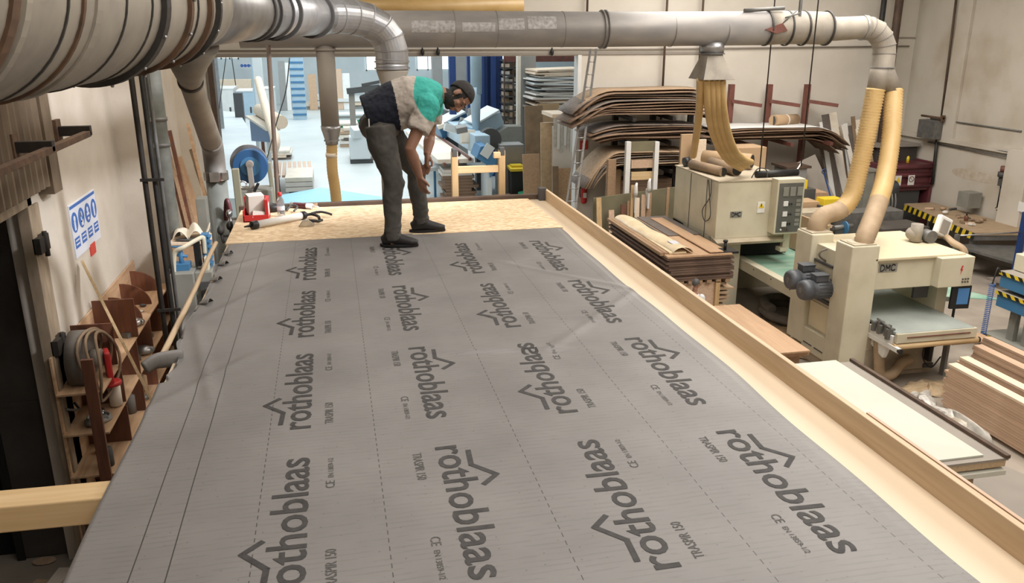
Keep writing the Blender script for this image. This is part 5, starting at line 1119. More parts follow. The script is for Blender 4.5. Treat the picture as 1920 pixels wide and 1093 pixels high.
# ---- bench with hazard edge, press, motor unit
def quadbox(P, z0, z1, b, m=0): return b.prism([(x, y, z0) for x, y in P], (0, 0, z1-z0), m)
bp = [(15.65, 20.1), (14.98, 16.62), (16.55, 16.3), (16.55, 20.1)]
t = thing('work_bench', (15.8, 18, 0), 'big dusty work bench with black and yellow striped edge by the right wall', 'bench')
b = MB(); quadbox(bp, .93, 1.0, b); ob('bench_top', b, 'hose_dust', t)
b = MB(); quadbox([(15.67, 20.0), (15.0, 16.64), (16.5, 16.35), (16.5, 20.0)], .80, .93, b); ob('bench_rim', b, 'steel_grey', t)
b = MB(); A = Vector((15.645, 20.1, 0)); Bq = Vector((14.975, 16.62, 0)); n = 26
for k in range(n):
    p, q = A.lerp(Bq, k/n), A.lerp(Bq, (k+1)/n); s_ = (q-p)*.5
    b.add([(p.x-.004, p.y, .82), (q.x-.004, q.y, .82), (q.x-.004+s_.x, q.y+s_.y, .99), (p.x-.004+s_.x, p.y+s_.y, .99)], [(0, 1, 2, 3)], k % 2)
ob('hazard_stripe', b, ['yellow', 'black'], t)
for x, y in ((15.15, 16.8), (16.4, 16.6), (15.85, 19.8), (16.4, 19.8)): b = MB(); b.box(x-.06, x+.06, y-.06, y+.06, 0, .80); ob('leg', b, 'steel_grey', t)
random.seed(31)
for k in range(16):
    u, v = random.random(), random.random()*.8+.1; x = 15.35+.75*u+.2*v; y = 17.0+2.6*v; b = MB(); mt = random.choice(['paper', 'beech', 'grey_dark', 'tube_brown', 'white', 'veneer_light'])
    if k % 3 == 0: b.tube([(x, y, 1.03), (x+.12, y+.05, 1.03), (x+.2, y-.03, 1.05)], .03, 8)
    elif k % 3 == 1: b.obox((x, y, 1.03), (.22, .12, .05), (.1, .1, random.random()*3))
    else: b.ball((x, y, 1.05), (.09, .07, .05), seg=8, rings=6)
    ob('bench_item', b, mt, label='small dusty rag, offcut or tool lying on the striped bench', cat='bench clutter', group='clutter on the striped bench')
t = thing('spray_bottle', (15.55, 17.6, 1.0), 'dark bottle standing among the clutter on the striped bench', 'bottle')
b = MB(); b.tube([(15.55, 17.6, 1.0), (15.55, 17.6, 1.16), (15.55, 17.6, 1.2)], [.05, .05, .02], 14); ob('bottle_body', b, 'mahogany', t); b = MB(); b.tube([(15.55, 17.6, 1.2), (15.55, 17.6, 1.26)], .02, 10); ob('cap', b, 'black', t)
b = MB(); b.prism([(14.6, 16.9, .62), (14.9, 14.6, .62), (16.3, 14.4, .62), (16.3, 16.3, .62)], (0, 0, .06)); b.box(14.9, 15.0, 14.9, 15.0, 0, .62); b.box(16.1, 16.2, 14.7, 14.8, 0, .62); b.box(14.75, 14.85, 16.5, 16.6, 0, .62); b.box(16.1, 16.2, 16.1, 16.2, 0, .62)
ob('steel_table', b, 'steel_grey', label='lower grey steel table in front of the striped bench', cat='table')
b = MB(); b.prism([(14.6, 15.6, .15), (14.8, 13.6, .15), (16.2, 13.6, .15), (16.2, 15.6, .15)], (0, 0, .05)); b.box(14.7, 14.8, 13.8, 15.4, 0, .15); b.box(16.0, 16.1, 13.8, 15.4, 0, .15); ob('low_platform', b, 'veneer_grey', label='low dusty board platform under the steel table', cat='platform')
for i, (x, y) in enumerate(((15.5, 15.5), (15.62, 15.6))): b = MB(); b.ball((x, y, .72), (.14, .10, .05), seg=10, rings=6); ob('rag', b, 'white', label=('left', 'right')[i]+' crumpled white rag on the grey steel table', cat='rag')
pp = AY(1916, 440, 14.8); pl_ = AY(1795, 442, 14.8); t = thing('rod_stand', (pp.x, 14.8, 0), 'dark blue post at the right edge holding a long thin metal rod', 'stand')
b = MB(); b.box(pp.x-.05, pp.x+.05, 14.75, 14.85, 0, pp.z+.5); ob('post', b, 'blue_deep', t); b = MB(); b.tube([pl_, (pp.x, 14.8, pl_.z)], .016, 8); ob('rod', b, 'galv', t); b = MB(); b.box(pl_.x-.04, pl_.x+.04, 14.76, 14.84, 0, pl_.z+.03); ob('left_stand', b, 'steel_grey', t)
t = thing('roller_press', (15.4, 20.8, 0), 'dark maroon roller press with two warning labels behind the striped bench', 'press')
x0, x1 = 14.95, 16.6; Yp = 20.4
b = MB(); b.box(x0, x1, Yp, Yp+.7, 1.3, 2.05); b.box(x0-.1, x0+.02, Yp-.05, Yp+.75, .2, 2.1); b.box(x1-.02, x1+.08, Yp-.05, Yp+.75, .2, 2.1); ob('press_body', b, 'maroon', t, bev=.02)
for z in (1.45, 1.75, 1.98): b = MB(); b.tube([(x0, Yp-.02, z), (x1, Yp-.02, z)], .07, 14); ob('roller', b, 'maroon', t)
for k, nm in enumerate(('yellow', 'steel_red')):
    x = x0+.45+.42*k; b = MB(); b.box(x, x+.20, Yp-.10, Yp-.09, 1.48, 1.76); ob('warning_label', b, 'white', t)
    b = MB()
    if k == 0: b.prism([(x+.02, Yp-.102, 1.57), (x+.18, Yp-.102, 1.57), (x+.10, Yp-.102, 1.73)], (0, -.003, 0))
    else: b.tube(arc((x+.10, Yp-.104, 1.65), .075, 0, 2*math.pi, 20, (1, 0, 0), (0, 0, 1)), .010, 6); b.beam((x+.05, Yp-.104, 1.70), (x+.15, Yp-.104, 1.60), .012, .01)
    ob('label_mark', b, nm, t)
b = MB(); b.box(x0+.1, x1-.2, Yp+.1, Yp+.6, 0, 1.3); ob('press_base', b, 'grey_dark', t)
t = thing('motor_unit', (14.4, 19.6, 0), 'grey motor block with pipes left of the maroon press', 'motor')
b = MB(); b.box(14.3, 14.75, 19.4, 19.8, 0, 1.1); ob('stand', b, 'machine_grey', t, bev=.01)
b = MB(); b.tube([(14.2, 19.5, 1.55), (14.8, 19.5, 1.55)], .24, 20); b.tube([(14.5, 19.5, 1.7), (14.5, 19.5, 2.0)], .12, 14); ob('motor_body', b, 'motor_grey', t)
for k in range(5): b = MB(); b.tube(spline([(14.3+.1*k, 19.3, 1.5), (14.28+.1*k, 19.2, 1.2), (14.35+.08*k, 19.25, .8)]), .025, 8); ob('pipe_bend', b, 'steel_grey', t)
b = MB(); b.box(13.9, 14.15, 19.5, 19.75, .9, 2.05); b.box(13.86, 14.2, 19.46, 19.8, 2.05, 2.12); ob('grey_column', b, 'machine_grey', label='pale grey machine column left of the motor block', cat='column')
b = MB(); b.box(13.86, 14.2, 19.46, 19.8, 0, .9); ob('column_base', b, 'machine_grey', label='plain grey base below the machine column', cat='base')
# white bucket etc. on the press
t = thing('bucket', (15.5, 20.7, 2.05), 'white bucket standing on the maroon press', 'bucket')
b = MB(); b.tube([(15.5, 20.75, 2.06), (15.5, 20.75, 2.36)], [.16, .19], 20); ob('bucket_body', b, 'white', t); b = MB(); b.tube(arc((15.5, 20.75, 2.34), .19, R(180), R(360), 12, (1, 0, 0), (0, -.3, 1)), .006, 6); ob('handle', b, 'grey_mid', t)
b = MB(); b.box(15.05, 15.5, 20.45, 20.55, 2.06, 2.12); ob('folded_cloth', b, 'felt_white', label='flat white cloth on the press in front of the bucket', cat='cloth')
b = MB(); b.tube([(15.95, 20.6, 2.06), (15.95, 20.6, 2.22), (15.95, 20.6, 2.26)], [.04, .04, .015], 12); ob('small_bottle', b, 'yellow', label='small yellowish bottle on the press right of the bucket', cat='bottle')
# grey box and black equipment in the corner
t = thing('junction_box', (16.4, 20.6, 2.9), 'grey metal junction box with a cable on top by the far right corner', 'electric box')
p = AX(1735, 232, RX-.25)
b = MB(); b.box(RX-.35, RX, 20.2, 20.9, 2.75, 3.25); ob('box_body', b, 'steel_grey', t, bev=.01)
b = MB(); b.tube([(RX-.2, 20.1, 3.34), (RX-.2, 21.0, 3.34)], .03, 8); b.box(RX-.25, RX-.15, 20.1, 20.16, 3.25, 3.42); ob('bus_bar', b, 'rust', t)
b = MB(); b.box(15.3, 16.6, 21.1, 21.9, 0, 2.45); ob('black_cabinet', b, 'door_dark', label='tall dark cabinet in the far right corner behind the right hose', cat='cabinet', bev=.01)
b = MB(); b.box(15.2, 16.6, 21.0, 21.9, 2.46, 2.54); ob('cabinet_shelf', b, 'grey_warm', label='dusty shelf board on top of the dark corner cabinet', cat='shelf')
b = MB(); b.prism([(15.35, 20.95, 1.6), (15.75, 20.95, 1.75), (15.70, 20.95, 2.05), (15.45, 20.95, 2.10), (15.3, 20.95, 1.95)], (0, .1, 0)); ob('blue_machine_part', b, 'blue_mid', label='small blue machine part in front of the dark corner cabinet', cat='machine part')
# hook thing on right wall
p = AX(1880, 330, RX-.12); t = thing('chain_hoist', (p.x, p.y, p.z-.6), 'small red and black chain hoist on the right wall post', 'hoist')
b = MB(); b.tube([(p.x, p.y, p.z+.10), (p.x, p.y, p.z+.25)], .08, 14); ob('red_cap', b, 'steel_red', t)
b = MB(); b.tube([(p.x, p.y, p.z+.10), (p.x, p.y, p.z-.02)], .12, 14); b.box(p.x-.06, p.x+.06, p.y-.06, p.y+.06, p.z-.25, p.z-.02); ob('body', b, 'grey_dark', t)
b = MB(); b.tube([(p.x, p.y, p.z-.25), (p.x, p.y, p.z-.8)], .018, 8); b.tube(arc((p.x, p.y, p.z-.84), .04, 0, 5, 10, (0, 1, 0), (0, 0, 1)), .012, 6); ob('chain', b, 'black', t)
p = AX(1915, 388, RX-.3); b = MB(); b.box(RX-.30, RX-.285, p.y-.1, p.y+.1, p.z-.12, p.z+.12); ob('wall_notice', b, 'white', label='small pale notice at the right picture edge on the wall post', cat='notice')
p = AX(1817, 372, 16.3); b = MB(); b.box(16.2, 16.6, p.y-.1, p.y+.3, p.z-.25, p.z+.15); ob('green_box', b, 'machine_grey', label='small dark green grey box behind the striped bench', cat='box')
# ================================================================ BACK WALL RACKS
pm('olive', (.20, .18, .11), (.16, .145, .09), .7, scale=3)
random.seed(3)
def sheet(cx0, cx1, y0, y1, z, th, sagL, sagR, mat, label, group, tilt=0, dz=0, k=0):
    n = 18
    def f(u, v):
        x = cx0+(cx1-cx0)*u
        s_ = sagL*max(0, 1-u/.28)**2 + sagR*max(0, (u-.75)/.25)**2
        return (x, y0+(y1-y0)*v+.02*math.sin(7*u+k), z - s_ + tilt*(u-.5) + .012*math.sin(5*u+k) + dz*v)
    b = MB(); b.grid(f, n, 3); return ob('veneer_sheet', b, mat, label=label, cat='sheet', group=group, solid=th)
def vstack(px0, px1, ptop, pbot, Y, dY, n, sagL, sagR, label, group, toplabel, topmat='veneer_light', mats=('veneer', 'veneer_grey', 'veneer')):
    z1 = AY((px0+px1)/2, ptop, Y).z; z0 = AY((px0+px1)/2, pbot, Y).z
    X0_, X1_ = AY(px0, (ptop+pbot)/2, Y).x, AY(px1, (ptop+pbot)/2, Y).x
    for k in range(n):
        z = z0+(z1-z0)*(k+.5)/n; j = random.uniform(-.30, .30)*(k < n-1)
        last = k == n-1
        sheet(X0_+j, X1_+random.uniform(-.1, .15), Y+random.uniform(-.22, .06), Y+dY, z, (z1-z0)/n*.42, sagL*(.75+.5*k/n), sagR, topmat if last else random.choice(mats), toplabel if last else label, None if last else group, k=k, tilt=random.uniform(-.035, .035)*(k < n-1), dz=random.uniform(-.02, .02))
vstack(1082, 1318, 165, 215, 20.3, 1.3, 10, .42, .03, 'curved veneer sheet in the top pile of the left rack', 'veneer in the top pile', 'light topmost veneer sheet of the highest pile, left of the hoses')
vstack(1112, 1318, 232, 262, 20.3, 1.3, 7, .14, .03, 'veneer sheet in the middle pile of the left rack', 'veneer in the middle pile', 'topmost veneer sheet of the middle pile, left of the hoses', 'veneer_grey')
vstack(1105, 1300, 283, 312, 20.2, 1.3, 7, .75, .03, 'drooping veneer sheet in the lower pile of the left rack', 'veneer in the lower pile', 'topmost drooping pinkish sheet of the lower pile', 'veneer_light', ('veneer_light', 'veneer_grey', 'veneer_light'))
vstack(1345, 1582, 236, 262, 20.4, 1.2, 8, .03, .42, 'brown veneer sheet in the right rack under the white one', 'veneer in the right rack', 'white topmost sheet drooping at its right end on the right rack', 'white', ('veneer', 'veneer_light', 'veneer'))
# rack uprights with arms, painted red brown
def rackpost(px, label, arms, ztop, par_g='rack uprights'):
    p = AY(px, 250, 21.6); t = thing('rack_post', (p.x, 21.6, 0), label, 'rack post', par_g)
    b = MB(); b.box(p.x-.07, p.x+.07, 21.5, 21.64, 0, ztop); ob('post', b, 'steel_red' if px > 1350 else 'steel_dark', t)
    for z in arms: b = MB(); b.beam((p.x+.0, 21.5, z), (p.x+.0, 20.1, z-.02), .09, .09); ob('arm', b, 'steel_red' if px > 1350 else 'steel_dark', t)
    if px > 1350:
        zz = AY(px, 193, 21.4).z; b = MB(); b.beam((p.x, 21.45, zz+.04), (p.x+.62, 20.95, zz-.05), .09, .09); ob('side_arm', b, 'steel_red', t)
    return t
z1_, z2_, z3_ = AY(1200, 217, 20.3).z, AY(1200, 264, 20.3).z, AY(1200, 315, 20.3).z
for i, px in enumerate((1152, 1222, 1292)): rackpost(px, ('left', 'middle', 'right')[i]+' dark upright of the left veneer rack', (z1_-.06, z2_-.06, z3_-.07), AY(px, 190, 21.6).z)
zr = AY(1460, 264, 20.4).z
for i, px in enumerate((1364, 1434, 1504)): rackpost(px, ('red upright with a side arm beside the yellow hoses', 'red upright with a side arm behind the dark rod', 'red upright with a side arm nearest the cardboard roll')[i], (zr-.06,), AY(px, 158, 21.6).z)
def piece(x0, y0, x1, y1, Y, d, mat, label, cat, name, **k):
    b = MB(); PB(b, x0, y0, x1, y1, Y, d); return ob(name, b, mat, label=label, cat=cat, bev=.004, **k)
def toground(x0, y0, x1, Y, d, mat, label, cat, name, **k):
    """upright thing standing on the floor whose head is at y0"""
    b = MB(); a = AY(x0, y0, Y); c = AY(x1, y0, Y); b.box(a.x, c.x, Y, Y+d, 0, a.z); return ob(name, b, mat, label=label, cat=cat, bev=.004, **k)
# dark stuff below the left rack
for i, (x0, y0, x1, mt) in enumerate(((1150, 318, 1165, 'cardboard'), (1165, 338, 1262, 'veneer'), (1262, 300, 1285, 'steel_dark'))):
    toground(x0, y0, x1, 20.6, .6, mt, ('upright cardboard strip under the left rack', 'dark brown boards stacked under the left rack', 'dark upright board by the cabinet under the left rack')[i], 'board', 'stored_board')
t = thing('white_post_pair', (7.3, 19.3, 0), 'pair of white posts joined by an olive board in front of the left rack', 'frame')
for x0, x1 in ((1175, 1184), (1229, 1237)): b = MB(); a = AY(x0, 266, 19.3); c = AY(x1, 266, 19.3); b.box(a.x, c.x, 19.3, 19.42, 0, a.z); ob('white_post', b, 'white', t, bev=.004)
b = MB(); PB(b, 1184, 265, 1229, 284, 19.34, .04); ob('olive_board', b, 'olive', t)
for (y0, y1, nm) in ((300, 315, 'a'), (322, 337, 'b')): b = MB(); PB(b, 1184, y0, 1229, y1, 19.4, .05); ob('cross_board', b, 'beech' if nm == 'a' else 'pine_x', t)
toground(1141, 300, 1156, 19.6, .15, 'beech_edge', 'brown wooden post left of the white posts', 'post', 'wooden_post')
# olive panel with leaning offcuts
b = MB(); a = AY(1110, 388, 18.6); c = AY(1265, 350, 18.9); b.prism([(a.x, 18.5, 0), (c.x+.15, 18.9, 0), (c.x+.15, 18.9, c.z), (a.x, 18.5, c.z-.12)], (0, .04, 0)); ob('olive_sheet', b, 'olive', label='large olive drab panel standing left of the cream cabinet', cat='panel')
offs = [(1120, 372, 1129, 'pine_z'), (1143, 395, 1153, 'beech'), (1166, 385, 1176, 'mahogany'), (1178, 378, 1186, 'beech_edge'), (1192, 372, 1201, 'light_wood'), (1205, 366, 1213, 'beech'), (1215, 362, 1224, 'beech_edge'), (1186, 348, 1191, 'pine_z'), (1253, 352, 1258, 'beech_edge')]
for i, (x0, y0, x1, mt) in enumerate(offs):
    b = MB(); a = AY(x0, y0, 18.3); c = AY(x1, y0, 18.3); w_ = c.x-a.x; b.beam(((a.x+c.x)/2-.02*i, 18.05, 0), ((a.x+c.x)/2, 18.38, a.z), w_, .04, up=(0, 1, 0)); ob('leaning_offcut', b, mt, label=('pale', 'brown', 'dark red', 'dull brown', 'light pink', 'reddish', 'brownish', 'thin yellow', 'slim dark')[i]+' wooden strip leaning against the olive panel, '+('far left', 'second', 'third', 'fourth', 'fifth', 'sixth', 'seventh', 'narrow middle one', 'far right')[i], cat='offcut')
for i, (x, y) in enumerate(((1192, 360), (1217, 352))):
    p = AY(x, y, 18.25); b = MB(); b.tube([p-Vector((0, 0, .1)), p, p+Vector((0, 0, .14)), p+Vector((.02, 0, .22))], [.045, .05, .04, .02], 12); b.box(p.x-.02, p.x+.02, p.y-.02, p.y+.16, p.z-.5, p.z-.05); ob('white_holder', b, 'white', label=('left', 'right')[i]+' small white plastic fitting above the leaning offcuts', cat='fitting')
# cardboard things
toground(1278, 252, 1312, 19.2, .08, 'cardboard', 'tall flat cardboard carton behind the leftmost yellow hose', 'carton', 'flat_carton')
toground(1300, 262, 1325, 18.9, .08, 'light_wood', 'narrow pale board standing behind the yellow hoses', 'board', 'pale_board')
b = MB(); a = AY(1363, 290, 18.6); b.box(a.x, a.x+1.05, 18.6, 19.3, 2.25, 2.92); ob('carton', b, 'cardboard', label='cardboard box behind the cream cabinet right of the hoses', cat='carton', bev=.01)
b = MB(); b.box(a.x-.1, a.x+1.3, 18.5, 19.5, 0, 2.24); ob('shelf_block', b, 'veneer_grey', label='stacked boards carrying the cardboard box behind the cabinet', cat='board stack')
t = thing('cardboard_roll', (11, 20.9, 3.5), 'cardboard roll with dark open end lying on the right rack', 'roll')
pa, pb_ = AY(1450, 226, 20.8), AY(1492, 224, 21.2); b = MB(); b.tube([pa, pb_], .15, 24); ob('roll_body', b, 'cardboard', t); b = MB(); b.tube([pa+Vector((-.004, 0, 0)), pa], .12, 20); ob('dark_mouth', b, 'grey_dark', t); b = MB(); m_ = pa.lerp(pb_, .5); b.tube([m_, m_+(pb_-pa)*.06], .153, 24); ob('paper_band', b, 'paper', t)
# leaning boards to the right of the rack
random.seed(17)
cols = ['veneer_grey', 'white', 'mdf_grey', 'paper', 'felt_white', 'beech_edge', 'veneer_light', 'paper', 'white', 'mdf_grey', 'tube_brown', 'felt_white', 'beech_edge', 'veneer_light']
for i in range(14):
    x = 1533+6.6*i+random.uniform(-2, 2); yt = 214+random.uniform(-8, 26)+(12 if i > 11 else 0)
    a = AY(x, yt, 21.5); b = MB(); b.beam((a.x+.35+random.uniform(-.1, .25), 20.6+random.uniform(-.2, .3), 0), a, random.uniform(.09, .24), .03, up=(0, 1, 0))
    ob('leaning_board', b, cols[i], label='board of the bundle leaning in the corner left of the thick hoses', cat='board', group='boards leaning beside the right rack')
b = MB(); b.beam((13.35, 19.3, 0), AY(1505, 300, 20.2), .75, .03, up=(0, 1, 0)); ob('leaning_sheet', b, 'grey_warm', label='wide pale grey panel leaning behind the shovel', cat='panel')
t = thing('shovel', (13, 19, 0), 'dark handled shovel leaning in front of the pale grey panel', 'shovel')
p0_, p1_ = AY(1545, 325, 19.6), AY(1562, 385, 19.1); d_ = (p1_-p0_).normalized(); q_ = p0_+d_*(p0_.z-.25)/(-d_.z)
b = MB(); b.tube([p0_, q_], .02, 8); ob('shaft', b, 'blue_deep', t); b = MB(); b.tube(arc(p0_+Vector((0, 0, .05)), .06, 0, 2*math.pi, 14, (1, 0, 0), (0, 0, 1)), .015, 8); ob('grip', b, 'blue_deep', t); b = MB(); b.obox(q_+Vector((0, 0, -.1)), (.2, .02, .26), (R(12), 0, 0)); ob('blade', b, 'steel_grey', t)
t = thing('dark_table', (12.3, 19.8, 0), 'dark topped white table behind the switch panel', 'table')
a = AY(1475, 313, 19.6); c = AY(1522, 313, 19.6); b = MB(); b.box(a.x, c.x, 19.6, 20.4, a.z-.06, a.z); ob('table_top', b, 'steel_brown', t); b = MB(); b.box(a.x+.05, c.x-.1, 19.65, 20.3, 0, a.z-.06); ob('table_body', b, 'grey_mid', t)
piece(1500, 338, 1514, 356, 18.2, .25, 'yellow', 'small yellow tool case behind the switch panel', 'tool case', 'tool_case')
b = MB(); a = AY(1497, 356, 18.1); c = AY(1530, 356, 18.1); b.box(a.x, c.x, 18.1, 18.8, 0, a.z); ob('grey_crate', b, 'grey_dark', label='dark crate under the small yellow tool case', cat='crate')
for i, (x0, y0, x1, Y, mt, lb) in enumerate(((1492, 380, 1536, 17.6, 'cardboard', 'brown carton right of the switch panel'), (1520, 362, 1552, 18.4, 'laminate', 'smaller wooden box behind the brown carton'), (1490, 400, 1560, 17.0, 'machine_dusty', 'cream low box with open top right of the switch panel'))):
    toground(x0, y0, x1, Y, .5, mt, lb, 'box', 'storage_box')
b = MB(); PB(b, 1545, 373, 1580, 388, 17.4, .35); ob('yellow_box', b, 'yellow', label='bright yellow box left of the thick hose bend', cat='box', bev=.01)
a = AY(1545, 388, 17.3); c = AY(1582, 388, 17.3); b = MB(); b.box(a.x, c.x, 17.3, 17.9, 0, a.z); ob('box_stand', b, 'grey_dark', label='dark stand below the bright yellow box', cat='stand')
b = MB(); b.box(9.75, 9.8, 14.7, 16.1, 1.06, 1.85); ob('brown_board', b, 'cardboard', label='brown cardboard panel standing beside the green conveyor belt', cat='panel')
toground(1536, 436, 1590, 15.2, .8, 'tube_brown', 'brown box behind the rear tower of the sander', 'box', 'storage_box')
t = thing('bench_vice', (12, 15.5, 1), 'blue grey clamp with round plate behind the sander towers', 'clamp')
p = AY(1575, 427, 15.0); b = MB(); b.tube([p-Vector((.15, 0, 0)), p+Vector((.35, .1, 0))], .05, 12); ob('spindle', b, 'steel_grey', t); b = MB(); b.tube([p+Vector((.10, 0, 0)), p+Vector((.13, 0, 0))], .13, 20); ob('disc', b, 'blue_mid', t); b = MB(); b.box(p.x-.1, p.x+.1, p.y, p.y+.2, 0, p.z-.04); ob('stand', b, 'grey_dark', t)
b = MB(); a = AY(1655, 430, 15.8); b.box(a.x, a.x+1.2, 15.8, 16.6, 0, a.z); ob('dark_bench', b, 'door_dark', label='dark low bench behind the sander top', cat='bench', bev=.01)
b = MB(); a = AY(1640, 395, 16.4); b.box(a.x-.6, a.x+1.0, 16.7, 17.2, 0, a.z-.1); ob('steel_rack', b, 'steel_grey', label='grey steel rack seen between and right of the thick hoses', cat='rack', bev=.01)
# ================================================================ LEFT SIDE, BETWEEN WALL AND MODULE
t = thing('compartment_shelf', (-2.65, 10, 0), 'long open wooden shelf unit with upright dividers along the left wall', 'shelf unit')
SXB, SXF = LX+.01, -2.43
b = MB(); b.box(SXB, SXB+.02, 8.45, 12.3, .3, 2.50); ob('back_panel', b, 'shelf_wood', t)
for z, x1 in ((2.10, SXF), (1.65, SXF), (1.17, SXF), (.70, SXF), (.22, SXF)):
    b = MB(); b.box(SXB+.02, x1, 8.4, 12.3, z, z+.022); ob('shelf_board', b, 'shelf_wood', t, bev=.002)
for y in (9.15, 9.95, 10.75, 11.5, 12.22):
    for z in (1.67, 1.19, .72, .24):
        if y > 12 and z < 1: continue
        b = MB(); b.box(SXB+.02, SXF+.005, y, y+.022, z, z+(.43 if z < 1.6 else .43)); ob('divider', b, 'mahogany', t, bev=.002)
b = MB(); b.box(SXF-.10, SXF+.01, 8.20, 8.24, .2, 2.55); ob('end_panel', b, 'mahogany', t, bev=.002)
for y, w_ in ((9.15, .42), (10.02, .46)):
    b = MB(); b.box(SXB+.02, SXB+.02+w_, y, y+.022, 2.12, 2.60); ob('tall_divider', b, 'mahogany', t, bev=.002)
for y in (10.72, 11.32, 11.95):
    c_ = Vector((SXB+.02, y, 2.122)); P = [c_] + [c_+Vector((.37*math.cos(a), 0, .30*math.sin(a))) for a in [R(90)*k/10 for k in range(11)]]
    b = MB(); b.prism(P, (0, .022, 0)); ob('rounded_divider', b, 'mahogany', t)
# contents of the shelf
random.seed(41)
def junk(x, y, z, name, mt, label, cat, kind, s=.08, rz=None, g=None):
    b = MB(); rz = random.uniform(0, 3) if rz is None else rz
    if kind == 'tube': d = Vector((math.cos(rz), math.sin(rz), 0))*s; b.tube([Vector((x, y, z+s*.35))-d, Vector((x, y, z+s*.35))+d], s*.34, 12); b.tube([Vector((x, y, z+s*.35))-d*.2, Vector((x, y, z+s*.35))+d*.2], s*.42, 12)
    elif kind == 'box': b.obox((x, y, z+s*.5), (s*1.6, s*1.1, s), (0, 0, rz)); b.obox((x, y, z+s), (s*1.2, s*.7, s*.1), (0, 0, rz))
    elif kind == 'coil':
        for q in range(3): b.tube([Vector((x, y, z+.012+.014*q)) + Vector((math.cos(a), math.sin(a), 0))*(s-.006*q) for a in [k*math.pi/10 for k in range(21)]], .010, 8, caps=False)
    elif kind == 'lump': b.ball((x, y, z+s*.45), (s, s*.8, s*.5), seg=9, rings=6); b.ball((x+s*.6, y+s*.5, z+s*.3), (s*.5, s*.5, s*.35), seg=8, rings=5); b.ball((x-s*.5, y+.3*s, z+s*.5), (s*.4, s*.4, s*.4), seg=7, rings=5)
    elif kind == 'can': b.tube([(x, y, z), (x, y, z+s*2), (x, y, z+s*2.2)], [s*.6, s*.6, s*.3], 16)
    return ob(name, b, mt, label=label, cat=cat, group=g)
# hose reel hanging over the near end
t = thing('cable_reel', (-2.5, 8.95, 2.1), 'dusty round reel with a big loop of cable on the near end of the shelf', 'reel')
b = MB(); b.tube([(-2.78, 8.8, 2.35), (-2.62, 8.8, 2.35)], .30, 32); ob('drum', b, 'hose_grey', t)
for k in range(3):
    cy, cz, rr_ = 8.8-.03*k, 2.33-.03*k, .34+.02*k; b = MB(); b.tube([Vector((-2.60+.07*k+.05*math.sin(a*2+k), cy+rr_*math.cos(a), cz+rr_*math.sin(a)*.95)) for a in [q*math.pi/16 for q in range(33)]], .016, 8, caps=False); ob('cable_loop', b, 'tube_brown', t)
b = MB(); b.tube([(-2.60, 8.8, 2.35), (-2.50, 8.8, 2.35)], .09, 16); ob('hub', b, 'grey_warm', t)
b = MB(); b.obox((-2.47, 8.86, 2.22), (.06, .20, .36), (0, 0, R(20))); b.tube([(-2.46, 8.86, 2.05), (-2.46, 8.86, 2.0)], .1, 14); ob('red_casing', b, 'red', label='red faded casing hanging inside the cable loop', cat='casing', bev=.02)
junk(-2.50, 9.05, 1.99-.3, 'white_bottle', 'felt_white', 'white dusty bottle on the shelf right of the cable loop', 'bottle', 'can', .11)
for i, (y, k_, m_, s_) in enumerate(((8.62, 'tube', 'steel_grey', .11), (8.72, 'coil', 'grey_mid', .12), (8.58, 'lump', 'galv_dusty', .09), (8.85, 'tube', 'chrome', .07))):
    junk(-2.60, y, 1.675, 'metal_part', m_, ('grey motor like part lying by the near end panel', 'coiled hose on the shelf below the cable reel', 'metal lump at the near end of the shelf', 'shiny metal rod part under the red casing')[i], 'metal part', k_, s_)
for i in range(9):
    y = 9.3+.28*i; junk(-2.62+random.uniform(-.1, .1), y, 1.675, 'tool', random.choice(['steel_grey', 'grey_dark', 'galv', 'hose_dust']), 'small dusty tool or metal part on the upper shelf', 'tool', random.choice(['tube', 'lump', 'box', 'coil']), random.uniform(.04, .08), g='metal parts on the upper shelf')
for i in range(9):
    y = 9.3+.24*i; junk(-2.60+random.uniform(-.1, .1), y, 2.125, 'metal_part', random.choice(['steel_grey', 'grey_dark', 'galv', 'machine_dusty']), 'small dusty metal piece on the top shelf between the dividers', 'metal part', random.choice(['tube', 'lump', 'box']), random.uniform(.03, .06), g='metal parts on the top shelf')
junk(-2.55, 10.42, 2.125, 'foil_bundle', 'chrome', 'crumpled shiny foil bundle on the shelf right of the tall divider', 'foil', 'lump', .12)
junk(-2.52, 10.62, 1.675, 'foil_bundle', 'galv', 'second crumpled foil bundle, lower than the first', 'foil', 'lump', .12)
for i in range(8):
    y = 8.6+.33*i; junk(-2.60+random.uniform(-.1, .1), y, 1.195, 'shelf_item', random.choice(['steel_grey', 'cardboard', 'grey_dark', 'hose_grey']), 'dusty box or part on the middle shelf', 'shelf item', random.choice(['tube', 'lump', 'box', 'can']), random.uniform(.06, .11), g='things on the middle shelf')
for i in range(6):
    y = 8.55+.3*i; junk(-2.58+random.uniform(-.1, .1), y, .725, 'shelf_item', random.choice(['steel_grey', 'cardboard', 'black', 'hose_grey']), 'dusty part on the lower shelf', 'shelf item', random.choice(['tube', 'lump', 'box', 'can']), random.uniform(.07, .12), g='things on the lower shelf')
junk(-2.25, 9.15, 1.02, 'green_bag', 'green', 'dusty dark green bag beside the shelf on the planks', 'bag', 'lump', .15)
# leaning batten
b = MB(); p = AX(155, 492, LX+.06); q = AX(293, 768, -1.95); d = (q-p).normalized(); q2 = p+d*((p.z-.0)/-d.z); b.beam(p, q2, .075, .03, up=(1, 0, 0)); ob('leaning_batten', b, 'batten', label='long brown batten leaning diagonally against the plaster wall below the sign', cat='batten', bev=.003)
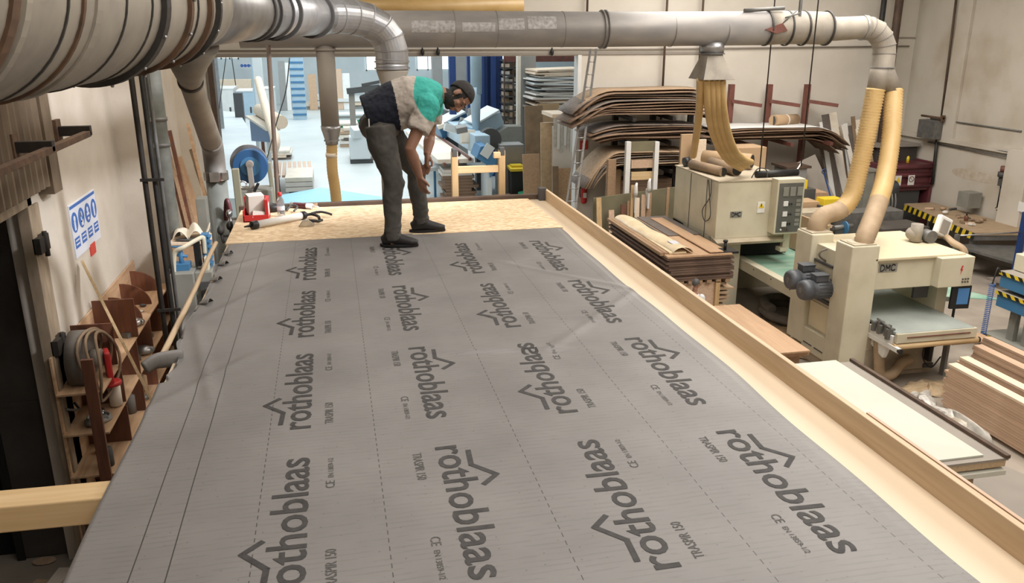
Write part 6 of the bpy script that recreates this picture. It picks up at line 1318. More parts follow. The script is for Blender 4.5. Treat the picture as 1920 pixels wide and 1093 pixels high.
# plank stacks beside the shelf
for k in range(4):
    for j in range(3):
        x0 = -2.36+.145*j
        b = MB(); b.box(x0, x0+.135, 8.9+.15*((j+k) % 3), 12.15-.1*j, .72+.03*k+.0, .72+.027+.03*k); ob('plank', b, 'light_wood' if k == 3 else 'beech_edge', label='pale plank on the floor stack beside the shelf' if k == 3 else 'plank within the stack beside the shelf', cat='plank', group='top planks beside the shelf' if k == 3 else 'planks beside the shelf')
b = MB(); b.box(-2.36, -1.95, 9.1, 12.0, 0, .72); ob('dark_plank_block', b, 'mahogany', label='dark block of stacked planks under the pale planks beside the shelf', cat='plank stack')
b = MB(); b.obox((-2.15, 8.35, .72), (.55, .9, .02), (R(4), 0, R(-14))); ob('pale_board', b, 'felt_white', label='pale dusty board lying near the end of the shelf', cat='board')
b = MB(); b.box(-2.4, -1.9, 7.95, 8.7, 0, .66); ob('board_block', b, 'beech_edge', label='wood block under the pale dusty board', cat='block')
b = MB(); b.tube([(-2.35, 8.75, .80), (-2.12, 8.05, .78)], .022, 10); ob('steel_bar', b, 'tube_brown', label='short brown bar lying on the pale dusty board', cat='bar')
for i, (x0, y0, x1, y1, w_) in enumerate(((-1.75, 10.9, 2.1, 0, .07), (-1.72, 10.8, 1.95, 0, .06), (-1.66, 10.7, 1.8, 0, .07))):
    b = MB(); b.beam((x0+.42, y0-1.1, 0), (x0-.35, y0+.3, x1), w_, .03, up=(0, 1, 0)); ob('leaning_plank', b, 'beech_edge' if i != 1 else 'mahogany', label=('outer', 'middle dark', 'inner')[i]+' plank leaning right of the black pipes above the pale planks', cat='plank')
# bottom left corner: floor clutter and a dark tool rack
for k in range(7):
    b = MB(); b.obox((-4.2+.02*k, 7.95+.03*(k % 2), .05+.12*k), (.9, .16, .05), (0, 0, R(60+4*(k % 3)))); ob('grey_timber', b, 'veneer_grey', label='weathered grey timber in the small pile at the bottom left corner', cat='timber', group='weathered timbers at the bottom left')
for k, (x0, y0, rz, mt) in enumerate(((-3.2, 8.35, 80, 'felt_white'), (-2.95, 8.3, 95, 'light_wood'), (-3.45, 8.2, 70, 'veneer_light'), (-2.7, 8.15, 88, 'veneer_grey'))):
    b = MB(); b.obox((x0, y0-.25, .03), (.9, .15, .025), (0, 0, R(rz))); ob('floor_plank', b, mt, label=('pale whitish', 'bright yellowish', 'light brown', 'grey')[k]+' short plank on the floor at the doorway', cat='plank')
b = MB(); b.prism([(-3.4+.12*math.cos(a), 8.75+.07*math.sin(a), .02) for a in [k*math.pi/6 for k in range(12)]], (0, 0, .012)); ob('copper_lid', b, 'beech', label='round copper coloured lid on the floor inside the doorway', cat='lid')
b = MB(); b.box(-3.75, -3.68, 7.3, 7.36, 0, 3.2); b.box(-3.78, -3.65, 7.25, 7.42, 0, .06); ob('blue_black_post', b, 'blue_deep', label='very dark blue post inside the doorway at the left picture edge', cat='post')
random.seed(8)
for k in range(9):
    b = MB(); a = random.uniform(-.4, .4); b.beam((-2.45+.04*k, 8.15+.03*k, .05), (-2.55+.05*k+a*.3, 8.3+a*.2, .55+random.random()*.3), .02, .02); ob('scrap_strip', b, random.choice(['tube_brown', 'beech_edge', 'veneer_grey']), label='thin offcut strip in the tangle at the door frame foot', cat='strip', group='offcut strips at the door frame')
# green machine with blue fitting, cabinet and cloth
t = thing('lathe_machine', (-1.75, 11, 0), 'grey green machine housing beside the module, with blue levers on top', 'machine')
a = AY(318, 515, 10.6); c = AY(362, 515, 10.6); b = MB(); b.box(a.x, c.x, 10.6, 11.2, 0, a.z); ob('housing', b, 'machine_grey', t, bev=.01)
ztop = a.z
b = MB(); e = AY(395, 520, 10.7); b.box(c.x, e.x+.02, 10.7, 11.25, ztop-.75, ztop-.02); ob('housing_extension', b, 'machine_grey', t, bev=.01)
b = MB(); b.box(c.x-.0, e.x+.02, 10.7, 11.2, 0, ztop-.9); ob('lower_housing', b, 'grey_dark', t)
b = MB(); b.box(c.x+.06, e.x-.01, 10.66, 10.72, ztop-.42, ztop-.14); b.tube([(c.x+.1, 10.62, ztop-.34), (e.x, 10.62, ztop-.34)], .05, 12); b.tube([(c.x+.12, 10.6, ztop-.22), (c.x+.3, 10.58, ztop-.24)], .03, 8); ob('spindle_group', b, 'grey_dark', t)
b = MB(); b.box(c.x+.10, e.x-.02, 10.75, 11.0, ztop-.02, ztop+.07); b.box(c.x+.12, e.x-.05, 10.78, 10.98, ztop+.07, ztop+.15); ob('top_block', b, 'machine', t, bev=.006)
b = MB(); p = AY(337, 500, 10.8); b.box(p.x-.09, p.x+.12, 10.75, 10.95, ztop, ztop+.08); b.tube([(p.x+.02, 10.85, ztop), (p.x+.02, 10.85, ztop+.30)], .03, 10); b.tube([(p.x-.08, 10.85, ztop+.2), (p.x+.1, 10.85, ztop+.16)], .02, 8); b.tube([(p.x-.1, 10.85, ztop+.30), (p.x+.05, 10.85, ztop+.28)], .012, 8); ob('blue_lever', b, 'blue_mid', t)
b = MB(); q = AY(388, 500, 10.9); b.box(q.x-.04, q.x+.05, 10.9, 11.05, ztop-.1, ztop+.42); 
for k in range(7): b.box(q.x+.04, q.x+.075, 10.9, 11.05, ztop-.06+.07*k, ztop-.03+.07*k)
ob('blue_bellows', b, 'blue_mid', t)
b = MB(); b.box(q.x-.13, q.x-.06, 10.85, 10.95, ztop+.02, ztop+.34); ob('black_lever', b, 'black', t)
b = MB(); z0 = AY(325, 470, 10.7).z; b.tube(spline([(AY(326, 512, 10.7).x, 10.7, ztop-.0), (AY(326, 490, 10.7).x, 10.7, AY(326, 490, 10.7).z), (AY(329, 472, 10.7).x, 10.7, AY(329, 472, 10.7).z), (AY(345, 463, 10.7).x, 10.7, AY(345, 463, 10.7).z), (AY(378, 445, 10.9).x, 10.9, AY(378, 445, 10.9).z), (AY(382, 450, 10.9).x, 10.9, AY(382, 450, 10.9).z), (AY(384, 475, 10.9).x, 10.9, AY(384, 475, 10.9).z)]), .028, 10); ob('bent_tube', b, 'machine', t)
a = AY(325, 452, 11.9); c = AY(392, 447, 11.9); t = thing('storage_cabinet', (a.x, 11.9, 0), 'light wooden cabinet with white cloth on top behind the grey green machine', 'cabinet')
b = MB(); b.box(a.x, c.x, 11.75, 12.3, 0, a.z-.02); ob('cabinet_body', b, 'laminate', t); b = MB(); b.box(a.x-.03, c.x+.03, 11.72, 12.32, a.z-.02, a.z+.01); ob('cabinet_top', b, 'light_wood', t)
ct = a.z+.012
def cloth(u, v): return (a.x+.01+(c.x-a.x-.02)*u, 11.78+.45*v, ct+.02+.12*abs(math.sin(2.2*u*3.1+.8*v))+.05*math.sin(9*u+4*v)*v)
b = MB(); b.grid(cloth, 28, 14); o = ob('white_cloth', b, 'felt_white', label='crumpled white cloth on the wooden cabinet beside the upright duct pipe', cat='cloth', solid=.006)
b = MB(); b.ball(((a.x+c.x)/2, 11.83, ct+.02), (.20, .07, .02)); ob('dark_rag', b, 'grey_dark', label='flat dark rag under the front of the white cloth', cat='rag')
# leaning boards behind the pier
random.seed(19)
mts = ['beech_edge', 'mahogany', 'beech_edge', 'laminate', 'mahogany', 'shelf_wood', 'tube_brown', 'beech_edge']
for i, (xt, yt, xb, yb, w_) in enumerate(((306, 240, 345, 395, .05), (318, 245, 352, 400, .06), (322, 262, 358, 400, .05), (334, 295, 372, 410, .13), (328, 330, 350, 420, .12), (352, 232, 388, 385, .05), (358, 280, 396, 400, .06), (366, 310, 398, 405, .05))):
    Y = 14.2+.1*i; p = AY(xt, yt, Y+.3); q = AY(xb, yb, Y-.2); d = (q-p).normalized(); q2 = p+d*(p.z/-d.z)
    b = MB(); b.beam(p, q2, w_, .03, up=(0, 1, 0)); ob('leaning_board', b, mts[i], label='brown board leaning in the recess left of the slanting pipe', cat='board', group='boards leaning in the left recess')
a = AY(366, 373, 13.0); c = AY(385, 373, 13.0); b = MB(); b.box(a.x, c.x, 13.0, 13.25, 0, a.z); ob('grey_box', b, 'machine_grey', label='narrow pale grey box behind the white cloth', cat='box', bev=.01)
# band saw behind the kerb
t = thing('band_saw', (-.8, 8.9, 0), 'band saw with a round blue wheel cover and olive guards behind the far roof edge', 'band saw')
p = AY(470, 311, 9.0); r_ = .178
b = MB(); b.tube([(p.x, 8.95, p.z), (p.x, 9.05, p.z)], r_, 40); ob('wheel_cover', b, 'blue', t, bev=.008)
b = MB(); b.tube([(p.x, 8.94, p.z), (p.x, 8.952, p.z)], .10, 30); ob('cover_disc', b, 'blue_mid', t)
b = MB(); b.tube([(p.x-.02, 9.06, p.z+.02), (p.x-.02, 9.10, p.z+.02)], r_+.014, 40); ob('cover_rim', b, 'galv', t)
b = MB(); b.beam((p.x-.005, 8.9, p.z+.04), (p.x+.005, 8.9, p.z-.22), .055, .04, up=(0, 1, 0)); b.tube([(p.x, 8.88, p.z+.03), (p.x, 8.94, p.z+.03)], .04, 16); ob('tension_arm', b, 'grey_warm', t, bev=.006)
l = AY(441, 316, 8.75); b = MB(); b.beam((l.x+.04, 8.75, 0), l, .07, .06, up=(0, 1, 0)); ob('left_guard', b, 'olive2', t, bev=.008)
l = AY(504, 304, 9.1); b = MB(); b.beam((l.x+.06, 9.1, 3.0), l, .045, .05, up=(0, 1, 0)); ob('right_guard', b, 'olive2', t, bev=.008)
b = MB(); b.box(p.x-.15, p.x+.20, 8.9, 9.2, 0, p.z-.24); ob('saw_body', b, 'machine_grey', t, bev=.01)
b = MB(); b.tube(arc((p.x-.08, 8.86, p.z-.17), .035, 0, 2*math.pi, 16, (1, 0, 0), (0, 0, 1)), .008, 8); ob('handwheel', b, 'chrome', t)
b = MB(); b.obox((p.x+.05, 8.84, p.z-.20), (.03, .03, .10), (0, R(30), 0)); ob('black_knob', b, 'black', t, bev=.004)
b = MB(); b.box(-1.3, -.30, 8.9, 9.4, 3.60, 3.64); ob('saw_table', b, 'galv', t)
b = MB(); b.tube(spline([(-1.03, 8.12, PZ-.1), (-1.01, 8.06, PZ+.04), (-.99, 8.02, PZ+.10), (-.97, 8.0, PZ+.0)]), .022, 8); ob('red_strap', b, 'maroon', label='dark red strap hanging at the far left roof corner', cat='strap')
for i, (x, y, z, mt) in enumerate(((-.97, 7.9, PZ+.0, 'chrome'), (-.94, 7.6, PZ-.05, 'black'), (-.98, 7.3, PZ-.02, 'grey_dark'))):
    b = MB(); b.ball((x, y, z), (.03, .06, .04), seg=10, rings=7); b.tube([(x, y, z-.02), (x+.02, y-.05, z-.10)], .012, 8); b.box(x, x+.06, y-.02, y+.02, z-.06, z-.04); ob('bracket_clip', b, mt, label=('shiny', 'black', 'dark grey')[i]+' clip on the left roof edge near the upright pipe', cat='clip')
# ================================================================ FAR HALL THROUGH THE OPENING
def cl(Y): return min(Y, 66)
def FB(x0, y0, x1, yb, mat, label, cat, name, d=1.0, ytop=None, Y=None, group=None, bev=.01, mats=None):
    """thing standing on the hall floor: foot at pixel row yb, head at y0"""
    Yf = Y or cl(AZ((x0+x1)/2, yb, 0).y); a = AY(x0, y0, Yf); c = AY(x1, y0, Yf); b = MB()
    b.box(a.x, c.x, Yf, Yf+d, 0, a.z); return ob(name, b, mat, label=label, cat=cat, group=group, bev=bev)
# concrete columns and uprights
def column(px, w_, Y, mat, label, name='column'):
    p = AY(px, 200, Y); b = MB(); b.box(p.x-w_/2, p.x+w_/2, Y, Y+w_, 0, CH); return ob(name, b, mat, label=label, cat='column', bev=.01)
column(989, .62, 30.5, 'grey_mid', 'broad grey concrete column right of the blue rack uprights')
column(973, .14, 30.0, 'felt_white', 'thin pale upright beside the broad grey column')
column(865, .55, 38, 'grey_mid', 'grey column between the blue uprights behind the man')
column(822, .5, 42, 'grey_mid', 'narrow grey column above the bent man')
column(489, .40, 40, 'pale_machine', 'pale grey column in the left part of the far hall', 'steel_column')
column(482, .22, 44, 'blue_pale', 'thin light blue upright beside the pale grey column', 'steel_column')
column(413, .18, 46, 'galv', 'thin metal post at the left of the far hall', 'steel_column')
for i, (x, w_) in enumerate(((850, .26), (855.5, .05), (880, .12), (902, .30), (908, .30), (919, .18), (926, .20), (936, .30))):
    Y = 33+.2*(i % 3); p = AY(x, 200, Y); b = MB(); b.box(p.x-w_/2, p.x+w_/2, Y, Y+.3, 0 if i > 2 else 2.5, CH)
    if i in (1, ): continue
    ob('blue_upright', b, 'blue_deep', label='tall deep blue steel upright of the storage machine behind the man', cat='upright', group='blue uprights behind the man', bev=.01)
pipe('dust_pipe', [AY(893, 90, 29)+Vector((0, 0, 2.5)), AY(893, 176, 29)], .20, 'blue_pale', 'pale blue round pipe in front of the blue uprights')
# lumber rack right of the blue uprights
random.seed(51)
t = thing('board_rack', (6.6, 31, 0), 'tall rack densely filled with white ended boards, right of the blue uprights', 'rack')
a = AY(944, 116, 32.4); c = AY(978, 116, 32.4)
for z in [k*.27+.2 for k in range(17)]:
    b = MB(); b.box(a.x, c.x, 32.4, 34, z, z+.06); ob('rack_arm', b, 'grey_dark', t)
for x in (a.x, (a.x+c.x)/2, c.x-.05): b = MB(); b.box(x, x+.05, 32.35, 32.4, 0, 5.0); ob('rack_post', b, 'steel_brown', t)
for z in [k*.27+.26 for k in range(16)]:
    for j in range(3):
        x = a.x+.06+(c.x-a.x-.12)*j/3; b = MB(); b.box(x, x+(c.x-a.x)/3-.05, 32.3+random.uniform(0, .5), 34, z, z+random.uniform(.08, .19)); ob('stored_board', b, random.choice(['veneer_light', 'felt_white', 'paper', 'light_wood']), label='pale board end stored in the dense rack', cat='board', group='board ends in the dense rack')
b = MB(); b.box(AY(944, 110, 32).x, AY(1020, 110, 32).x+1.2, 31.9, 32.0, AY(980, 116, 32).z, AY(980, 116, 32).z+.22); ob('red_beam', b, 'steel_red', label='red steel beam over the board racks', cat='beam')
# pile of sheets on the right
random.seed(52)
zt, zb = AY(1040, 128, 29).z, AY(1040, 208, 29).z
for k in range(24):
    z = zb+(zt-zb)*k/24; b = MB(); x0 = AY(1003, 160, 29).x+random.uniform(-.1, .5)*(k % 3 > 0); x1 = AY(1084, 160, 29).x+random.uniform(-.1, .3)
    b.obox(((x0+x1)/2, 29.8, z), (x1-x0, 1.6, random.uniform(.025, .075)), (0, random.uniform(-.05, .05), random.uniform(-.04, .06)))
    ob('stored_sheet', b, random.choice(['light_wood', 'paper', 'veneer_grey', 'mdf_grey', 'veneer', 'pale_machine']) if k < 20 else 'light_wood', label='sheet in the high pile seen through the right end of the opening', cat='sheet', group='sheets piled beyond the opening')
b = MB(); a = AY(1003, 208, 29.1); c = AY(1086, 208, 29.1); b.box(a.x+.9, c.x, 29.1, 30.6, 0, a.z-.05); ob('sheet_support', b, 'mdf_grey', label='dark support under the high pile of sheets', cat='support')
# leaning big panels right
for i, (x0, y0, x1, yb, mt, lb, Y) in enumerate(((988, 200, 1022, 395, 'tube_brown', 'tall brown panel standing right of the grey column', 25.4), (1012, 196, 1053, 395, 'cardboard', 'tall cardboard coloured panel behind the brown one', 26.2), (984, 292, 1016, 395, 'laminate', 'lower wood panel in front of the brown one', 24.8))):
    a = AY(x0, y0, Y); c = AY(x1, y0, Y); b = MB(); b.prism([(a.x, Y, 0), (c.x, Y, 0), (c.x, Y+.3, a.z), (a.x, Y+.3, a.z)], (0, .05, 0)); ob('standing_sheet', b, mt, label=lb, cat='panel')
for i, (x0, y0, x1, y1, mt, lb, Y) in enumerate(((1014, 230, 1040, 370, 'sawdust', 'yellowish panel leaning beside the white wrapped pile', 23.6), (1036, 312, 1047, 370, 'tube_brown', 'narrow brown board before the wrapped pile', 23.0), (1046, 316, 1075, 370, 'shelf_wood', 'pinkish brown panel leaning under the wrapped pile', 23.2))):
    a = AY(x0, y0, Y); c = AY(x1, y0, Y); b = MB(); b.prism([(a.x, Y-.2, 0), (c.x, Y-.2, 0), (c.x, Y, a.z), (a.x, Y, a.z)], (0, .05, 0)); ob('leaning_sheet', b, mt, label=lb, cat='panel')
t = thing('wrapped_pile', (6, 24, 0), 'pile of boards loosely wrapped in white plastic at the right jamb of the opening', 'wrapped pile')
a = AY(1038, 214, 23.4); c = AY(1088, 214, 23.4); b = MB(); b.box(a.x, c.x, 23.4, 24.6, 0, a.z-.35); ob('board_block', b, 'paper', t); b = MB(); b.box(a.x-.05, c.x+.1, 23.35, 24.6, a.z-.10, a.z); ob('top_board', b, 'light_wood', t)
for k in range(6): b = MB(); x = a.x+.1*k; b.box(x, x+.09, 23.36, 23.4, a.z-.9-.1*(k % 3), a.z-.1); ob('plastic_fold', b, 'white' if k % 2 else 'plastic_wrap', t)
# blue machine
t = thing('panel_saw_machine', (4.4, 30, 0), 'long pale blue processing machine slanting away behind the bent man', 'machine')
p = AY(905, 272, 27.0); q = AY(822, 226, 38)
b = MB(); b.beam(p, q, .5, .62); ob('long_beam', b, 'blue_pale', t, bev=.02)
b = MB(); b.beam(p+Vector((-.9, 0, -.5)), q+Vector((-.9, 0, -.5)), 1.2, .14); ob('bed', b, 'felt_white', t, bev=.01)
for k in range(3): b = MB(); b.beam(p+Vector((-.45-.42*k, -.2, -.42-.08*k)), q+Vector((-.45-.42*k, 0, -.42-.08*k)), .09, .10); ob('red_rail', b, 'steel_red', t)
b = MB(); a = AY(893, 282, 26.0); c = AY(932, 282, 26.0); b.prism([(a.x, 26, a.z-.25), (a.x+.15, 26, a.z+.12), (c.x-.35, 26, a.z+.15), (c.x, 26, a.z-.35), (c.x-.1, 26, a.z-.75), (a.x+.45, 26, a.z-.9), (a.x+.4, 26, a.z-.5)], (0, 1.2, 0)); ob('blue_hood', b, 'blue_mid', t, bev=.02)
b = MB(); b.box(a.x+.35, c.x-.15, 26.1, 27.2, 0, a.z-.5); ob('machine_column', b, 'pale_machine', t, bev=.02)
b = MB(); b.box(a.x+.25, c.x-.1, 26.0, 27.3, .18, .34); ob('blue_band', b, 'blue_mid', t)
b = MB(); b.obox((a.x+.35, 25.95, a.z-.02), (.30, .04, .42), (0, R(35), 0)); ob('panel_light', b, 'pale_machine', t)
for (x, y, Y, rz) in ((845, 232, 34, 10), (903, 232, 30, 20)):
    s_ = AY(x, y, Y); b = MB(); b.obox(s_, (1.3, .9, .55), (R(8), R(-24), R(rz))); ob('blue_cover', b, 'blue_mid' if Y > 32 else 'blue_pale', t, bev=.03)
    b = MB(); b.obox(s_+Vector((-.05, -.3, .33)), (1.1, .8, .08), (R(8), R(-24), R(rz))); ob('cover_top', b, 'pale_machine', t, bev=.02)
    b = MB(); b.box(s_.x-.2, s_.x+.3, s_.y, s_.y+.4, 0, s_.z-.2); ob('leg', b, 'grey_dark', t)
s_ = AY(920, 262, 28); b = MB(); b.tube([(s_.x, 28, s_.z), (s_.x, 28.4, s_.z)], .38, 20); b.tube([(s_.x, 27.97, s_.z), (s_.x, 28, s_.z)], .16, 16); ob('round_port', b, 'grey_dark', t)
for k in range(14):
    u = random.random(); q_ = p.lerp(q, u)+Vector((random.uniform(-.9, .9), 0, random.uniform(.1, .7))); b = MB()
    b.obox(q_, (random.uniform(.2, .6), .3, random.uniform(.15, .5)), (random.uniform(-.3, .3), random.uniform(-.5, .5), 0)); ob('machine_unit', b, random.choice(['grey_mid', 'pale_machine', 'blue_mid', 'steel_grey', 'felt_white']), t, bev=.02)
s_ = AY(891, 180, 29); b = MB(); b.tube([s_+Vector((0, 0, .3)), s_, AY(893, 250, 29)], [.2, .2, .12], 16); ob('down_tube', b, 'blue_pale', t)
s_ = AY(820, 330, 28.5); b = MB(); b.box(s_.x-.6, s_.x+2.6, 28.6, 29.5, 1.0, 1.12); ob('roller_table', b, 'pale_machine', t)
for k in range(4): b = MB(); b.box(s_.x-.5+.4*k, s_.x-.42+.4*k, 28.7, 28.8, 0, 1.0); ob('blue_leg', b, 'blue_mid', t)
random.seed(53)
a = AY(832, 340, 27.2); c = AY(892, 340, 27.2)
for k in range(11): b = MB(); b.box(a.x+random.uniform(-.1, .1), c.x+random.uniform(-.15, .1), 27.2, 28.2, .1+.105*k, .195+.105*k); ob('board', b, 'veneer' if k < 9 else 'paper', label='board in the brown stack below the pale blue machine', cat='board', group='brown stack below the blue machine')
for k in range(4): c = AY(930, 352, 26.5); b = MB(); b.obox((c.x-.1+.12*k, 26.6+.1*k, .08+.08*k), (1.5, .8, .05), (0, 0, R(8*k-10))); ob('loose_board', b, random.choice(['felt_white', 'veneer_light', 'paper']), label='pale loose board right of the brown stack', cat='board', group='loose boards on the hall floor')
t = thing('grey_cabinet', (6, 29.5, 0), 'grey metal cabinet behind the yellow lidded bin', 'cabinet')
a = AY(938, 272, 27.6); c = AY(983, 272, 27.6); b = MB(); b.box(a.x, c.x, 27.6, 28.4, 0, a.z); ob('cabinet_body', b, 'grey_mid', t, bev=.02); b = MB(); b.box(a.x+.03, c.x-.03, 27.58, 27.6, .2, a.z-.08); ob('cabinet_door', b, 'grey_warm', t)
a = AY(935, 248, 29.5); c = AY(978, 248, 29.5); b = MB(); b.box(a.x, c.x, 29.4, 30.2, 0, a.z); b.prism([(a.x, 29.4, a.z), (c.x, 29.4, a.z), (c.x, 29.4, a.z+.2), (a.x+.3, 29.4, a.z+.2)], (0, .8, 0)); ob('dark_grey_machine', b, 'machine_grey', label='dark grey machine block behind the grey cabinet', cat='machine')
def bin_(x0, y0, x1, yb, body, lid, label):
    Y = AZ((x0+x1)/2, yb, 0).y; Y = min(Y, 27.0); a = AY(x0, y0, Y); c = AY(x1, y0, Y); w_ = c.x-a.x; m_ = (a.x+c.x)/2; H = a.z
    t = thing('waste_bin', (m_, Y, 0), label, 'bin'); b = MB()
    b.prism([(a.x+.08*w_, Y, .08), (c.x-.08*w_, Y, .08), (c.x, Y-.02, H*.86), (a.x, Y-.02, H*.86)], (0, w_*1.0, 0)); ob('bin_body', b, body, t, bev=.02)
    if lid: b = MB(); b.prism([(a.x-.04, Y-.08, H*.86), (c.x+.04, Y-.08, H*.86), (c.x+.04, Y+w_, H*.90), (a.x-.04, Y+w_, H*.90)], (0, 0, .10)); b.box(a.x+.05, c.x-.05, Y+.1, Y+w_, H*.95, H); ob('bin_lid', b, lid, t, bev=.02)
    for q in (a.x+.1*w_, c.x-.1*w_): b = MB(); b.tube([(q-.03, Y+w_, .09), (q+.03, Y+w_, .09)], .09, 14); ob('wheel', b, 'black', t)
bin_(958, 311, 985, 362, 'black', 'yellow', 'black wheeled bin with bright yellow lid beyond the far roof edge')
c = AZ(951, 356, 0); b = MB(); b.tube([(c.x, 26.6, .02), (c.x, 26.6, .42), (c.x, 26.6, .5)], [.22, .30, .32], 20); ob('green_tub', b, 'green', label='small green tub on the floor left of the yellow lidded bin', cat='tub')
# pale boxes on the left
def mach(x0, y0, x1, yb, mat, label, name='machine_housing', d=1.6, top=None, parts=()):
    Y = min(60, AZ((x0+x1)/2, yb, 0).y); a = AY(x0, y0, Y); c = AY(x1, y0, Y); t = thing(name, ((a.x+c.x)/2, Y, 0), label, 'machine')
    b = MB(); b.box(a.x, c.x, Y, Y+d, .1, a.z); ob('housing', b, mat, t, bev=.03)
    b = MB(); b.box(a.x+.05, c.x-.05, Y+.05, Y+d-.05, 0, .1); ob('plinth', b, 'grey_mid', t)
    b = MB(); b.box(a.x-.03, c.x+.03, Y-.03, Y+d, a.z, a.z+.07); ob('top_edge', b, top or 'white', t)
    b = MB(); b.box(c.x-.32, c.x-.2, Y-.02, Y, .35, .75); ob('dark_handle', b, 'grey_dark', t)
    return t
mach(398, 168, 436, 200, 'white', 'white machine housing at the left jamb of the opening', d=3)
mach(443, 172, 475, 205, 'blue_pale', 'pale blue machine door panel left in the far hall', d=2.5)
mach(474, 168, 512, 205, 'white', 'white machine housing right of the pale blue door panel', d=2.5)
b = MB(); b.prism([tuple(AZ(x, y, .8)) for x, y in ((380, 206), (448, 210), (512, 318), (518, 372), (380, 372))], (0, 0, -.78)); ob('pale_platform', b, 'pale_machine', label='large smooth pale platform at the left side of the opening', cat='platform')
b = MB(); c = AZ(557, 172, 0); a = AY(436, 168, 52); b.box(a.x, a.x+.5, 52, 52.6, 0, 2.2); ob('dark_machine_stand', b, 'grey_dark', label='dark machine frame between the white and blue housings', cat='frame')
# table with roll and blue side
t = thing('slanted_table', (-2, 33, 0), 'slanted blue sided worktable with a beige roll on it, left of the brown pole', 'table')
p0_, p1_ = AY(472, 218, 36), AY(512, 243, 31)
b = MB(); b.beam(p0_, p1_, .5, .08); ob('table_top', b, 'felt_white', t); b = MB(); b.tube([p0_+Vector((.3, 0, .25)), p1_+Vector((.3, 0, .25))], .24, 16); ob('beige_roll', b, 'light_wood', t)
b = MB(); b.prism([(p0_.x-.1, p0_.y, p0_.z-.1), (p1_.x-.1, p1_.y, p1_.z-.1), (p1_.x-.1, p1_.y, p1_.z-.45), (p0_.x-.1, p0_.y, p0_.z-1.0)], (.1, 0, 0)); ob('blue_side', b, 'blue', t)
for k in range(4): b = MB(); f = .1+.28*k; q = p0_.lerp(p1_, f); b.box(q.x, q.x+.12, q.y, q.y+.12, 0, q.z-.1); ob('leg', b, 'mahogany' if k % 2 else 'pale_machine', t)
b = MB(); b.tube(spline([AY(484, 150, 36), AY(492, 180, 34), AY(505, 225, 31), AY(516, 262, 28.5), AY(512, 285, 28.2)]), .16, 12); ob('beige_band', b, 'light_wood', label='long beige curved strip beside the brown pole', cat='strip')
# lumber on trestle and pale board stack
random.seed(54)
for k in range(8): c = AY(545, 268, 32.5); b = MB(); b.obox((c.x-.7+.19*k, 32.6, .62), (.13, 3.4, .08), (0, 0, R(2))); ob('reddish_board', b, 'beech', label='reddish board laid side by side on the small stack left of the amber hose', cat='board', group='reddish boards on the floor stack')
a = AY(530, 288, 29.5); c = AY(583, 288, 29.5)
for k in range(3): b = MB(); b.box(a.x, c.x, 29.5, 31.8, .30+.17*k, .45+.17*k); ob('pale_slab', b, 'felt_white' if k == 2 else 'paper', label='pale panel in the low stack left of the amber hose', cat='panel', group='pale panels in the low stack', bev=.01)
b = MB(); b.box(a.x+.1, c.x-.2, 29.7, 31.5, 0, .30); ob('stack_base', b, 'grey_dark', label='dark base under the low pale panel stack', cat='base')
b = MB(); c = AZ(600, 352, 0); b.prism([(c.x-2.2, 27.6, .35), (c.x+.2, 26.2, .28), (c.x+2.3, 27.1, .35), (c.x+.1, 29.2, .42)], (0, 0, .05)); b.box(c.x-.9, c.x+.6, 27.2, 27.5, 0, .3); ob('light_blue_sheet', b, 'blue_sheet', label='large light blue sheet lying low beyond the far roof edge', cat='sheet')
# tables with stacks in the distance
def stack(px, py_top, w_px, yb, n, mts, label, group, d=2.0, jit=.15, seed=1, toplabel=None):
    random.seed(seed); Y = cl(AZ(px, yb, 0).y); a = AY(px-w_px/2, py_top, Y); c = AY(px+w_px/2, py_top, Y); H = a.z
    for k in range(n):
        z0 = H*k/n; b = MB(); b.box(a.x+random.uniform(-jit, jit), c.x+random.uniform(-jit, jit), Y+random.uniform(-jit, jit), Y+d, z0, z0+H/n*.86)
        ob('stacked_board', b, mts[k % len(mts)] if k < n-1 else mts[-1], label=label, cat='board', group=group)
stack(641, 232, 52, 255, 6, ['green', 'grey_mid', 'green', 'felt_white'], 'board in the green sided stack right of the grey drop pipe', 'green sided stack', seed=2)
stack(660, 215, 74, 232, 5, ['machine_grey', 'green', 'pale_machine'], 'board in the wide pale topped stack behind the green one', 'wide pale topped stack', seed=3)
stack(650, 240, 22, 276, 6, ['veneer_light', 'paper', 'veneer_grey', 'felt_white'], 'board in the small stack beside the grey drop pipe', 'small stack by the drop pipe', seed=4, d=1.2)
stack(676, 262, 30, 300, 6, ['paper', 'veneer_grey', 'felt_white'], 'pale board in the stack left of the man', 'pale stack left of the man', seed=5, d=1.6)
stack(698, 290, 20, 300, 2, ['beech', 'felt_white'], 'low board stack on the floor behind the man', 'low boards behind the man', seed=6, d=.9)
stack(650, 184, 66, 205, 3, ['grey_mid', 'light_wood', 'white'], 'board on the long white topped table in the far hall', 'boards on the long far table', seed=7, d=3)
stack(583, 194, 46, 203, 2, ['grey_warm', 'felt_white'], 'board of the low table right of the walking person', 'boards of the low far table', seed=8, d=2.5)
stack(600, 180, 40, 192, 3, ['pale_machine', 'white'], 'white board behind the low table in the far hall', 'white boards far back', seed=9, d=2.5)
stack(522, 283, 40, 300, 4, ['veneer_grey', 'light_wood', 'felt_white'], 'board by the slanted table foot', 'boards by the slanted table', seed=12, d=1.5)
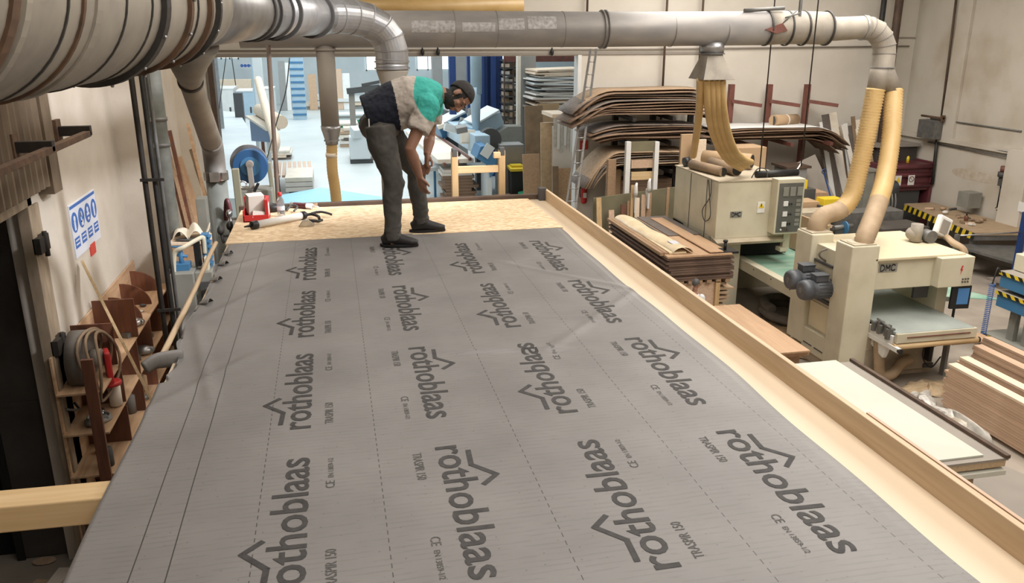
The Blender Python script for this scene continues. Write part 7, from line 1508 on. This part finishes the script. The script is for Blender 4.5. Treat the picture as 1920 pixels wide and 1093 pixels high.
# dark machine rail and blue rack far back
t = thing('pale_blue_machine', (3, 40, 0), 'small pale blue machine left of the man near the floor stacks', 'machine')
a = AY(670, 225, 37.5); b = MB(); b.box(a.x-.4, a.x+.5, 37.5, 38.4, .2, 1.2); ob('housing', b, 'pale_machine', t, bev=.04); b = MB(); b.obox((a.x, 37.6, 1.4), (.6, .5, .4), (R(20), 0, R(20))); ob('head', b, 'pale_machine', t, bev=.03); b = MB(); b.box(a.x-.4, a.x+.6, 37.6, 38.3, 0, .2); ob('base', b, 'grey_dark', t)
t = thing('dark_press_beam', (3.3, 46, 0), 'dark horizontal machine beam left of the bent man', 'machine')
a = AY(650, 171, 46); c = AY(712, 164, 46); b = MB(); b.beam(a, c+Vector((0, 0, 0)), .4, .3); b.beam(a+Vector((.8, 0, .3)), c+Vector((0, 0, .3)), .3, .16); ob('beam', b, 'grey_dark', t); b = MB(); b.box(c.x-.8, c.x-.3, 46, 46.4, 0, c.z); b.box(a.x+.1, a.x+.4, 46, 46.4, 0, a.z); ob('support', b, 'grey_warm', t)
b = MB()
a = AY(543, 126, 58); c = AY(568, 126, 58)
b.box(a.x, c.x, 58, 59.5, 0, 4.6)
for k in range(10): b.box(a.x-.02, c.x+.02, 57.95, 58, .3+.42*k, .42+.42*k, 1)
ob('blue_rack', b, ['blue_pale', 'blue_mid'], label='tall pale blue rack behind the walking person', cat='rack')
for i, (x0, y0, x1, yb, mt, lb) in enumerate(((577, 140, 592, 175, 'laminate', 'orange board leaning at the far wall, left of the drop pipe'), (626, 130, 640, 178, 'beech', 'reddish board leaning at the far wall, right of the drop pipe'), (641, 138, 655, 180, 'white', 'white board leaning at the far wall'), (520, 115, 533, 170, 'grey_mid', 'grey door leaf in the far wall'), (533, 118, 541, 170, 'white', 'narrow white board beside the grey door leaf'))):
    Y = 66; a = AY(x0, y0, Y); c = AY(x1, y0, Y); b = MB(); b.beam(((a.x+c.x)/2, Y-.6, 0), ((a.x+c.x)/2, Y+.3, a.z), c.x-a.x, .1, up=(0, 1, 0)); ob('leaning_sheet', b, mt, label=lb, cat='panel')
b = MB(); a = AY(450, 118, 70); c = AY(476, 128, 70); b.box(a.x, c.x, 70, 70.05, c.z, a.z)
for k in range(4): x = a.x+(c.x-a.x)*(k+.5)/4; b.tube([(x, 69.98, (a.z+c.z)/2), (x, 70, (a.z+c.z)/2)], .12, 14, m=1)
ob('far_sign', b, ['sign_white', 'sign_blue'], label='far safety board with small blue marks high in the far hall', cat='sign')
FB(395, 150, 470, 172, 'light_wood', 'row of beige boards behind the white machines', 'board row', 'board_row', d=1)
for i, (xt, xb) in enumerate(((424, 408), (434, 442))):
    Y = 30; b = MB(); b.tube([AY(xt, 105, Y)+Vector((0, 0, 2)), AY(xt, 105, Y), AY(xb, 225 if i == 0 else 160, Y)], .015, 6); ob('hanging_cable', b, 'grey_dark', label=('thin cable hanging at the far left of the opening', 'second thin cable right of the leftmost one')[i], cat='cable')
b = MB(); b.tube(spline([AY(543, 108, 28), AY(536, 170, 28), AY(520, 225, 28), AY(500, 300, 27.5)]), .018, 6); ob('hanging_cable', b, 'grey_dark', label='thin curved cable right of the brown pole', cat='cable')
# rails over the opening
